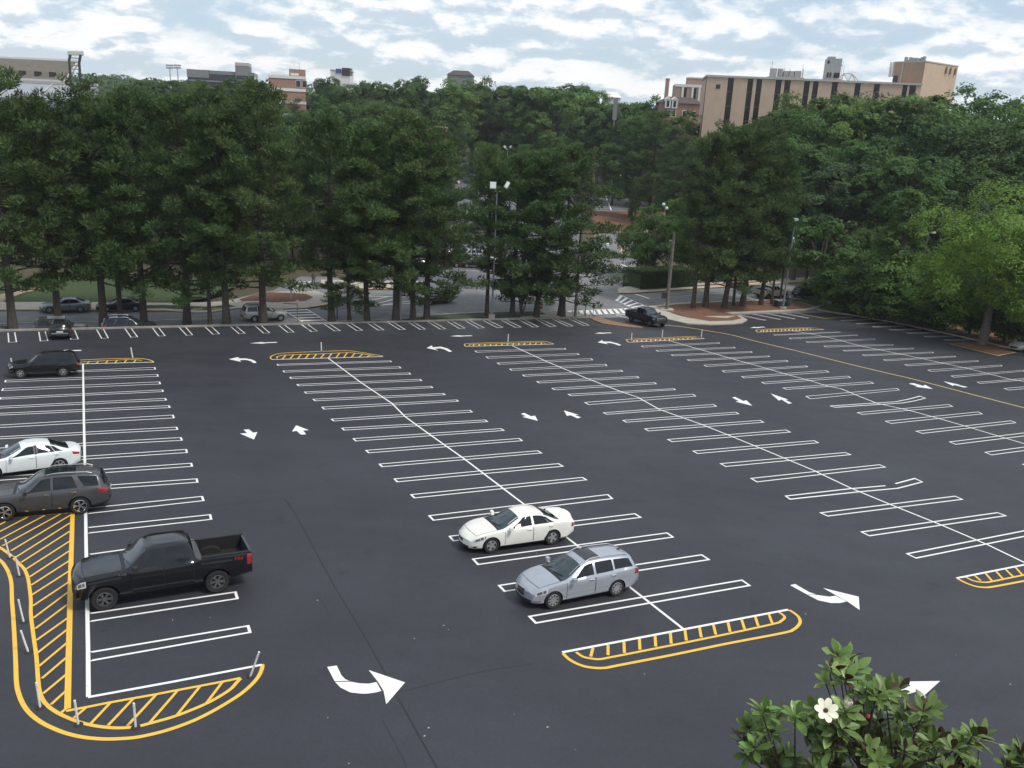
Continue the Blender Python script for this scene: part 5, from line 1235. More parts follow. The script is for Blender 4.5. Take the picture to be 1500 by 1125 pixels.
# ------------------------------------------------------------------ the vehicles in the lot and on the streets
PT = dict(black=car_paint('black car paint', (.006, .0068, .0095), rough=.14), grey=car_paint('grey metallic paint', (.078, .080, .086), .45, .3), black2=car_paint('plain black paint', (.007, .007, .008), rough=.2), white=car_paint('cool white paint', (.70, .74, .74)),
          cream=car_paint('ivory white paint', (.77, .76, .70)), silver=car_paint('silver metallic paint', (.40, .43, .48), .45, .3), navy=car_paint('navy paint', (.008, .012, .024)), steel=car_paint('steel blue paint', (.20, .24, .26), .4), olive=car_paint('olive grey paint', (.045, .042, .034), .3),
          beige=car_paint('beige paint', (.42, .40, .33)), brown=car_paint('brown grey paint', (.075, .068, .06), .3), sand=car_paint('sand silver paint', (.33, .34, .33), .35), dark=car_paint('dark slate paint', (.02, .022, .026), .2), teal=car_paint('pale green paint', (.30, .42, .38), .2), red=car_paint('dark red paint', (.12, .02, .02)))
def text(body, size, mat, parent, mw, name):
    cu = bpy.data.curves.new(name, 'FONT'); cu.body = body; cu.size = size; cu.extrude = .003; cu.align_x = 'CENTER'
    o = bpy.data.objects.new(name, cu); COL.objects.link(o)
    me = bpy.data.meshes.new_from_object(o.evaluated_get(bpy.context.evaluated_depsgraph_get())); bpy.data.objects.remove(o)
    me.name = name
    if len(me.materials): me.materials.clear()
    t_ = link(name, me, mat, parent); t_.matrix_local = mw; return t_
def on_side(b, s, c, side, off=.012):
    p_ = b.P(s, c, side) + b.N(s, c, side)*off; n_ = b.N(s, c, side); X = Vector((-side, 0, 0)); X = (X - n_*X.dot(n_)).normalized(); Y = n_.cross(X)
    m4 = Matrix((X, Y, n_)).transposed().to_4x4(); m4.translation = p_; return m4
pick, bp_ = vehicle(SP['pickup'], 'pickup_truck', 'big black crew-cab pickup with an open bed parked beside the yellow hatched bay', 'pickup', PT['black'])
for sd in (1, -1):
    text('FX4', .17, M['badge_red'], pick, on_side(bp_, 5.40, 4.55, sd), 'decal'); text('F-150', .11, M['alloy_dark'], pick, on_side(bp_, 1.55, 5.25, sd), 'badge')
    mb = MB(); pts = []
    vs = []; K = 10
    for k_ in range(K+1):
        a_ = math.pi*k_/K
        for yy in (sd*.80, sd*.56): vs.append((bp_.L/2-4.64-.40*math.cos(a_), yy, .86+.24*math.sin(a_)))
    mb.add(vs, [(2*k_, 2*k_+2, 2*k_+3, 2*k_+1) for k_ in range(K)] + [tuple(2*k_+1 for k_ in range(K+1))]); mb.build('wheelhouse', M['bedliner'], pick)
    bp_.patch('arch_moulding', M['trim'], pick, .42, 1.50, 4.6, 5.0, sd, off=.02); bp_.patch('arch_moulding', M['trim'], pick, 4.10, 5.18, 4.6, 5.0, sd, off=.02)
    MB().box((bp_.L/2-4.98, sd*.86, 1.365), (1.7, .10, .03)).build('bed_rail_cap', M['trim'], pick)
MB().box((bp_.L/2-5.2, .3, .90), (.5, .06, .06)).box((bp_.L/2-5.3, .45, .93), (.08, .08, .1)).build('bed_fitting', M['cream'], pick)
MB().tube([bp_.P(3.95, 10, 1)+Vector((0, 0, .0)), bp_.P(3.95, 12, 1)], .02, 5).build('brake_lamp', M['tail'], pick)
place_car(pick, (152, 893), (320, 866), SP['pickup'], 1)
suv, _ = vehicle(SP['suv'], 'suv', 'dark grey suv with chrome wheels and black roof panels parked at the left edge', 'suv', PT['grey'])
place_car(suv, (6.3, 762.4), (119.7, 752), SP['suv'], 1)
sed, _ = vehicle(SP['sedan'], 'sedan', 'ivory white four-door sedan with a tail spoiler, parked next to the silver wagon', 'car', PT['cream'])
place_car(sed, (719.3, 809.3), (806.7, 797.3), SP['sedan'], 1)
wag, wb_ = vehicle(SP['wagon'], 'station_wagon', 'silver station wagon with sunroof and roof rails beside the ivory sedan', 'car', PT['silver'])
mb = MB(); mb.lathe([(.0, 0), (.055, 0), (.055, .012), (.0, .014)], 16, 'x', (wb_.L/2-.0, 0, .58)); mb.build('emblem', M['chrome'], wag)
place_car(wag, (810, 890), (899.6, 872.4), SP['wagon'], 1)
bsu, _ = vehicle(SP['boxy_suv'], 'suv', 'black boxy suv with roof rails at the far end of the left parking row', 'suv', PT['black2'])
place_car(bsu, (29.9, 554.4), (93.3, 551.7), SP['boxy_suv'], 1)
fus, _ = vehicle(SP['fastback'], 'sedan', 'white sloping-roof sedan cut by the left edge, behind the dark grey suv', 'car', PT['white'])
Bq = at(87.5, 690); dq = (at(62, 693.2)-Bq).normalized()*2.85; Aq = Bq+dq
yaw_row = math.atan2(dq.y, dq.x); fw = Vector((math.cos(yaw_row), math.sin(yaw_row), 0)); lf = Vector((-fw.y, fw.x, 0))
cq = (Aq+Bq)/2 - lf*(1.85/2-.125) - fw*(4.87/2-(.93+1.425)); orient(fus, cq.x, cq.y, yaw_row)
def clone(src, paint_old, paint_new, name, label, cat, group=None):
    c_ = copy_tree(src); c_.name = name; c_['label'] = label; c_['category'] = cat
    if group: c_['group'] = group
    elif 'group' in c_: del c_['group']
    repaint(c_, paint_old, paint_new); return c_
YAW = math.atan2(.437, .899)
def on_street(c_, px, off, yaw, ahead=0.0):
    x = -40.0
    for _ in range(30):
        y = edge_y(x)+off; d = Vector((x, y, terrain(x, y)+.6))-CAM
        cx_ = CX + F_PX*d.dot(CR)/d.dot(_f); x += (px-cx_)*d.dot(_f)/F_PX*.8
    orient(c_, x, edge_y(x)+off, yaw)
tun = clone(pick, PT['black'], PT['navy'], 'pickup_truck', 'dark blue pickup with a chrome grille driving into the lot from the street', 'pickup')
for ch in list(tun.children_recursive):
    if ch.name.split('.')[0] in ('decal', 'badge', 'bed_fitting', 'hood_bulge'): bpy.data.objects.remove(ch)
    elif ch.name.split('.')[0] == 'grille':
        bpy.data.objects.remove(ch)
bp_.face('grille', M['chrome'], tun, 0, -.60, .60, .80, 1.10, off=.02); bp_.face('grille_mesh', M['trim'], tun, 0, -.50, .50, .82, 1.0, off=.03)
p_ = at(946, 474.5); orient(tun, p_.x, p_.y, math.atan2(-.877, .48))
st = 'cars on the street beyond the pines'
c_ = clone(fus, PT['white'], PT['steel'], 'sedan', 'steel blue sedan parked along the yellow kerb at the far left', 'car', st); place_car(c_, (75.2, 458.8), (116, 457.9), SP['fastback'], 1)
c_ = clone(sed, PT['cream'], PT['dark'], 'sedan', 'dark sedan along the far kerb in the shade, behind two pine trunks', 'car', st); place_car(c_, (158.9, 457.2), (196.5, 456.4), SP['sedan'], 1)
c_ = clone(bsu, PT['black2'], PT['olive'], 'suv', 'olive grey suv with a silver roof rack behind the hatchback, on the street', 'suv', st); on_street(c_, 89, 1.9, YAW)
roof = [ch for ch in c_.children if ch.name.startswith('roof_rail')]
MB().box((-.35, 0, 1.76), (1.5, 1.05, .05)).build('roof_rack', M['alloy'], c_)
c_ = clone(suv, PT['grey'], PT['navy'], 'suv', 'dark blue suv parked on the street just behind the kerb between pine trunks', 'suv', st); on_street(c_, 189, 1.9, YAW)
c_ = clone(fus, PT['white'], PT['navy'], 'sedan', 'dark car on the street, only its hood seen at the far left edge', 'car', st); on_street(c_, -26, 1.9, YAW)
c_ = clone(bsu, PT['black2'], PT['sand'], 'suv', 'light silver suv on the street half hidden by a pine trunk', 'suv', st); place_car(c_, (408.8, 470.6), (375.2, 472), SP['boxy_suv'], -1)
c_ = clone(sed, PT['cream'], PT['brown'], 'sedan', 'brown grey sedan crossing the street behind the pines', 'car', st); place_car(c_, (628, 446.6), (658.4, 443.6), SP['sedan'], 1)
c_ = clone(pick, PT['black'], PT['beige'], 'pickup_truck', 'beige pickup behind the pines of the mulch island', 'pickup', st)
for ch in list(c_.children_recursive):
    if ch.name.split('.')[0] in ('decal', 'badge', 'hood_bulge', 'bed_fitting'): bpy.data.objects.remove(ch)
place_car(c_, (1150, 437.2), (1122.5, 438.8), SP['pickup'], -1)
c_ = clone(bsu, PT['black2'], PT['dark'], 'suv', 'dark suv on the street behind the small tree by the blue bin', 'suv', st); place_car(c_, (1197, 436.3), (1173, 438.6), SP['boxy_suv'], -1)
c_ = clone(wag, PT['silver'], PT['dark'], 'station_wagon', 'dark hatchback seen from behind, nosed in to the kerb at the far left', 'car')
L0, R0 = at(73, 496.5), at(104, 495.3); mid = (L0+R0)/2; dv_ = Vector((-.4375, .8992, 0)).normalized(); mid = mid + dv_*(4.77/2-.95); orient(c_, mid.x, mid.y, math.atan2(dv_.y, dv_.x))
MB().box((-4.77/2+.02-.0, 0, .60), (.10, 1.3, .10)).build('bumper_strip', M['alloy'], c_)
c_ = clone(fus, PT['white'], PT['sand'], 'sedan', 'pale silver car at the right edge, only its nose in the frame', 'car'); du_ = Vector((-.8992, -.4375, 0)); A_ = at(1497, 517); orient(c_, A_.x-du_.x*2.3-.45, A_.y-du_.y*2.3+.9, math.atan2(du_.y, du_.x))
# cars in the far car parks
fc = [(893, 273, fus, 'white', 'navy', 'dark blue car at the near left of the far car park, under the pines', 'car', 0), (904, 275, fus, 'white', 'teal', 'pale green car beside the dark blue one in the far car park', 'car', 0), (898, 267, sed, 'cream', 'dark', 'dark car in the back line of the far car park', 'car', 0), (920, 266, sed, 'cream', 'sand', 'silver car in the far car park left of a pine trunk', 'car', 0),
      (971, 272.5, fus, 'white', 'white', 'white car at the right end of the far car park line', 'car', 0), (944, 265, sed, 'cream', 'brown', 'brown car in the far car park behind a pine', 'car', 0)]
rr = random.Random(8); kinds = [(fus, 'white'), (sed, 'cream'), (wag, 'silver'), (suv, 'grey'), (bsu, 'black2')]
for r_, (y_, n_) in enumerate(((256, 5), (268, 5), (290, 5), (322, 5), (352, 5), (378, 4), (392, 4))):
    for i in range(n_):
        k_, po = rr.choice(kinds); pn = rr.choice(['white', 'sand', 'silver', 'dark', 'white', 'steel', 'black2', 'red'])
        fc.append((618+i*36+rr.uniform(-8, 8)+(392-y_)*.12, y_+rr.uniform(-2, 2), k_, po, pn, '%s %s, %s from left in %s line of the far car park' % ({'white': 'white', 'sand': 'pale silver', 'silver': 'silver grey', 'dark': 'dark slate', 'steel': 'bluish', 'black2': 'black', 'red': 'dark red'}[pn], k_.name.split('.')[0].replace('_', ' '), ['first', 'second', 'third', 'fourth', 'fifth'][i], ['back', 'second', 'third', 'fourth', 'fifth', 'sixth', 'nearest'][r_]), 'car', rr.choice([0, 0, math.pi])))
for px, py, k_, po, pn, lb, ct, fl in fc:
    c_ = clone(k_, PT[po], PT[pn], k_.name.split('.')[0], lb, ct, 'cars in the far car parks'); p_ = at(px, py); orient(c_, p_.x, p_.y, math.atan2(-.35, -.93)+fl, .03)
van_b = at(667, 391)
# ------------------------------------------------------------------ delineator posts
M['post'] = material('white plastic post', (0.72, 0.72, 0.71), 0.5, vary=.12, scale=6)
M['rubber'] = material('black rubber base', (0.02, 0.02, 0.02), 0.8)
def delineator(base, top, label, grp, w=.062):
    p_ = at(*base); d = ray(*top); 
    # the top stands in the plane across the view through the base
    q_ = CAM + d*((p_-CAM).dot(_f)); v = q_ - p_
    # keep the part of the lean that shows, upright otherwise
    hgt = max(.75, min(1.1, v.length)); ax_ = Vector((v.x, v.y*0, v.z)).normalized()
    if abs(ax_.x) < .12: ax_ = Vector((ax_.x, 0, 1)).normalized()
    t_ = thing('delineator_post', label, 'post', p_, 0, grp)
    MB().lathe([(0, .04), (.07, .04), (.12, .02), (.13, 0)], 14).build('base', M['rubber'], t_)
    s_ = MB(); sx = ax_.cross(Vector((0, 1, 0))).normalized()
    s_.tube([Vector((0, 0, .03)), ax_*hgt*.5, ax_*hgt], [w*.52, w*.5, w*.48], 10); s_.build('post', M['post'], t_, smooth_deg=40)
    MB().tube([ax_*hgt*.78, ax_*hgt*.9], w*.53, 10).build('reflector_band', M['plate'], t_)
for base, top, lb in [((14.7,817.6),(12.8,787),'white post at the top end of the hatched bay, nearest the left edge'),((28.5,844),(28,812),'white post on the curve beside the second slanting stripe of the hatched bay'),((34.7,911.7),(33.3,874),'upright white post on the left lane of the hatched bay with a ring base'),((41.3,955.7),(36.8,919),'white post tilted to the left below the ring-based one'),
    ((59,1037),(60,993.5),'white post at the lower left bend of the hatched bay'),((114.7,1062),(115.5,1019.7),'white post at the bottom corner, below the white line corner'),((198.7,1066),(201.3,1023.7),'white post among the slanting stripes of the lower hatched tail'),((366.7,991.7),(382.7,949),'white post leaning to the right at the tip of the hatched tail')]:
    delineator(base, top, lb, 'posts round the hatched bay')
for base, top, lb in [((194.4,524.4),(193.6,508.7),'white post on the far island of the left parking row'),((470.9,514.5),(471.2,501.2),'white post on the wide hatched island'),((744,501),(744.8,489.3),'white post on the thin island left of the centre arrow'),((924.7,499.2),(925.2,487.5),'left of the three white posts on the island by the driveway'),((969.7,494.4),(970.2,482.9),'middle of the three white posts on the island by the driveway'),((1027.1,494.4),(1027.6,483.2),'right of the three white posts on the island by the driveway'),((18.5,539),(18.4,525),'white post behind the hood of the black boxy suv')]:
    delineator(base, top, lb, 'posts on the far islands', .10)
# ------------------------------------------------------------------ poles, lamps and signs
M['steel'] = material('galvanised steel', (0.30, 0.31, 0.32), 0.5, metal=.35, vary=.15, scale=1.5)
M['dark_steel'] = material('dark painted steel', (0.025, 0.027, 0.03), 0.5)
M['wood'] = material('weathered pole wood', (0.16, 0.14, 0.12), 0.9, vary=.25, scale=2)
M['lampglass'] = material('lamp glass', (0.62, 0.66, 0.62), 0.25, spec=.6)
M['sign_red'] = material('red sign face', (0.45, 0.03, 0.025), 0.5)
M['sign_orange'] = material('orange red banner', (0.55, 0.08, 0.03), 0.6)
M['box_green'] = material('dark green cabinet', (0.03, 0.045, 0.035), 0.6)
M['bin_blue'] = material('blue grey bin', (0.05, 0.075, 0.10), 0.5)
def height_to(p_, row):
    lo, hi = 0.0, 90.0
    for _ in range(40):
        mid = (lo+hi)/2; w_ = p_+Vector((0, 0, mid))-CAM
        if CY-F_PX*w_.dot(CU)/w_.dot(_f) > row: lo = mid
        else: hi = mid
    return lo
def pole(name, label, base, top_row, r0, r1, mat, cat='pole', group=None, lean=(0, 0)):
    p_ = at(*base); hh = height_to(p_, top_row); t_ = thing(name, label, cat, p_, 0, group)
    MB().tube([(0, 0, 0), (lean[0]*hh*.5, lean[1]*hh*.5, hh*.5), (lean[0]*hh, lean[1]*hh, hh)], [r0, (r0+r1)/2, r1], 10).build('shaft', mat, t_, smooth_deg=50)
    return t_, hh
t_, hh = pole('floodlight_pole', 'tall grey floodlight pole with two lamp heads standing among the pines', (720.3, 467.6), 281, .13, .07, M['steel'], 'lamp post')
MB().tube([(-.55, 0, hh), (.75, 0, hh+.05), (.95, 0, hh+.5)], .045, 8).build('cross_arm', M['steel'], t_)
MB().box((0, 0, .25), (.7, .7, .6)).build('footing', M['concrete'], t_)
for nm, c0, ry, sz in (('lamp_head', (-.45, -.2, hh+.65), 0, (.72, .4, .82)), ('lamp_head', (1.05, 0, hh+.75), .5, (.42, .5, .80))):
    lm = MB(); mr_ = Matrix.Rotation(ry, 3, 'Y') @ Matrix.Rotation(-.35, 3, 'X')
    lm.box(c0, sz, mat=mr_); l_ = lm.build(nm, M['steel'], t_)
    MB().box(Vector(c0)+mr_ @ Vector((0, -sz[1]/2-.02, .02)), (sz[0]*.86, .03, sz[2]*.82), mat=mr_).build('lens', M['lampglass'], l_)
for zz in (.45, .62): MB().box((.22, 0, hh*zz), (.5, .04, .05)).build('step_bracket', M['steel'], t_)
t_, hh = pole('floodlight_pole', 'far floodlight pole with a forked lamp head beyond the tall one', (740, 300), 219, .14, .09, M['steel'], 'lamp post')
for sx in (-1, 1): MB().tube([(0, 0, hh-.2), (sx*.55, 0, hh+.4)], .07, 6).box((sx*.75, 0, hh+.65), (.7, .5, .55), mat=Matrix.Rotation(-.7*sx, 3, 'Y')).build('lamp_head', M['lampglass'], t_)
pole('utility_pole', 'grey steel pole right beside a pine trunk left of the brown sedan', (586, 468.4), 372, .17, .13, M['steel'])
t_, hh = pole('utility_pole', 'grey wooden pole at the right end of the pine row by the crosswalk', (842.5, 463.2), 300, .19, .13, M['wood'])
t_, hh = pole('signal_pole', 'thick bare grey pole with a traffic signal box at the corner of the mulch island', (976.2, 455.5), 341, .26, .17, M['wood'])
MB().box((-.55, -.1, hh*.205), (.55, .45, .75)).build('signal_head', M['dark_steel'], t_); MB().box((-.3, 0, hh*.9), (.5, .12, .16)).build('bracket', M['steel'], t_); MB().box((0, 0, .12), (1.7, 1.2, .35)).build('footing', M['concrete'], t_)
t_, hh = pole('lamp_post', 'tall slim lamp post at the right end of the mulch island by the green cabinet', (1146.4, 453.4), 322, .14, .07, M['steel'], 'lamp post')
MB().box((0, -.25, hh+.1), (.55, .7, .28)).build('lamp_head', M['lampglass'], t_); MB().box((0, 0, .15), (.8, .8, .4)).build('footing', M['concrete'], t_)
t_, hh = pole('utility_pole', 'dark pole carrying a grey can transformer behind the slim lamp post', (1141, 449), 346, .16, .11, M['dark_steel'])
MB().lathe([(0, hh-1.3), (.36, hh-1.3), (.38, hh-.2), (.30, hh-.1), (0, hh-.08)], 16, 'z', (.45, -.25, 0)).build('transformer', M['lampglass'], t_); MB().tube([(.45, -.25, hh-.1), (.5, -.25, hh+.35)], .05, 6).build('bushing', M['steel'], t_)
t_, hh = pole('lamp_post', 'two-headed area light standing in the trees left of the yellow-green tree', (1337, 466), 341, .10, .07, M['wood'], 'lamp post')
MB().box((0, 0, hh), (1.2, .06, .06)).build('cross_arm', M['steel'], t_)
for sx in (-.6, .6): MB().box((sx, -.1, hh+.08), (.5, .4, .2)).build('lamp_head', M['lampglass'], t_)
p_ = at_depth(973, 316, 152); p_.z = terrain(p_.x, p_.y); hh = height_to(p_, 301)
t_ = thing('globe_lamp', 'pole with two white globe lamps rising from the bright green tree', 'lamp post', p_); MB().tube([(0, 0, 0), (0, 0, hh)], .07, 8).build('shaft', M['steel'], t_)
for c0 in ((-.28, 0, hh+.15), (.28, 0, hh-.45)): MB().lathe([(0, -.3), (.2, -.22), (.3, 0), (.2, .22), (0, .3)], 14, 'z', c0).build('globe', M['lampglass'], t_)
def ped_signal(base, top, label):
    t_, hh = pole('pedestrian_signal', label, base, top, .06, .05, M['dark_steel'], 'traffic signal', 'pedestrian signals')
    MB().box((-.08, 0, hh-.30), (.50, .35, .62)).build('signal_head', M['dark_steel'], t_); MB().box((-.08, -.19, hh-.24), (.22, .03, .2)).build('lens', M['plate'], t_)
ped_signal((494, 466.5), 436, 'black pedestrian signal post just right of the bare-trunked pine'); ped_signal((857, 463.8), 434, 'black pedestrian signal post by the driveway at the right end of the pine row')
t_, hh = pole('street_sign', 'bare post with a thin arm beside the crosswalk bars', (436.3, 472), 441, .055, .05, M['wood'], 'sign'); MB().box((-.75, 0, hh*.86), (1.5, .05, .06)).build('arm', M['dark_steel'], t_); MB().box((0, -.05, hh*.98), (.3, .03, .35)).build('plate', M['concrete'], t_)
t_, hh = pole('street_sign', 'white slender post on the round mulch bed across the street', (426.5, 440.5), 412, .07, .06, M['post'], 'sign'); MB().box((0, -.06, hh*.85), (.35, .03, .5)).build('plate', M['post'], t_)
t_, hh = pole('street_sign', 'small red and white sign on a post beside a pine, in the grass verge', (791.3, 463), 446, .04, .04, M['steel'], 'sign'); MB().box((0, -.06, hh*.86), (.46, .03, .58)).build('plate', M['sign_red'], t_); MB().box((.03, -.08, hh*.9), (.2, .02, .2)).build('legend', M['plate'], t_)
t_, hh = pole('street_sign', 'orange red banner standing above the roof of the light silver suv', (378.5, 455), 443.5, .04, .04, M['steel'], 'sign'); MB().box((0, -.06, hh*.62), (.55, .03, hh*.72)).build('plate', M['sign_orange'], t_)
t_, hh = pole('street_sign', 'thin post with a small plate at the driveway edge, right of the black signal', (868.5, 463.5), 447, .04, .04, M['dark_steel'], 'sign'); MB().box((0, -.05, hh*.9), (.3, .03, .4)).build('plate', M['dark_steel'], t_)
pole('marker_post', 'short white marker post at the foot of the thick bare pole', (974.5, 449.3), 443.5, .13, .12, M['post'], 'post')
t_ = thing('utility_cabinet', 'squat dark green cabinet on the mulch at the foot of the slim lamp post', 'cabinet', at(1141, 450.3), .44); MB().box((0, 0, .5), (1.3, 1.0, 1.0)).build('case', M['box_green'], t_); MB().box((0, 0, 1.04), (1.42, 1.12, .09)).build('lid', M['steel'], t_)
t_ = thing('litter_bin', 'blue grey litter bin right of the slim lamp post', 'bin', at(1153.5, 449.5), .44); MB().lathe([(0, 0), (.36, 0), (.40, 1.25), (.36, 1.3)], 16).build('drum', M['bin_blue'], t_); MB().lathe([(.42, 1.3), (.42, 1.4), (.2, 1.62), (0, 1.66)], 16).build('lid', M['dark_steel'], t_)
# ------------------------------------------------------------------ a person at the side-street stop line
def person():
    p_ = at(459.5, 418.5); verts = [(0,0,.98),(0,.02,1.25),(0,.0,1.46),(0,0,1.56),(0,-.02,1.70),(.17,0,1.42),(.25,-.02,1.14),(.23,-.12,.90),(-.17,0,1.42),(-.24,-.05,1.14),(-.20,-.16,.92),(.10,0,.92),(.11,-.03,.50),(.11,.02,.09),(.11,-.13,.05),(-.10,0,.92),(-.13,.06,.50),(-.12,.12,.09),(-.12,-.03,.05)]
    ed = [(0,1),(1,2),(2,3),(3,4),(2,5),(5,6),(6,7),(2,8),(8,9),(9,10),(0,11),(11,12),(12,13),(13,14),(0,15),(15,16),(16,17),(17,18)]
    rad = [.15,.15,.13,.06,.105,.075,.05,.04,.075,.05,.04,.095,.07,.05,.045,.095,.07,.05,.045]
    me = bpy.data.meshes.new('person'); me.from_pydata(verts, ed, []); o = bpy.data.objects.new('person', me); COL.objects.link(o)
    md = o.modifiers.new('s', 'SKIN')
    for v, r_ in zip(me.skin_vertices[0].data, rad): v.radius = (r_, r_)
    me.skin_vertices[0].data[0].use_root = True
    o.modifiers.new('d', 'SUBSURF').levels = 1
    res = bpy.data.meshes.new_from_object(o.evaluated_get(bpy.context.evaluated_depsgraph_get())); bpy.data.objects.remove(o)
    M['cloth'] = material('grey clothing', (.10, .095, .095), .9, vary=.3, scale=6); M['skin'] = material('skin', (.42, .27, .2), .6)
    q_ = link('person', res, M['cloth'], None, p_); res.shade_smooth(); tag(q_, 'person in a red cap and grey clothes standing by the side-street crosswalk', 'person')
    q_.rotation_euler = (0, 0, .4)
    MB().lathe([(.10, 1.66), (.125, 1.72), (.12, 1.80), (.06, 1.85), (0, 1.86)], 14).box((0, -.12, 1.72), (.16, .14, .02)).build('cap', M['sign_red'], q_); MB().lathe([(0, 1.56), (.07, 1.58), (.105, 1.66), (.108, 1.71)], 14, 'z', (0, -.015, 0)).build('head', M['skin'], q_)
person()
# ------------------------------------------------------------------ buildings beyond the trees
M['tan'] = material('tan brick', (0.53, 0.405, 0.30), 0.9, vary=.08, scale=.6)
M['tan_dark'] = material('tan brown brick and wall shade', (0.36, 0.265, 0.20), 0.9, vary=.08, scale=.6)  # real brown brick elsewhere; on the penthouse it paints the left wall's shade
M['coping'] = material('pale metal coping', (0.45, 0.44, 0.42), 0.6)
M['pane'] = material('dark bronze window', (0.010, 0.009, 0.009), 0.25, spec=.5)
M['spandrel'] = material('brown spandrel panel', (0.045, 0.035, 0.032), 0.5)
M['brick'] = material('red brick', (0.34, 0.20, 0.15), 0.9, vary=.12, scale=.8)
M['roof_brown'] = material('brown roof shingles', (0.075, 0.058, 0.052), 0.9, vary=.15, scale=1)
M['white_trim'] = material('white painted trim', (0.70, 0.70, 0.68), 0.6)
M['grey_wall'] = material('grey concrete wall', (0.20, 0.21, 0.22), 0.85, vary=.08, scale=.5)
M['blue_glass'] = material('dark blue glass wall', (0.022, 0.03, 0.042), 0.15, spec=.6)
M['deck'] = material('weathered concrete stand', (0.29, 0.26, 0.215), 0.9, vary=.15, scale=.4)
M['roof_grey'] = material('grey metal roof', (0.30, 0.32, 0.35), 0.6)
M['machine'] = material('grey roof machinery', (0.34, 0.36, 0.38), 0.55, metal=.2, vary=.2, scale=1.5)
def frame(px0, d0, px1, d1, top):
    """a facade from column px0 at depth d0 to px1 at d1; its top edge shows at pixel row top above px0"""
    A = at_depth(px0, top, d0); B_ = at_depth(px1, top, d1); zt = A.z
    g0, g1 = terrain(A.x, A.y), terrain(B_.x, B_.y); zb = min(g0, g1)-.5
    U = Vector((B_.x-A.x, B_.y-A.y, 0)); W_ = U.length; U.normalize(); Nn = Vector((-U.y, U.x, 0))
    if Nn.y < 0: Nn = -Nn
    return dict(o=Vector((A.x, A.y, zb)), U=U, N=Nn, W=W_, H=zt-zb, rz=math.atan2(U.y, U.x))
def slab_at(mb, f, u0, u1, n0, n1, z0, z1, mi=0):
    c_ = f['o'] + f['U']*((u0+u1)/2) + f['N']*((n0+n1)/2) + Vector((0, 0, (z0+z1)/2)); return mb.box(c_, (u1-u0, abs(n1-n0), z1-z0), f['rz'], mi)
def px_u(f, px, row_h=0):
    """distance along a facade of a pixel column, on the level of its top"""
    lo, hi = -200.0, 400.0
    for _ in range(50):
        m_ = (lo+hi)/2; p_ = f['o']+f['U']*m_+Vector((0, 0, f['H']-row_h)); d = p_-CAM
        if CX+F_PX*d.dot(CR)/d.dot(_f) < px: lo = m_
        else: hi = m_
    return lo
def bld(name, label, f): 
    t_ = thing(name, label, 'building', f['o']); return t_
def put(mb, name, mat, t_, sd=None):
    loc = t_.location; mb.v = [(Vector(v)-loc)[:] for v in mb.v]; return mb.build(name, mat, t_)
# tan building with window strips
f = frame(1036, 250, 1352, 242.5, 112); t_ = bld('office_building', 'long tan brick building with dark vertical window strips and machinery on its roof', f)
strips = [(1067,1075.7),(1096,1104),(1109,1117),(1137,1145.6),(1150,1158.7),(1178.7,1187),(1191.7,1199.7),(1219.5,1228),(1253.3,1261.6),(1281,1289.6),(1322.9,1330),(1333,1342.5)]
us = [(px_u(f, a_), px_u(f, b_)) for a_, b_ in strips]
prev = 0.0; DP = 24.0
mb = MB()
slab_at(mb, f, 0.0, f['W'], .42, DP, 0, f['H']-.02)
put(mb, 'core_wall', M['tan'], t_)
for u0, u1 in us+[(f['W'], None)]:
    mb = MB(); slab_at(mb, f, prev+(0.012 if prev else 0), u0, 0, .40, 0, f['H']-.05); put(mb, 'wall_pier', M['tan'], t_)
    prev = u1
for u0, u1 in us:
    for k_ in range(7):
        z1 = f['H']-.06-k_*3.72; mb = MB(); slab_at(mb, f, u0+.02, u1-.02, .28, .36, z1-3.30, z1); put(mb, 'window', M['pane'], t_)
        mb = MB(); slab_at(mb, f, u0+.02, u1-.02, .20, .36, z1-3.70, z1-3.32); put(mb, 'spandrel', M['spandrel'], t_)
mb = MB(); slab_at(mb, f, -.3, f['W']+.3, -.25, .2, f['H']-.02, f['H']+.45); slab_at(mb, f, -.3, .1, .2, DP, f['H']-.02, f['H']+.45); put(mb, 'coping', M['coping'], t_)
mb = MB(); slab_at(mb, f, 2.6, 3.7, -.06, .02, f['H']-3.0, f['H']-1.9); put(mb, 'vent', M['spandrel'], t_)
mb = MB(); slab_at(mb, f, -.14, .0, .6, 1.4, 0, f['H']-.1); put(mb, 'corner_dark_strip', M['spandrel'], t_)  # dark brown strip up the end wall near the left corner
def ubox(nm, mat, px0, px1, n0, n1, h0, h1):
    u0, u1 = px_u(f, px0, -h0), px_u(f, px1, -h0); mb = MB(); slab_at(mb, f, u0, u1, n0, n1, f['H']+h0, f['H']+h1); return put(mb, nm, mat, t_)
ubox('chiller_base', M['machine'], 1129, 1183, 6, 10, .3, 1.0)
for a_, b_, h_ in ((1134,1142,3.1),(1145,1151,3.1),(1153,1160,2.6),(1161,1168,2.6),(1169,1178.5,2.7)): ubox('chiller', M['machine'], a_, b_, 6.4, 9.6, 1.02, h_)
for a_ in (1131, 1143.5, 1152, 1160.5, 1180.5): ubox('pipe', M['steel'], a_, a_+.7, 6.0, 6.2, 1.0, 3.2)
ubox('mast', M['steel'], 1135.4, 1135.9, 7, 7.2, 3.1, 5.2); ubox('mast', M['steel'], 1180.4, 1180.9, 7, 7.2, 1.0, 4.4)
ubox('cooling_tower', M['machine'], 1216, 1236.5, 6, 11, 1.0, 6.2); ubox('tower_fan_housing', M['machine'], 1222, 1232, 7, 10, 6.22, 6.7); ubox('tower_base', M['steel'], 1214, 1238, 5.6, 11.4, .3, .98)
for a_ in (1217, 1221, 1227.2): ubox('louvre', M['pane'], a_, a_+(2.4 if a_ < 1225 else 8.4), 5.9, 5.98, 1.3, 2.6)
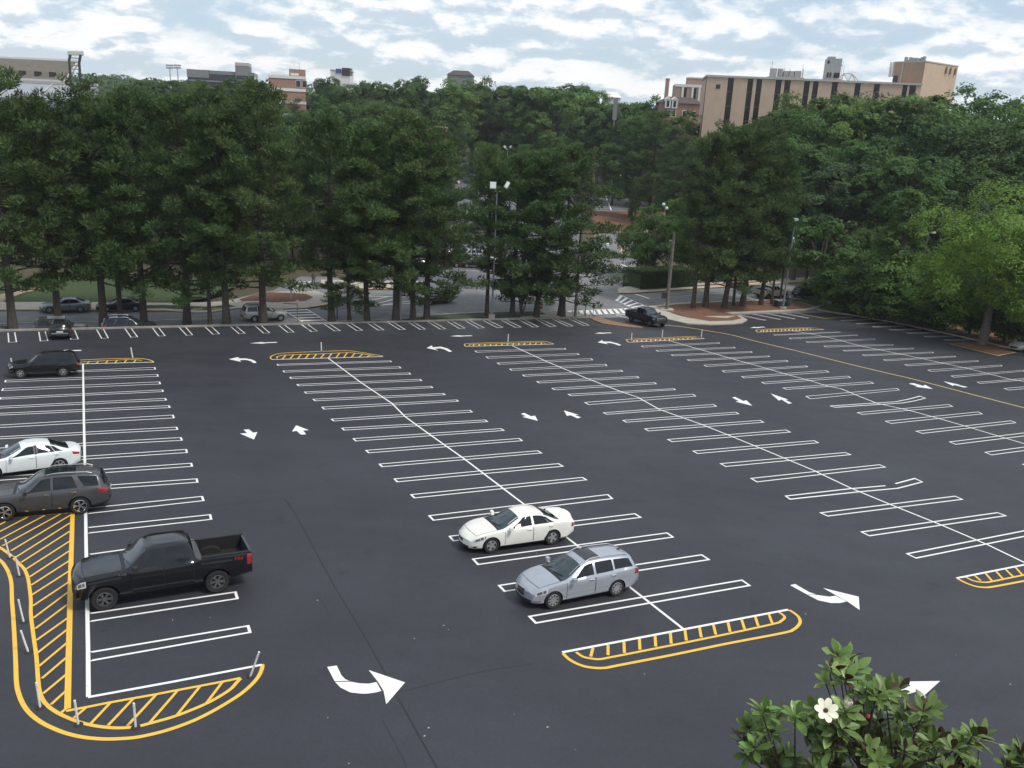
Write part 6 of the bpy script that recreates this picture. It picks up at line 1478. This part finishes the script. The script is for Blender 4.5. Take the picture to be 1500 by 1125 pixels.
for a_ in (1218.2,): ubox('louvre', M['pane'], a_, a_+3.2, 5.9, 5.98, 4.8, 5.6)
for a_ in (1238.5, 1241.5): ubox('ladder_rail', M['steel'], a_, a_+.5, 7, 7.2, .5, 4.4)
ubox('ladder_top', M['steel'], 1237, 1242, 7, 7.2, 4.42, 4.7)
tb = MB(); P3 = lambda px, h_: f['o']+f['U']*px_u(f, px, -h_)+f['N']*4+Vector((0, 0, f['H']+h_))
for a_, b_ in (((1229,.4),(1241,2.4)),((1241,2.4),(1253,2.4)),((1253,2.4),(1264,.4)),((1236,.5),(1241,2.3)),((1241,2.3),(1247,.5)),((1247,.5),(1253,2.3)),((1253,2.3),(1258,.5))): tb.tube([P3(*a_), P3(*b_)], .14, 5)
put(tb, 'pipe_frame', M['coping'], t_)
# penthouse turned to the view, standing on the roof's right end
g_ = frame(1356, 244, 1405, 256, 90.5); gl = frame(1311, 252, 1355.95, 244.05, 95.5)
z0 = f['o'].z+f['H']-4; zt = g_['o'].z+g_['H']
def prism(nm, mat, pts, za, zb):
    mb = MB(); n_ = len(pts); mb.add([Vector((p_.x, p_.y, za)) for p_ in pts]+[Vector((p_.x, p_.y, zb)) for p_ in pts], [tuple(range(n_))[::-1], tuple(range(n_, 2*n_))]+[(i, (i+1) % n_, n_+(i+1) % n_, n_+i) for i in range(n_)]); return put(mb, nm, mat, t_)
Cc, Rr, Ll = g_['o'].copy(), g_['o']+g_['U']*g_['W'], gl['o'].copy(); Bk = Ll+(Rr-Cc)
prism('penthouse_wall', M['tan'], [Cc, Rr, Bk, Ll], z0, zt)
inn_ = lambda a_, b_, k_: a_+(b_-a_)*k_
ol = -gl['N']*.06
prism('penthouse_wall', M['tan_dark'], [Ll+ol, Cc+ol+gl['U']*(-.05), Cc+gl['U']*(-.05)+gl['N']*.05, Ll+gl['N']*.05], z0, zt-.02)  # thin sheet over the left wall, its shade put in as darker brick
mb = MB(); slab_at(mb, g_, -.1, g_['W']+.1, -.12, .2, g_['H'], g_['H']+.3); slab_at(mb, gl, -.1, gl['W'], -.14, .2, zt-gl['o'].z, zt-gl['o'].z+.29); put(mb, 'coping', M['coping'], t_)
mb = MB(); u_ = gl['W']*.27; slab_at(mb, gl, u_, u_+.35, -.3, -.08, z0-gl['o'].z, zt-gl['o'].z-.05); put(mb, 'downpipe', M['coping'], t_)
mb = MB(); slab_at(mb, gl, gl['W']*.03, gl['W']*.17, -.16, -.08, f['o'].z+f['H']+.5-gl['o'].z, f['o'].z+f['H']+2.6-gl['o'].z); put(mb, 'door', M['spandrel'], t_)
rq = random.Random(2)
for i in range(9):
    u_ = gl['W']*(.2+.075*i); mb = MB(); hh = rq.uniform(.5, 1.3); slab_at(mb, gl, u_, u_+rq.uniform(.25, .8), 1.0, 1.6, zt-gl['o'].z+.05, zt-gl['o'].z+.2+hh); put(mb, 'roof_fan', M['machine'], t_)
for k_ in (-1.4, -.6): mb = MB(); slab_at(mb, gl, k_, k_+.45, -.3, .1, zt-gl['o'].z-3.6, zt-gl['o'].z+.2); slab_at(mb, gl, k_+.45, .0, .0, .1, zt-gl['o'].z-1.2, zt-gl['o'].z-1.0); put(mb, 'antenna_panel', M['white_trim'], t_)
for k_ in (.62, .75, .9): mb = MB(); u_ = g_['W']*k_; slab_at(mb, g_, u_, u_+.4, -.5, -.15, g_['H']-2.2, g_['H']-.4); slab_at(mb, g_, u_+.1, u_+.3, -.15, -.02, g_['H']-1.6, g_['H']-1.3); put(mb, 'antenna_panel', M['tan_dark'], t_)
# brick slab with white bands on the left skyline
def banded(px0, d0, px1, d1, top, dp, label, wall, nb, band_h, first, name='brick_building', wins=None, storey=3.9):
    f = frame(px0, d0, px1, d1, top); t_ = bld(name, label, f); mb = MB(); slab_at(mb, f, 0, f['W'], 0, dp, 0, f['H']); put(mb, 'wall', wall, t_)
    for k_ in range(nb): mb = MB(); z1 = f['H']+.05-first-k_*storey; slab_at(mb, f, -.15, f['W']+.15, -.18, .1, z1-band_h, z1); put(mb, 'band', M['white_trim'], t_)
    for (ux, zc, w_, h_) in wins or []:
        mb = MB(); slab_at(mb, f, ux, ux+w_, -.10, .06, f['H']-zc-h_, f['H']-zc); wf = put(mb, 'window', M['white_trim'], t_)
        mb = MB(); slab_at(mb, f, ux+.12, ux+w_-.12, -.13, .0, f['H']-zc-h_+.12, f['H']-zc-.12); mb.v = [(Vector(v)-t_.location)[:] for v in mb.v]; mb.build('pane', M['blue_glass'], wf)
    return f, t_
f, t_ = banded(393, 300, 447, 302.5, 109.5, 16, 'red brick building with white bands and a small block on its flat roof, left skyline', M['brick'], 4, .9, 0, wins=[(8.6, 1.2, 1.6, 2.2), (10.6, 1.2, 1.6, 2.2)])
mb = MB(); slab_at(mb, f, f['W']*.56, f['W']*1.0, 1, 8, f['H'], f['H']+2.2); put(mb, 'roof_block', M['brick'], t_)
mb = MB(); slab_at(mb, f, f['W']*.60, f['W']*.82, .9, 1.0, f['H']+.2, f['H']+1.0); put(mb, 'block_window', M['white_trim'], t_)
for i in range(8): mb = MB(); slab_at(mb, f, 1+i*.7, 1.4+i*.7, .3, .6, f['H'], f['H']+.35+.2*(i % 2)); put(mb, 'roof_unit', M['white_trim'], t_)
mb = MB(); slab_at(mb, f, f['W']*.83, f['W']*.84, 3, 3.2, f['H']+2.2, f['H']+4.2); put(mb, 'mast', M['steel'], t_)
# grey glass building
f = frame(274, 420, 372, 426, 101); t_ = bld('glass_building', 'long dark grey glass building with a square tower block on the left skyline', f)
mb = MB(); slab_at(mb, f, 0, f['W'], 0, 20, 0, f['H']-.1); put(mb, 'wall', M['blue_glass'], t_)
mb = MB(); slab_at(mb, f, -.2, f['W']*.32, -.3, 21, f['H']-3.4, f['H']); put(mb, 'cornice', M['grey_wall'], t_)
mb = MB(); slab_at(mb, f, f['W']*.33, f['W'], -.2, 21, f['H']-1.6, f['H']-.3); put(mb, 'cornice', M['grey_wall'], t_)
mb = MB(); slab_at(mb, f, f['W']*.72, f['W']*.93, -1.2, 12, 0, f['H']+2.6); put(mb, 'tower', M['grey_wall'], t_)
for k_ in range(4): mb = MB(); slab_at(mb, f, f['W']*.735, f['W']*.915, -1.4, -1.22, f['H']-3.2-k_*2.6, f['H']-1.6-k_*2.6); put(mb, 'window', M['blue_glass'], t_)
mb = MB(); slab_at(mb, f, f['W']*.72, f['W']*.93, -1.3, 12.2, f['H']+2.6, f['H']+4.0); put(mb, 'tower_top', M['coping'], t_)
for k_ in range(3): mb = MB(); slab_at(mb, f, .5, f['W']*.7, -.25, -.02, f['H']-5-k_*2.9, f['H']-4.4-k_*2.9); put(mb, 'spandrel', M['grey_wall'], t_)
# small rooftops that break the skyline
def rooftop(px0, px1, d, top, h_, label, mat, extra=None):
    f = frame(px0, d, px1, d+.5, top); t_ = bld('rooftop_building', label, f); mb = MB(); slab_at(mb, f, 0, f['W'], 0, 12, 0, f['H']); put(mb, 'wall', mat, t_); 
    mb = MB(); slab_at(mb, f, -.2, f['W']+.2, -.2, 12.2, f['H'], f['H']+.4); put(mb, 'coping', M['coping'], t_); return f, t_
f, t_ = rooftop(484, 513, 430, 103, 0, 'white rooftop with a dark block and a blue panel on the skyline left of centre', M['white_trim'])
mb = MB(); slab_at(mb, f, f['W']*.58, f['W'], -.3, 8, f['H']-2, f['H']+1.4); put(mb, 'plant_room', M['spandrel'], t_); mb = MB(); slab_at(mb, f, f['W']*.28, f['W']*.56, -.4, -.22, f['H']-.9, f['H']+.9); M['blue_panel'] = material('blue panel', (.06, .09, .30), .5); put(mb, 'panel', M['blue_panel'], t_)
def hip(px0, px1, d, eave, ridge, label, mat, wall, dp=12, name='house'):
    f = frame(px0, d, px1, d, eave); t_ = thing(name, label, 'building', f['o']); top = at_depth((px0+px1)/2, ridge, d).z-f['o'].z
    mb = MB(); slab_at(mb, f, .4, f['W']-.4, .4, dp-.4, 0, f['H']); put(mb, 'wall', wall, t_); q_ = lambda u, n_, z_: f['o']+f['U']*u+f['N']*n_+Vector((0, 0, z_)); W_, H_ = f['W'], f['H']; in_ = min(W_*.22, dp/2)
    mb = MB(); mb.add([q_(0,0,H_),q_(W_,0,H_),q_(W_,dp,H_),q_(0,dp,H_),q_(in_,dp/2,top),q_(W_-in_,dp/2,top)], [(0,1,5,4),(1,2,5),(2,3,4,5),(3,0,4),(3,2,1,0)]); put(mb, 'roof', mat, t_); return f, t_, q_, top
hip(654, 694, 455, 109, 102.5, 'dark hipped roof showing above the trees near the middle of the skyline', M['roof_brown'], M['grey_wall'])
f, t_, q_, top = hip(968, 1034, 288, 150, 141.5, 'red brick house with a brown roof and white dormer windows left of the tan building', M['roof_brown'], M['brick'], 14)
for px in (974.5, 984.5):
    u_ = px_u(f, px, 0); mb = MB(); slab_at(mb, f, u_, u_+1.7, -.2, 3, f['H']-1.6, f['H']+1.0); dm = put(mb, 'dormer', M['white_trim'], t_)
    mb = MB(); q2 = lambda a_, n_, z_: q_(u_+a_, n_, f['H']+z_); mb.add([q2(-.15,-.35,1.0),q2(1.85,-.35,1.0),q2(.85,-.35,1.9),q2(-.15,3,1.0),q2(1.85,3,1.0),q2(.85,3,1.9)], [(0,1,2),(0,2,5,3),(1,4,5,2),(3,5,4),(0,3,4,1)]); mb.v = [(Vector(v)-t_.location)[:] for v in mb.v]; mb.build('dormer_roof', M['white_trim'], dm)
    mb = MB(); slab_at(mb, f, u_+.45, u_+1.25, -.26, -.2, f['H']-1.2, f['H']+.6); mb.v = [(Vector(v)-t_.location)[:] for v in mb.v]; mb.build('pane', M['blue_glass'], dm)
for k_, zz in ((.16, 4.2), (.27, 4.2), (.16, 8.2), (.27, 8.2), (.5, 4.2), (.7, 4.2)):
    mb = MB(); u_ = f['W']*k_; slab_at(mb, f, u_, u_+1.3, .30, .42, f['H']-zz, f['H']-zz+2.2); wf = put(mb, 'window', M['white_trim'], t_); mb = MB(); slab_at(mb, f, u_+.2, u_+1.1, .27, .4, f['H']-zz+.2, f['H']-zz+2.0); mb.v = [(Vector(v)-t_.location)[:] for v in mb.v]; mb.build('pane', M['blue_glass'], wf)
f, t_ = banded(990, 330, 1034, 329, 123, 16, 'mid-rise of brown brick with white frames just left of the tan building', M['tan_dark'], 2, .9, 0, 'midrise_building', storey=5.5)
for k_ in (.22, .55, .78): mb = MB(); u_ = f['W']*k_; slab_at(mb, f, u_, u_+.7, -.2, .05, f['H']-6.4, f['H']-.9); put(mb, 'white_pier', M['white_trim'], t_)
for k_ in (.3, .62): mb = MB(); u_ = f['W']*k_; slab_at(mb, f, u_, u_+.9, -.1, .05, f['H']-5.2, f['H']-1.2); put(mb, 'window', M['pane'], t_)
mb = MB(); slab_at(mb, f, f['W']*.42, f['W']*1.1, 5, 13, f['H'], f['H']+2.4); put(mb, 'penthouse', M['tan_dark'], t_); mb = MB(); slab_at(mb, f, f['W']*.41, f['W']*1.11, 4.8, 13.2, f['H']+2.4, f['H']+2.8); put(mb, 'coping', M['white_trim'], t_)
p_ = at_depth(977, 128, 400); p_.z = terrain(p_.x, p_.y); t_ = thing('chimney_stack', 'slim brick chimney stack rising from the trees left of the tan building', 'chimney', p_); hh = height_to(p_, 116); MB().box((0, 0, hh/2), (1.5, 1.5, hh)).build('stack', M['brick'], t_); MB().box((0, 0, hh+.15), (1.7, 1.7, .3)).build('cap', M['tan_dark'], t_)
# low brick building among the trees, centre
f, t_ = banded(600, 266, 655, 267.5, 184, 12, 'low terracotta brick building with white coping hidden among the trees left of centre', M['brick'], 1, .35, 0)
mb = MB(); slab_at(mb, f, f['W']*.10, f['W']*.40, 2, 9, f['H'], f['H']+2.2); put(mb, 'roof_block', M['brick'], t_); mb = MB(); slab_at(mb, f, f['W']*.09, f['W']*.41, 1.9, 9.1, f['H']+2.2, f['H']+2.5); put(mb, 'coping', M['coping'], t_)
for i in range(4): mb = MB(); slab_at(mb, f, -6+i*1.6, -5+i*1.6, 2, 3, f['H']-.5, f['H']+.6); put(mb, 'roof_unit', M['white_trim'], t_)
# white gabled roof and a shrouded mast
f, t_, q_, top = hip(884, 911, 330, 142, 134, 'pale roof corner showing among the trees beside the grey mast', M['white_trim'], M['white_trim'], 10)
p_ = at_depth(899, 186, 268); p_.z = terrain(p_.x, p_.y); t_ = thing('shrouded_mast', 'tall grey mast with a boxy shroud rising from the trees right of centre', 'mast', p_); h1, h0 = height_to(p_, 144.5), height_to(p_, 176)
MB().tube([(0, 0, 0), (0, 0, h0)], .22, 10).build('shaft', M['steel'], t_); MB().box((0, 0, (h0+h1)/2), (1.15, 1.15, h1-h0)).build('shroud', M['grey_wall'], t_)
# stadium at the left
f = frame(-70, 430, 94, 424, 112); t_ = thing('stadium_stand', 'weathered concrete upper stand of a stadium with a pale rim at the far left', 'stadium', f['o'])
zt = at_depth(72, 88.5, 452).z - f['o'].z; W_ = f['W']; H_ = f['H']; q_ = lambda u, n_, z_: f['o']+f['U']*u+f['N']*n_+Vector((0, 0, z_)); uT = px_u(f, 72, 8)
rows = 22
for k_ in range(rows):
    a0, a1 = k_/rows, (k_+1)/rows; z_ = H_+(zt-H_)*a1; z_lo = H_+(zt-H_)*a0
    mb = MB(); r_ = W_-(W_-uT)*a0; mb.add([q_(0,26*a0,z_lo-.6),q_(r_,26*a0,z_lo-.6),q_(r_,26*a1,z_lo-.6),q_(0,26*a1,z_lo-.6),q_(0,26*a0,z_),q_(r_,26*a0,z_),q_(r_,26*a1,z_),q_(0,26*a1,z_)], [(0,3,2,1),(4,5,6,7),(0,1,5,4),(1,2,6,5),(2,3,7,6),(3,0,4,7)]); put(mb, 'seating_tier', M['deck'], t_)
mb = MB(); slab_at(mb, f, 0, W_+.3, -.6, .0, H_-1.2, H_+.7); slab_at(mb, f, 0, uT+.3, 25.9, 26.8, zt-1.0, zt+.9); put(mb, 'rim', M['white_trim'], t_)
mb = MB(); mb.tube([q_(W_+.1, 0, H_+.2), q_(uT+.1, 26, zt+.4)], .5, 6); put(mb, 'rake_beam', M['coping'], t_)
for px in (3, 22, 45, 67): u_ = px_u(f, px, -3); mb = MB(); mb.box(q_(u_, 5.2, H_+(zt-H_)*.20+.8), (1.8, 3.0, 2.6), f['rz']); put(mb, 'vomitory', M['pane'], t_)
mb = MB(); slab_at(mb, f, 0, W_-1, 3, 22, 0, H_-1.0); put(mb, 'recess_shade_block', M['pane'], t_)  # near-black block puts the shade of the recess under the deck into colour
for px in (30, 47, 62, 80, 93, 104): u_ = px_u(f, px, 2); mb = MB(); slab_at(mb, f, u_, u_+.9, .3, 1.2, 0, H_-(.9 if px < 100 else 0)); put(mb, 'column', M['white_trim'], t_)
mb = MB(); slab_at(mb, f, W_, px_u(f, 106, 0), .3, 1.0, H_-1.0, H_-.4); put(mb, 'beam', M['white_trim'], t_)
g2 = frame(26, 380, 143, 372, 120.5); t2 = thing('stadium_stand', 'lower grey roofed stand in front of the concrete upper stand', 'stadium', g2['o']); qq = lambda u, n_, z_: g2['o']+g2['U']*u+g2['N']*n_+Vector((0, 0, z_))
mb = MB(); mb.add([qq(0,0,g2['H']),qq(g2['W'],0,g2['H']-.3),qq(g2['W']*.97,-14,g2['H']-6.4),qq(0,-14,g2['H']-6),qq(0,0,0),qq(g2['W'],0,0),qq(g2['W']*.97,-14,0),qq(0,-14,0)], [(0,3,2,1),(3,7,6,2),(0,4,7,3),(1,2,6,5),(4,0,1,5)]); put(mb, 'stand', M['roof_grey'], t2)
mb = MB(); slab_at(mb, g2, 0, g2['W'], -.5, .3, g2['H']-.2, g2['H']+.9); put(mb, 'rim', M['coping'], t2)
for k_ in (.45, .62, .8): mb = MB(); mb.tube([qq(g2['W']*k_, -.3, g2['H']+.1), qq(g2['W']*k_+2.5, -13.5, g2['H']-5.9)], .25, 5); put(mb, 'rib', M['coping'], t2)
for px in (123, 130): u_ = px_u(g2, px, 0); mb = MB(); slab_at(mb, g2, u_, u_+.4, -.3, .1, g2['H']+.9, g2['H']+3.6); put(mb, 'mast', M['machine'], t2)
# floodlight gantry
t_ = thing('floodlight_gantry', 'dark two-legged floodlight gantry with a bank of lights beside the stadium', 'floodlight', at_depth(110, 122, 400)); o_ = t_.location
P_ = lambda px, py: at_depth(px, py, 400)-o_
for pts in (((103.3,112),(101.3,88),(103,80)),((118,121),(116,92),(118,80))): MB().tube([P_(*a_) for a_ in pts]+[], .55, 6).build('leg', M['dark_steel'], t_); 
for pts in (((103.3,112),(103.6,150)),((118,121),(118.6,150))): MB().tube([P_(*a_) for a_ in pts], .55, 6).build('leg', M['dark_steel'], t_)
for (a_, b_) in (((102,84.5),(117.2,85.5)),((101.5,90.5),(116.3,91)),((101.8,95.5),(116.6,96.2)),((102.6,101),(117.2,101.7))): MB().tube([P_(*a_), P_(*b_)], .22, 5).build('cross_bar', M['steel'], t_)
for i in range(8): MB().box(P_(100.5+i*2.9, 77.6), (.85, .6, 1.5)).build('lamp', M['lampglass'], t_)
MB().tube([P_(99, 79.8), P_(122.5, 80.4)], .3, 6).build('lamp_rail', M['steel'], t_)
for px, lb in ((250, 'left of two distant floodlight masts on the skyline'), (261, 'right of two distant floodlight masts on the skyline')):
    p_ = at_depth(px, 120, 600); p_.z = terrain(p_.x, p_.y); t_ = thing('floodlight_mast', lb, 'floodlight', p_); hh = height_to(p_, 98); MB().tube([(0, 0, 0), (0, 0, hh)], [.5, .3], 8).build('shaft', M['machine'], t_)
    for r_ in range(2):
        for k_ in range(4): MB().box((-1.8+k_*1.2, 0, hh-.6+r_*1.5), (.95, .5, 1.1)).build('lamp', M['machine'], t_)
# ------------------------------------------------------------------ magnolia close to the camera
def magnolia_leaf_mesh(seed, ln, wd, fold, curl):
    vs, fs, mi = [], [], []; rg = random.Random(seed); n_ = 6; prof = [.12, .50, .82, 1.0, .97, .70, .12]
    for lay in (0, 1):
        k_ = len(vs); off = -.0022*lay
        for i in range(n_+1):
            t_ = i/n_; w_ = wd/2*prof[i]; zc = curl*t_*t_*ln
            vs += [(-w_, t_*ln, zc+fold*w_+off), (0, t_*ln, zc+off), (w_, t_*ln, zc+fold*w_+off)]
        for i in range(n_):
            a_ = k_+i*3
            for q in ((a_, a_+1, a_+4, a_+3), (a_+1, a_+2, a_+5, a_+4)): fs.append(q if lay == 0 else q[::-1]); mi.append(lay)
    me = mesh('leaf', vs, fs, mi); me.shade_smooth(); return me
M['mag_top'] = material('glossy magnolia leaf', (0.125, 0.205, 0.05), 0.42, spec=.35, coat=.06, vary=.25, scale=9, obj_vary=.22)
M['mag_young'] = material('young magnolia leaf', (0.17, 0.28, 0.06), 0.5, spec=.5, vary=.2, scale=9, obj_vary=.12)
M['mag_under'] = material('russet leaf underside', (0.07, 0.036, 0.02), 0.85, vary=.25, scale=8)
M['twig'] = material('magnolia twig', (0.055, 0.045, 0.038), .9)
M['petal'] = material('creamy petal', (0.80, 0.78, 0.62), .55)
def magnolia():
    rg = random.Random(77); DEP = 9.2
    base = Vector((3.7, 8.6, 0)); base.z = terrain(base.x, base.y)
    t_ = thing('magnolia_tree', 'magnolia treetop with glossy leaves and white flowers in the bottom right corner', 'tree', base)
    mesh_v = [magnolia_leaf_mesh(i, l_, w_, fo, cu) for i, (l_, w_, fo, cu) in enumerate(((.17,.074,.22,-.10),(.155,.068,.30,-.05),(.19,.080,.15,-.16),(.135,.062,.3,.05),(.165,.078,.2,-.02)))]
    for m_ in mesh_v: m_.materials.append(M['mag_top']); m_.materials.append(M['mag_under'])
    young = magnolia_leaf_mesh(9, .13, .045, .45, .04); young.materials.append(M['mag_young']); young.materials.append(M['mag_young'])
    A = lambda x, y: (1080+x/6.08, 940+y/6.08); B_ = lambda x, y: (1260+x/6.08, 940+y/6.08)
    ros = [A(900,120),A(985,150),A(1040,255),A(970,330),A(850,250),A(790,350),A(250,610),(1098,1066),A(270,740),A(300,800),A(520,650),A(690,590),A(800,690),A(970,610),A(1190,440),A(1110,470),A(1080,400),A(1330,430),A(720,790),A(850,770),A(830,930),A(760,1000),A(250,1000),A(150,930),A(490,1060),A(1150,690),A(1090,820),A(1270,720),A(950,850),A(1140,1020),A(1010,990),
           B_(330,420),B_(560,610),B_(620,600),B_(330,640),B_(480,760),B_(350,830),B_(640,900),B_(580,850),B_(720,880),B_(900,900),B_(880,950),B_(1020,820),B_(1080,850),B_(880,1020),B_(620,1060),B_(60,1010),B_(1310,1100),B_(1440,1070),B_(1440,990),B_(200,900),B_(120,760),A(560,1150),A(380,1130),A(700,1130),B_(350,1150),B_(760,1150),B_(980,1120),A(900,1120),A(60,880),A(200,690),A(330,690),A(180,800),A(420,1010),A(560,720),A(640,740),A(760,850),A(880,820),A(930,760),A(1020,700),A(1060,900),A(1190,560),A(1240,480),A(1180,960),A(1250,1060),A(850,1080),A(330,1080),A(100,1000),B_(260,520),B_(420,600),B_(530,720),B_(400,960),B_(540,950),B_(820,940),B_(960,900),B_(200,1050),B_(480,1100),B_(860,1110),B_(1380,1020)]
    tips = []; count = 0; stuff = MB(); stuff_m = []
    def leaf(p_, d_, roll_up, me):
        nonlocal count
        y_ = d_.normalized(); z_ = (roll_up - y_*roll_up.dot(y_)).normalized(); x_ = y_.cross(z_)
        m4 = Matrix((x_, y_, z_)).transposed().to_4x4(); m4.translation = p_-base; s_ = rg.uniform(.8, 1.18)
        if count < 300:
            o = bpy.data.objects.new('leaf', me); COL.objects.link(o); o.parent = t_; o.matrix_local = m4 @ Matrix.Scale(s_, 4); count += 1
        else:
            k_ = len(stuff.v); mm = m4 @ Matrix.Scale(s_, 4)
            stuff.v += [(mm @ v.co)[:] for v in me.vertices]; stuff.f += [tuple(i+k_ for i in p.vertices) for p in me.polygons]; stuff.m += [(p.material_index if me is not young else 2) for p in me.polygons]
    for i, (px, py) in enumerate(ros):
        p_ = CAM + ray(px, py)*(DEP+rg.uniform(-.5, .7)); ax_ = Vector((rg.uniform(-.5, .5), rg.uniform(-.75, .25), 1)).normalized(); tips.append((p_, ax_))
        yg = i in (5, 22, 29, 46)
        n_ = rg.randint(10, 13); a0 = rg.uniform(0, 6.28); s1 = ax_.cross(Vector((1, 0, 0))).normalized(); s2 = ax_.cross(s1)
        for j in range(n_):
            an = a0 + j*2.39996; ring = j/n_; el = rg.uniform(.75, 1.25)*(1.05-ring*1.25)     # inner leaves stand up, outer ones droop
            rad_ = s1*math.cos(an)+s2*math.sin(an); d_ = rad_*math.cos(el)+ax_*math.sin(el)
            up = ax_*math.cos(el)-rad_*math.sin(el) + rnd_dir(rg)*.25
            if rg.random() < .05: up = -up
            leaf(p_ - ax_*(.05*ring) + rad_*.012, d_, up, young if (yg and j > 1) else rg.choice(mesh_v))
    if stuff.v:
        o = stuff.build('leaves', [M['mag_top'], M['mag_under'], M['mag_young']], t_); o['kind'] = 'stuff'
    # branches gather into a few limbs and the trunk below
    trunk_top = CAM + ray(1275, 1330)*(DEP+.4); limbs = [CAM + ray(x_, y_)*(DEP+.15) for x_, y_ in ((1165,1165),(1225,1150),(1268,1140),(1312,1140),(1365,1165),(1440,1190))]
    bm_ = MB(); off = lambda v: v-base
    bm_.tube([Vector((0, 0, -.2)), off(trunk_top)*.5+Vector((.12, .1, 0)), off(trunk_top)], [.17, .12, .06], 10)
    for l_ in limbs: bm_.tube([off(trunk_top), (off(trunk_top)+off(l_))/2+Vector((0, .1, -.1)), off(l_)], [.05, .035, .018], 6)
    for p_, ax_ in tips:
        l_ = min(limbs, key=lambda q: (q-p_).length); bm_.tube([off(l_), off(p_)*.45+off(l_)*.55+Vector((rg.uniform(-.05, .05), .03, -.03)), off(p_-ax_*.06), off(p_)], [.013, .010, .007, .006], 5)
    bm_.build('branches', M['twig'], t_)
    # flowers and buds
    def flower(px, py, openness, n_, ln, wd, tilt):
        c_ = CAM + ray(px, py)*(DEP-.75) - base; ax_ = Vector(tilt).normalized(); s1 = ax_.cross(Vector((1, 0, 0))).normalized(); s2 = ax_.cross(s1)
        core = MB().lathe([(0, -.02), (.018, -.01), (.022, .02), (.012, .045), (0, .05)], 10); fl = link('flower', mesh('flower', core.v, core.f), M['mag_under'] if openness > .5 else M['petal'], t_, c_)
        fl.rotation_euler = ax_.to_track_quat('Z', 'Y').to_euler()
        for j in range(n_):
            an = 2*math.pi*j/n_+.3; el = 1.35-openness*rg.uniform(.85, 1.1); vs, fs = [], []; K = 6; pr = [.30, .55, .78, .95, 1.0, .86, .40]
            for i in range(K+1):
                u = i/K; r_ = ln*u*math.cos(el+(.5-u)*.6*(1 if openness > .5 else -.9)); h_ = ln*u*math.sin(el); w_ = wd/2*pr[i]
                for sx in (-1, 0, 1):
                    x_, y_, z_ = r_+.012, sx*w_, h_+abs(sx)*w_*.35; vs.append((x_*math.cos(an)-y_*math.sin(an), x_*math.sin(an)+y_*math.cos(an), z_))
            for i in range(K):
                for q in (0, 1): fs.append((i*3+q, i*3+q+1, (i+1)*3+q+1, (i+1)*3+q))
            me = mesh('petal', vs, fs); me.shade_smooth(); link('petal', me, M['petal'], fl)
    flower(1209, 1041, .95, 7, .105, .068, (.0, -.65, .75)); flower(1240.4, 1034.5, .12, 6, .085, .062, (.1, -.2, 1))
    for px, py, sc in ((1126.5, 1036, 1.0), (1154, 1096, .9), (1318.9, 1067, .9), (1432, 1123, 1.0)):
        MB().lathe([(0, 0), (.016*sc, .015), (.019*sc, .04), (.010*sc, .075), (0, .09*sc)], 10, 'z', CAM + ray(px, py)*(DEP-.3) - base).build('flower_bud', M['mag_young'], t_)
    MB().lathe([(0, -.02), (.015, -.014), (.02, .004), (.013, .022), (0, .026)], 12, 'z', CAM + ray(1271.6, 1050)*(DEP-.35) - base).build('seed_cone', M['sign_red'], t_)
magnolia()
# ------------------------------------------------------------------ air: far things fade a little
def haze():
    mt = bpy.data.materials.new('haze air'); mt.use_nodes = True; N = mt.node_tree.nodes; L = mt.node_tree.links
    N.remove(N['Principled BSDF']); v = N.new('ShaderNodeVolumePrincipled'); v.inputs['Color'].default_value = (.86, .92, 1, 1); v.inputs['Density'].default_value = HAZE_D
    L.new(v.outputs[0], N['Material Output'].inputs['Volume'])
    mb = MB(); mb.box((0, 880, 10), (2400, 2000, 140)); tag(mb.build('haze', mt), 'thin summer haze over the far woods', kind='stuff')
HAZE_D = 0.00013
haze()
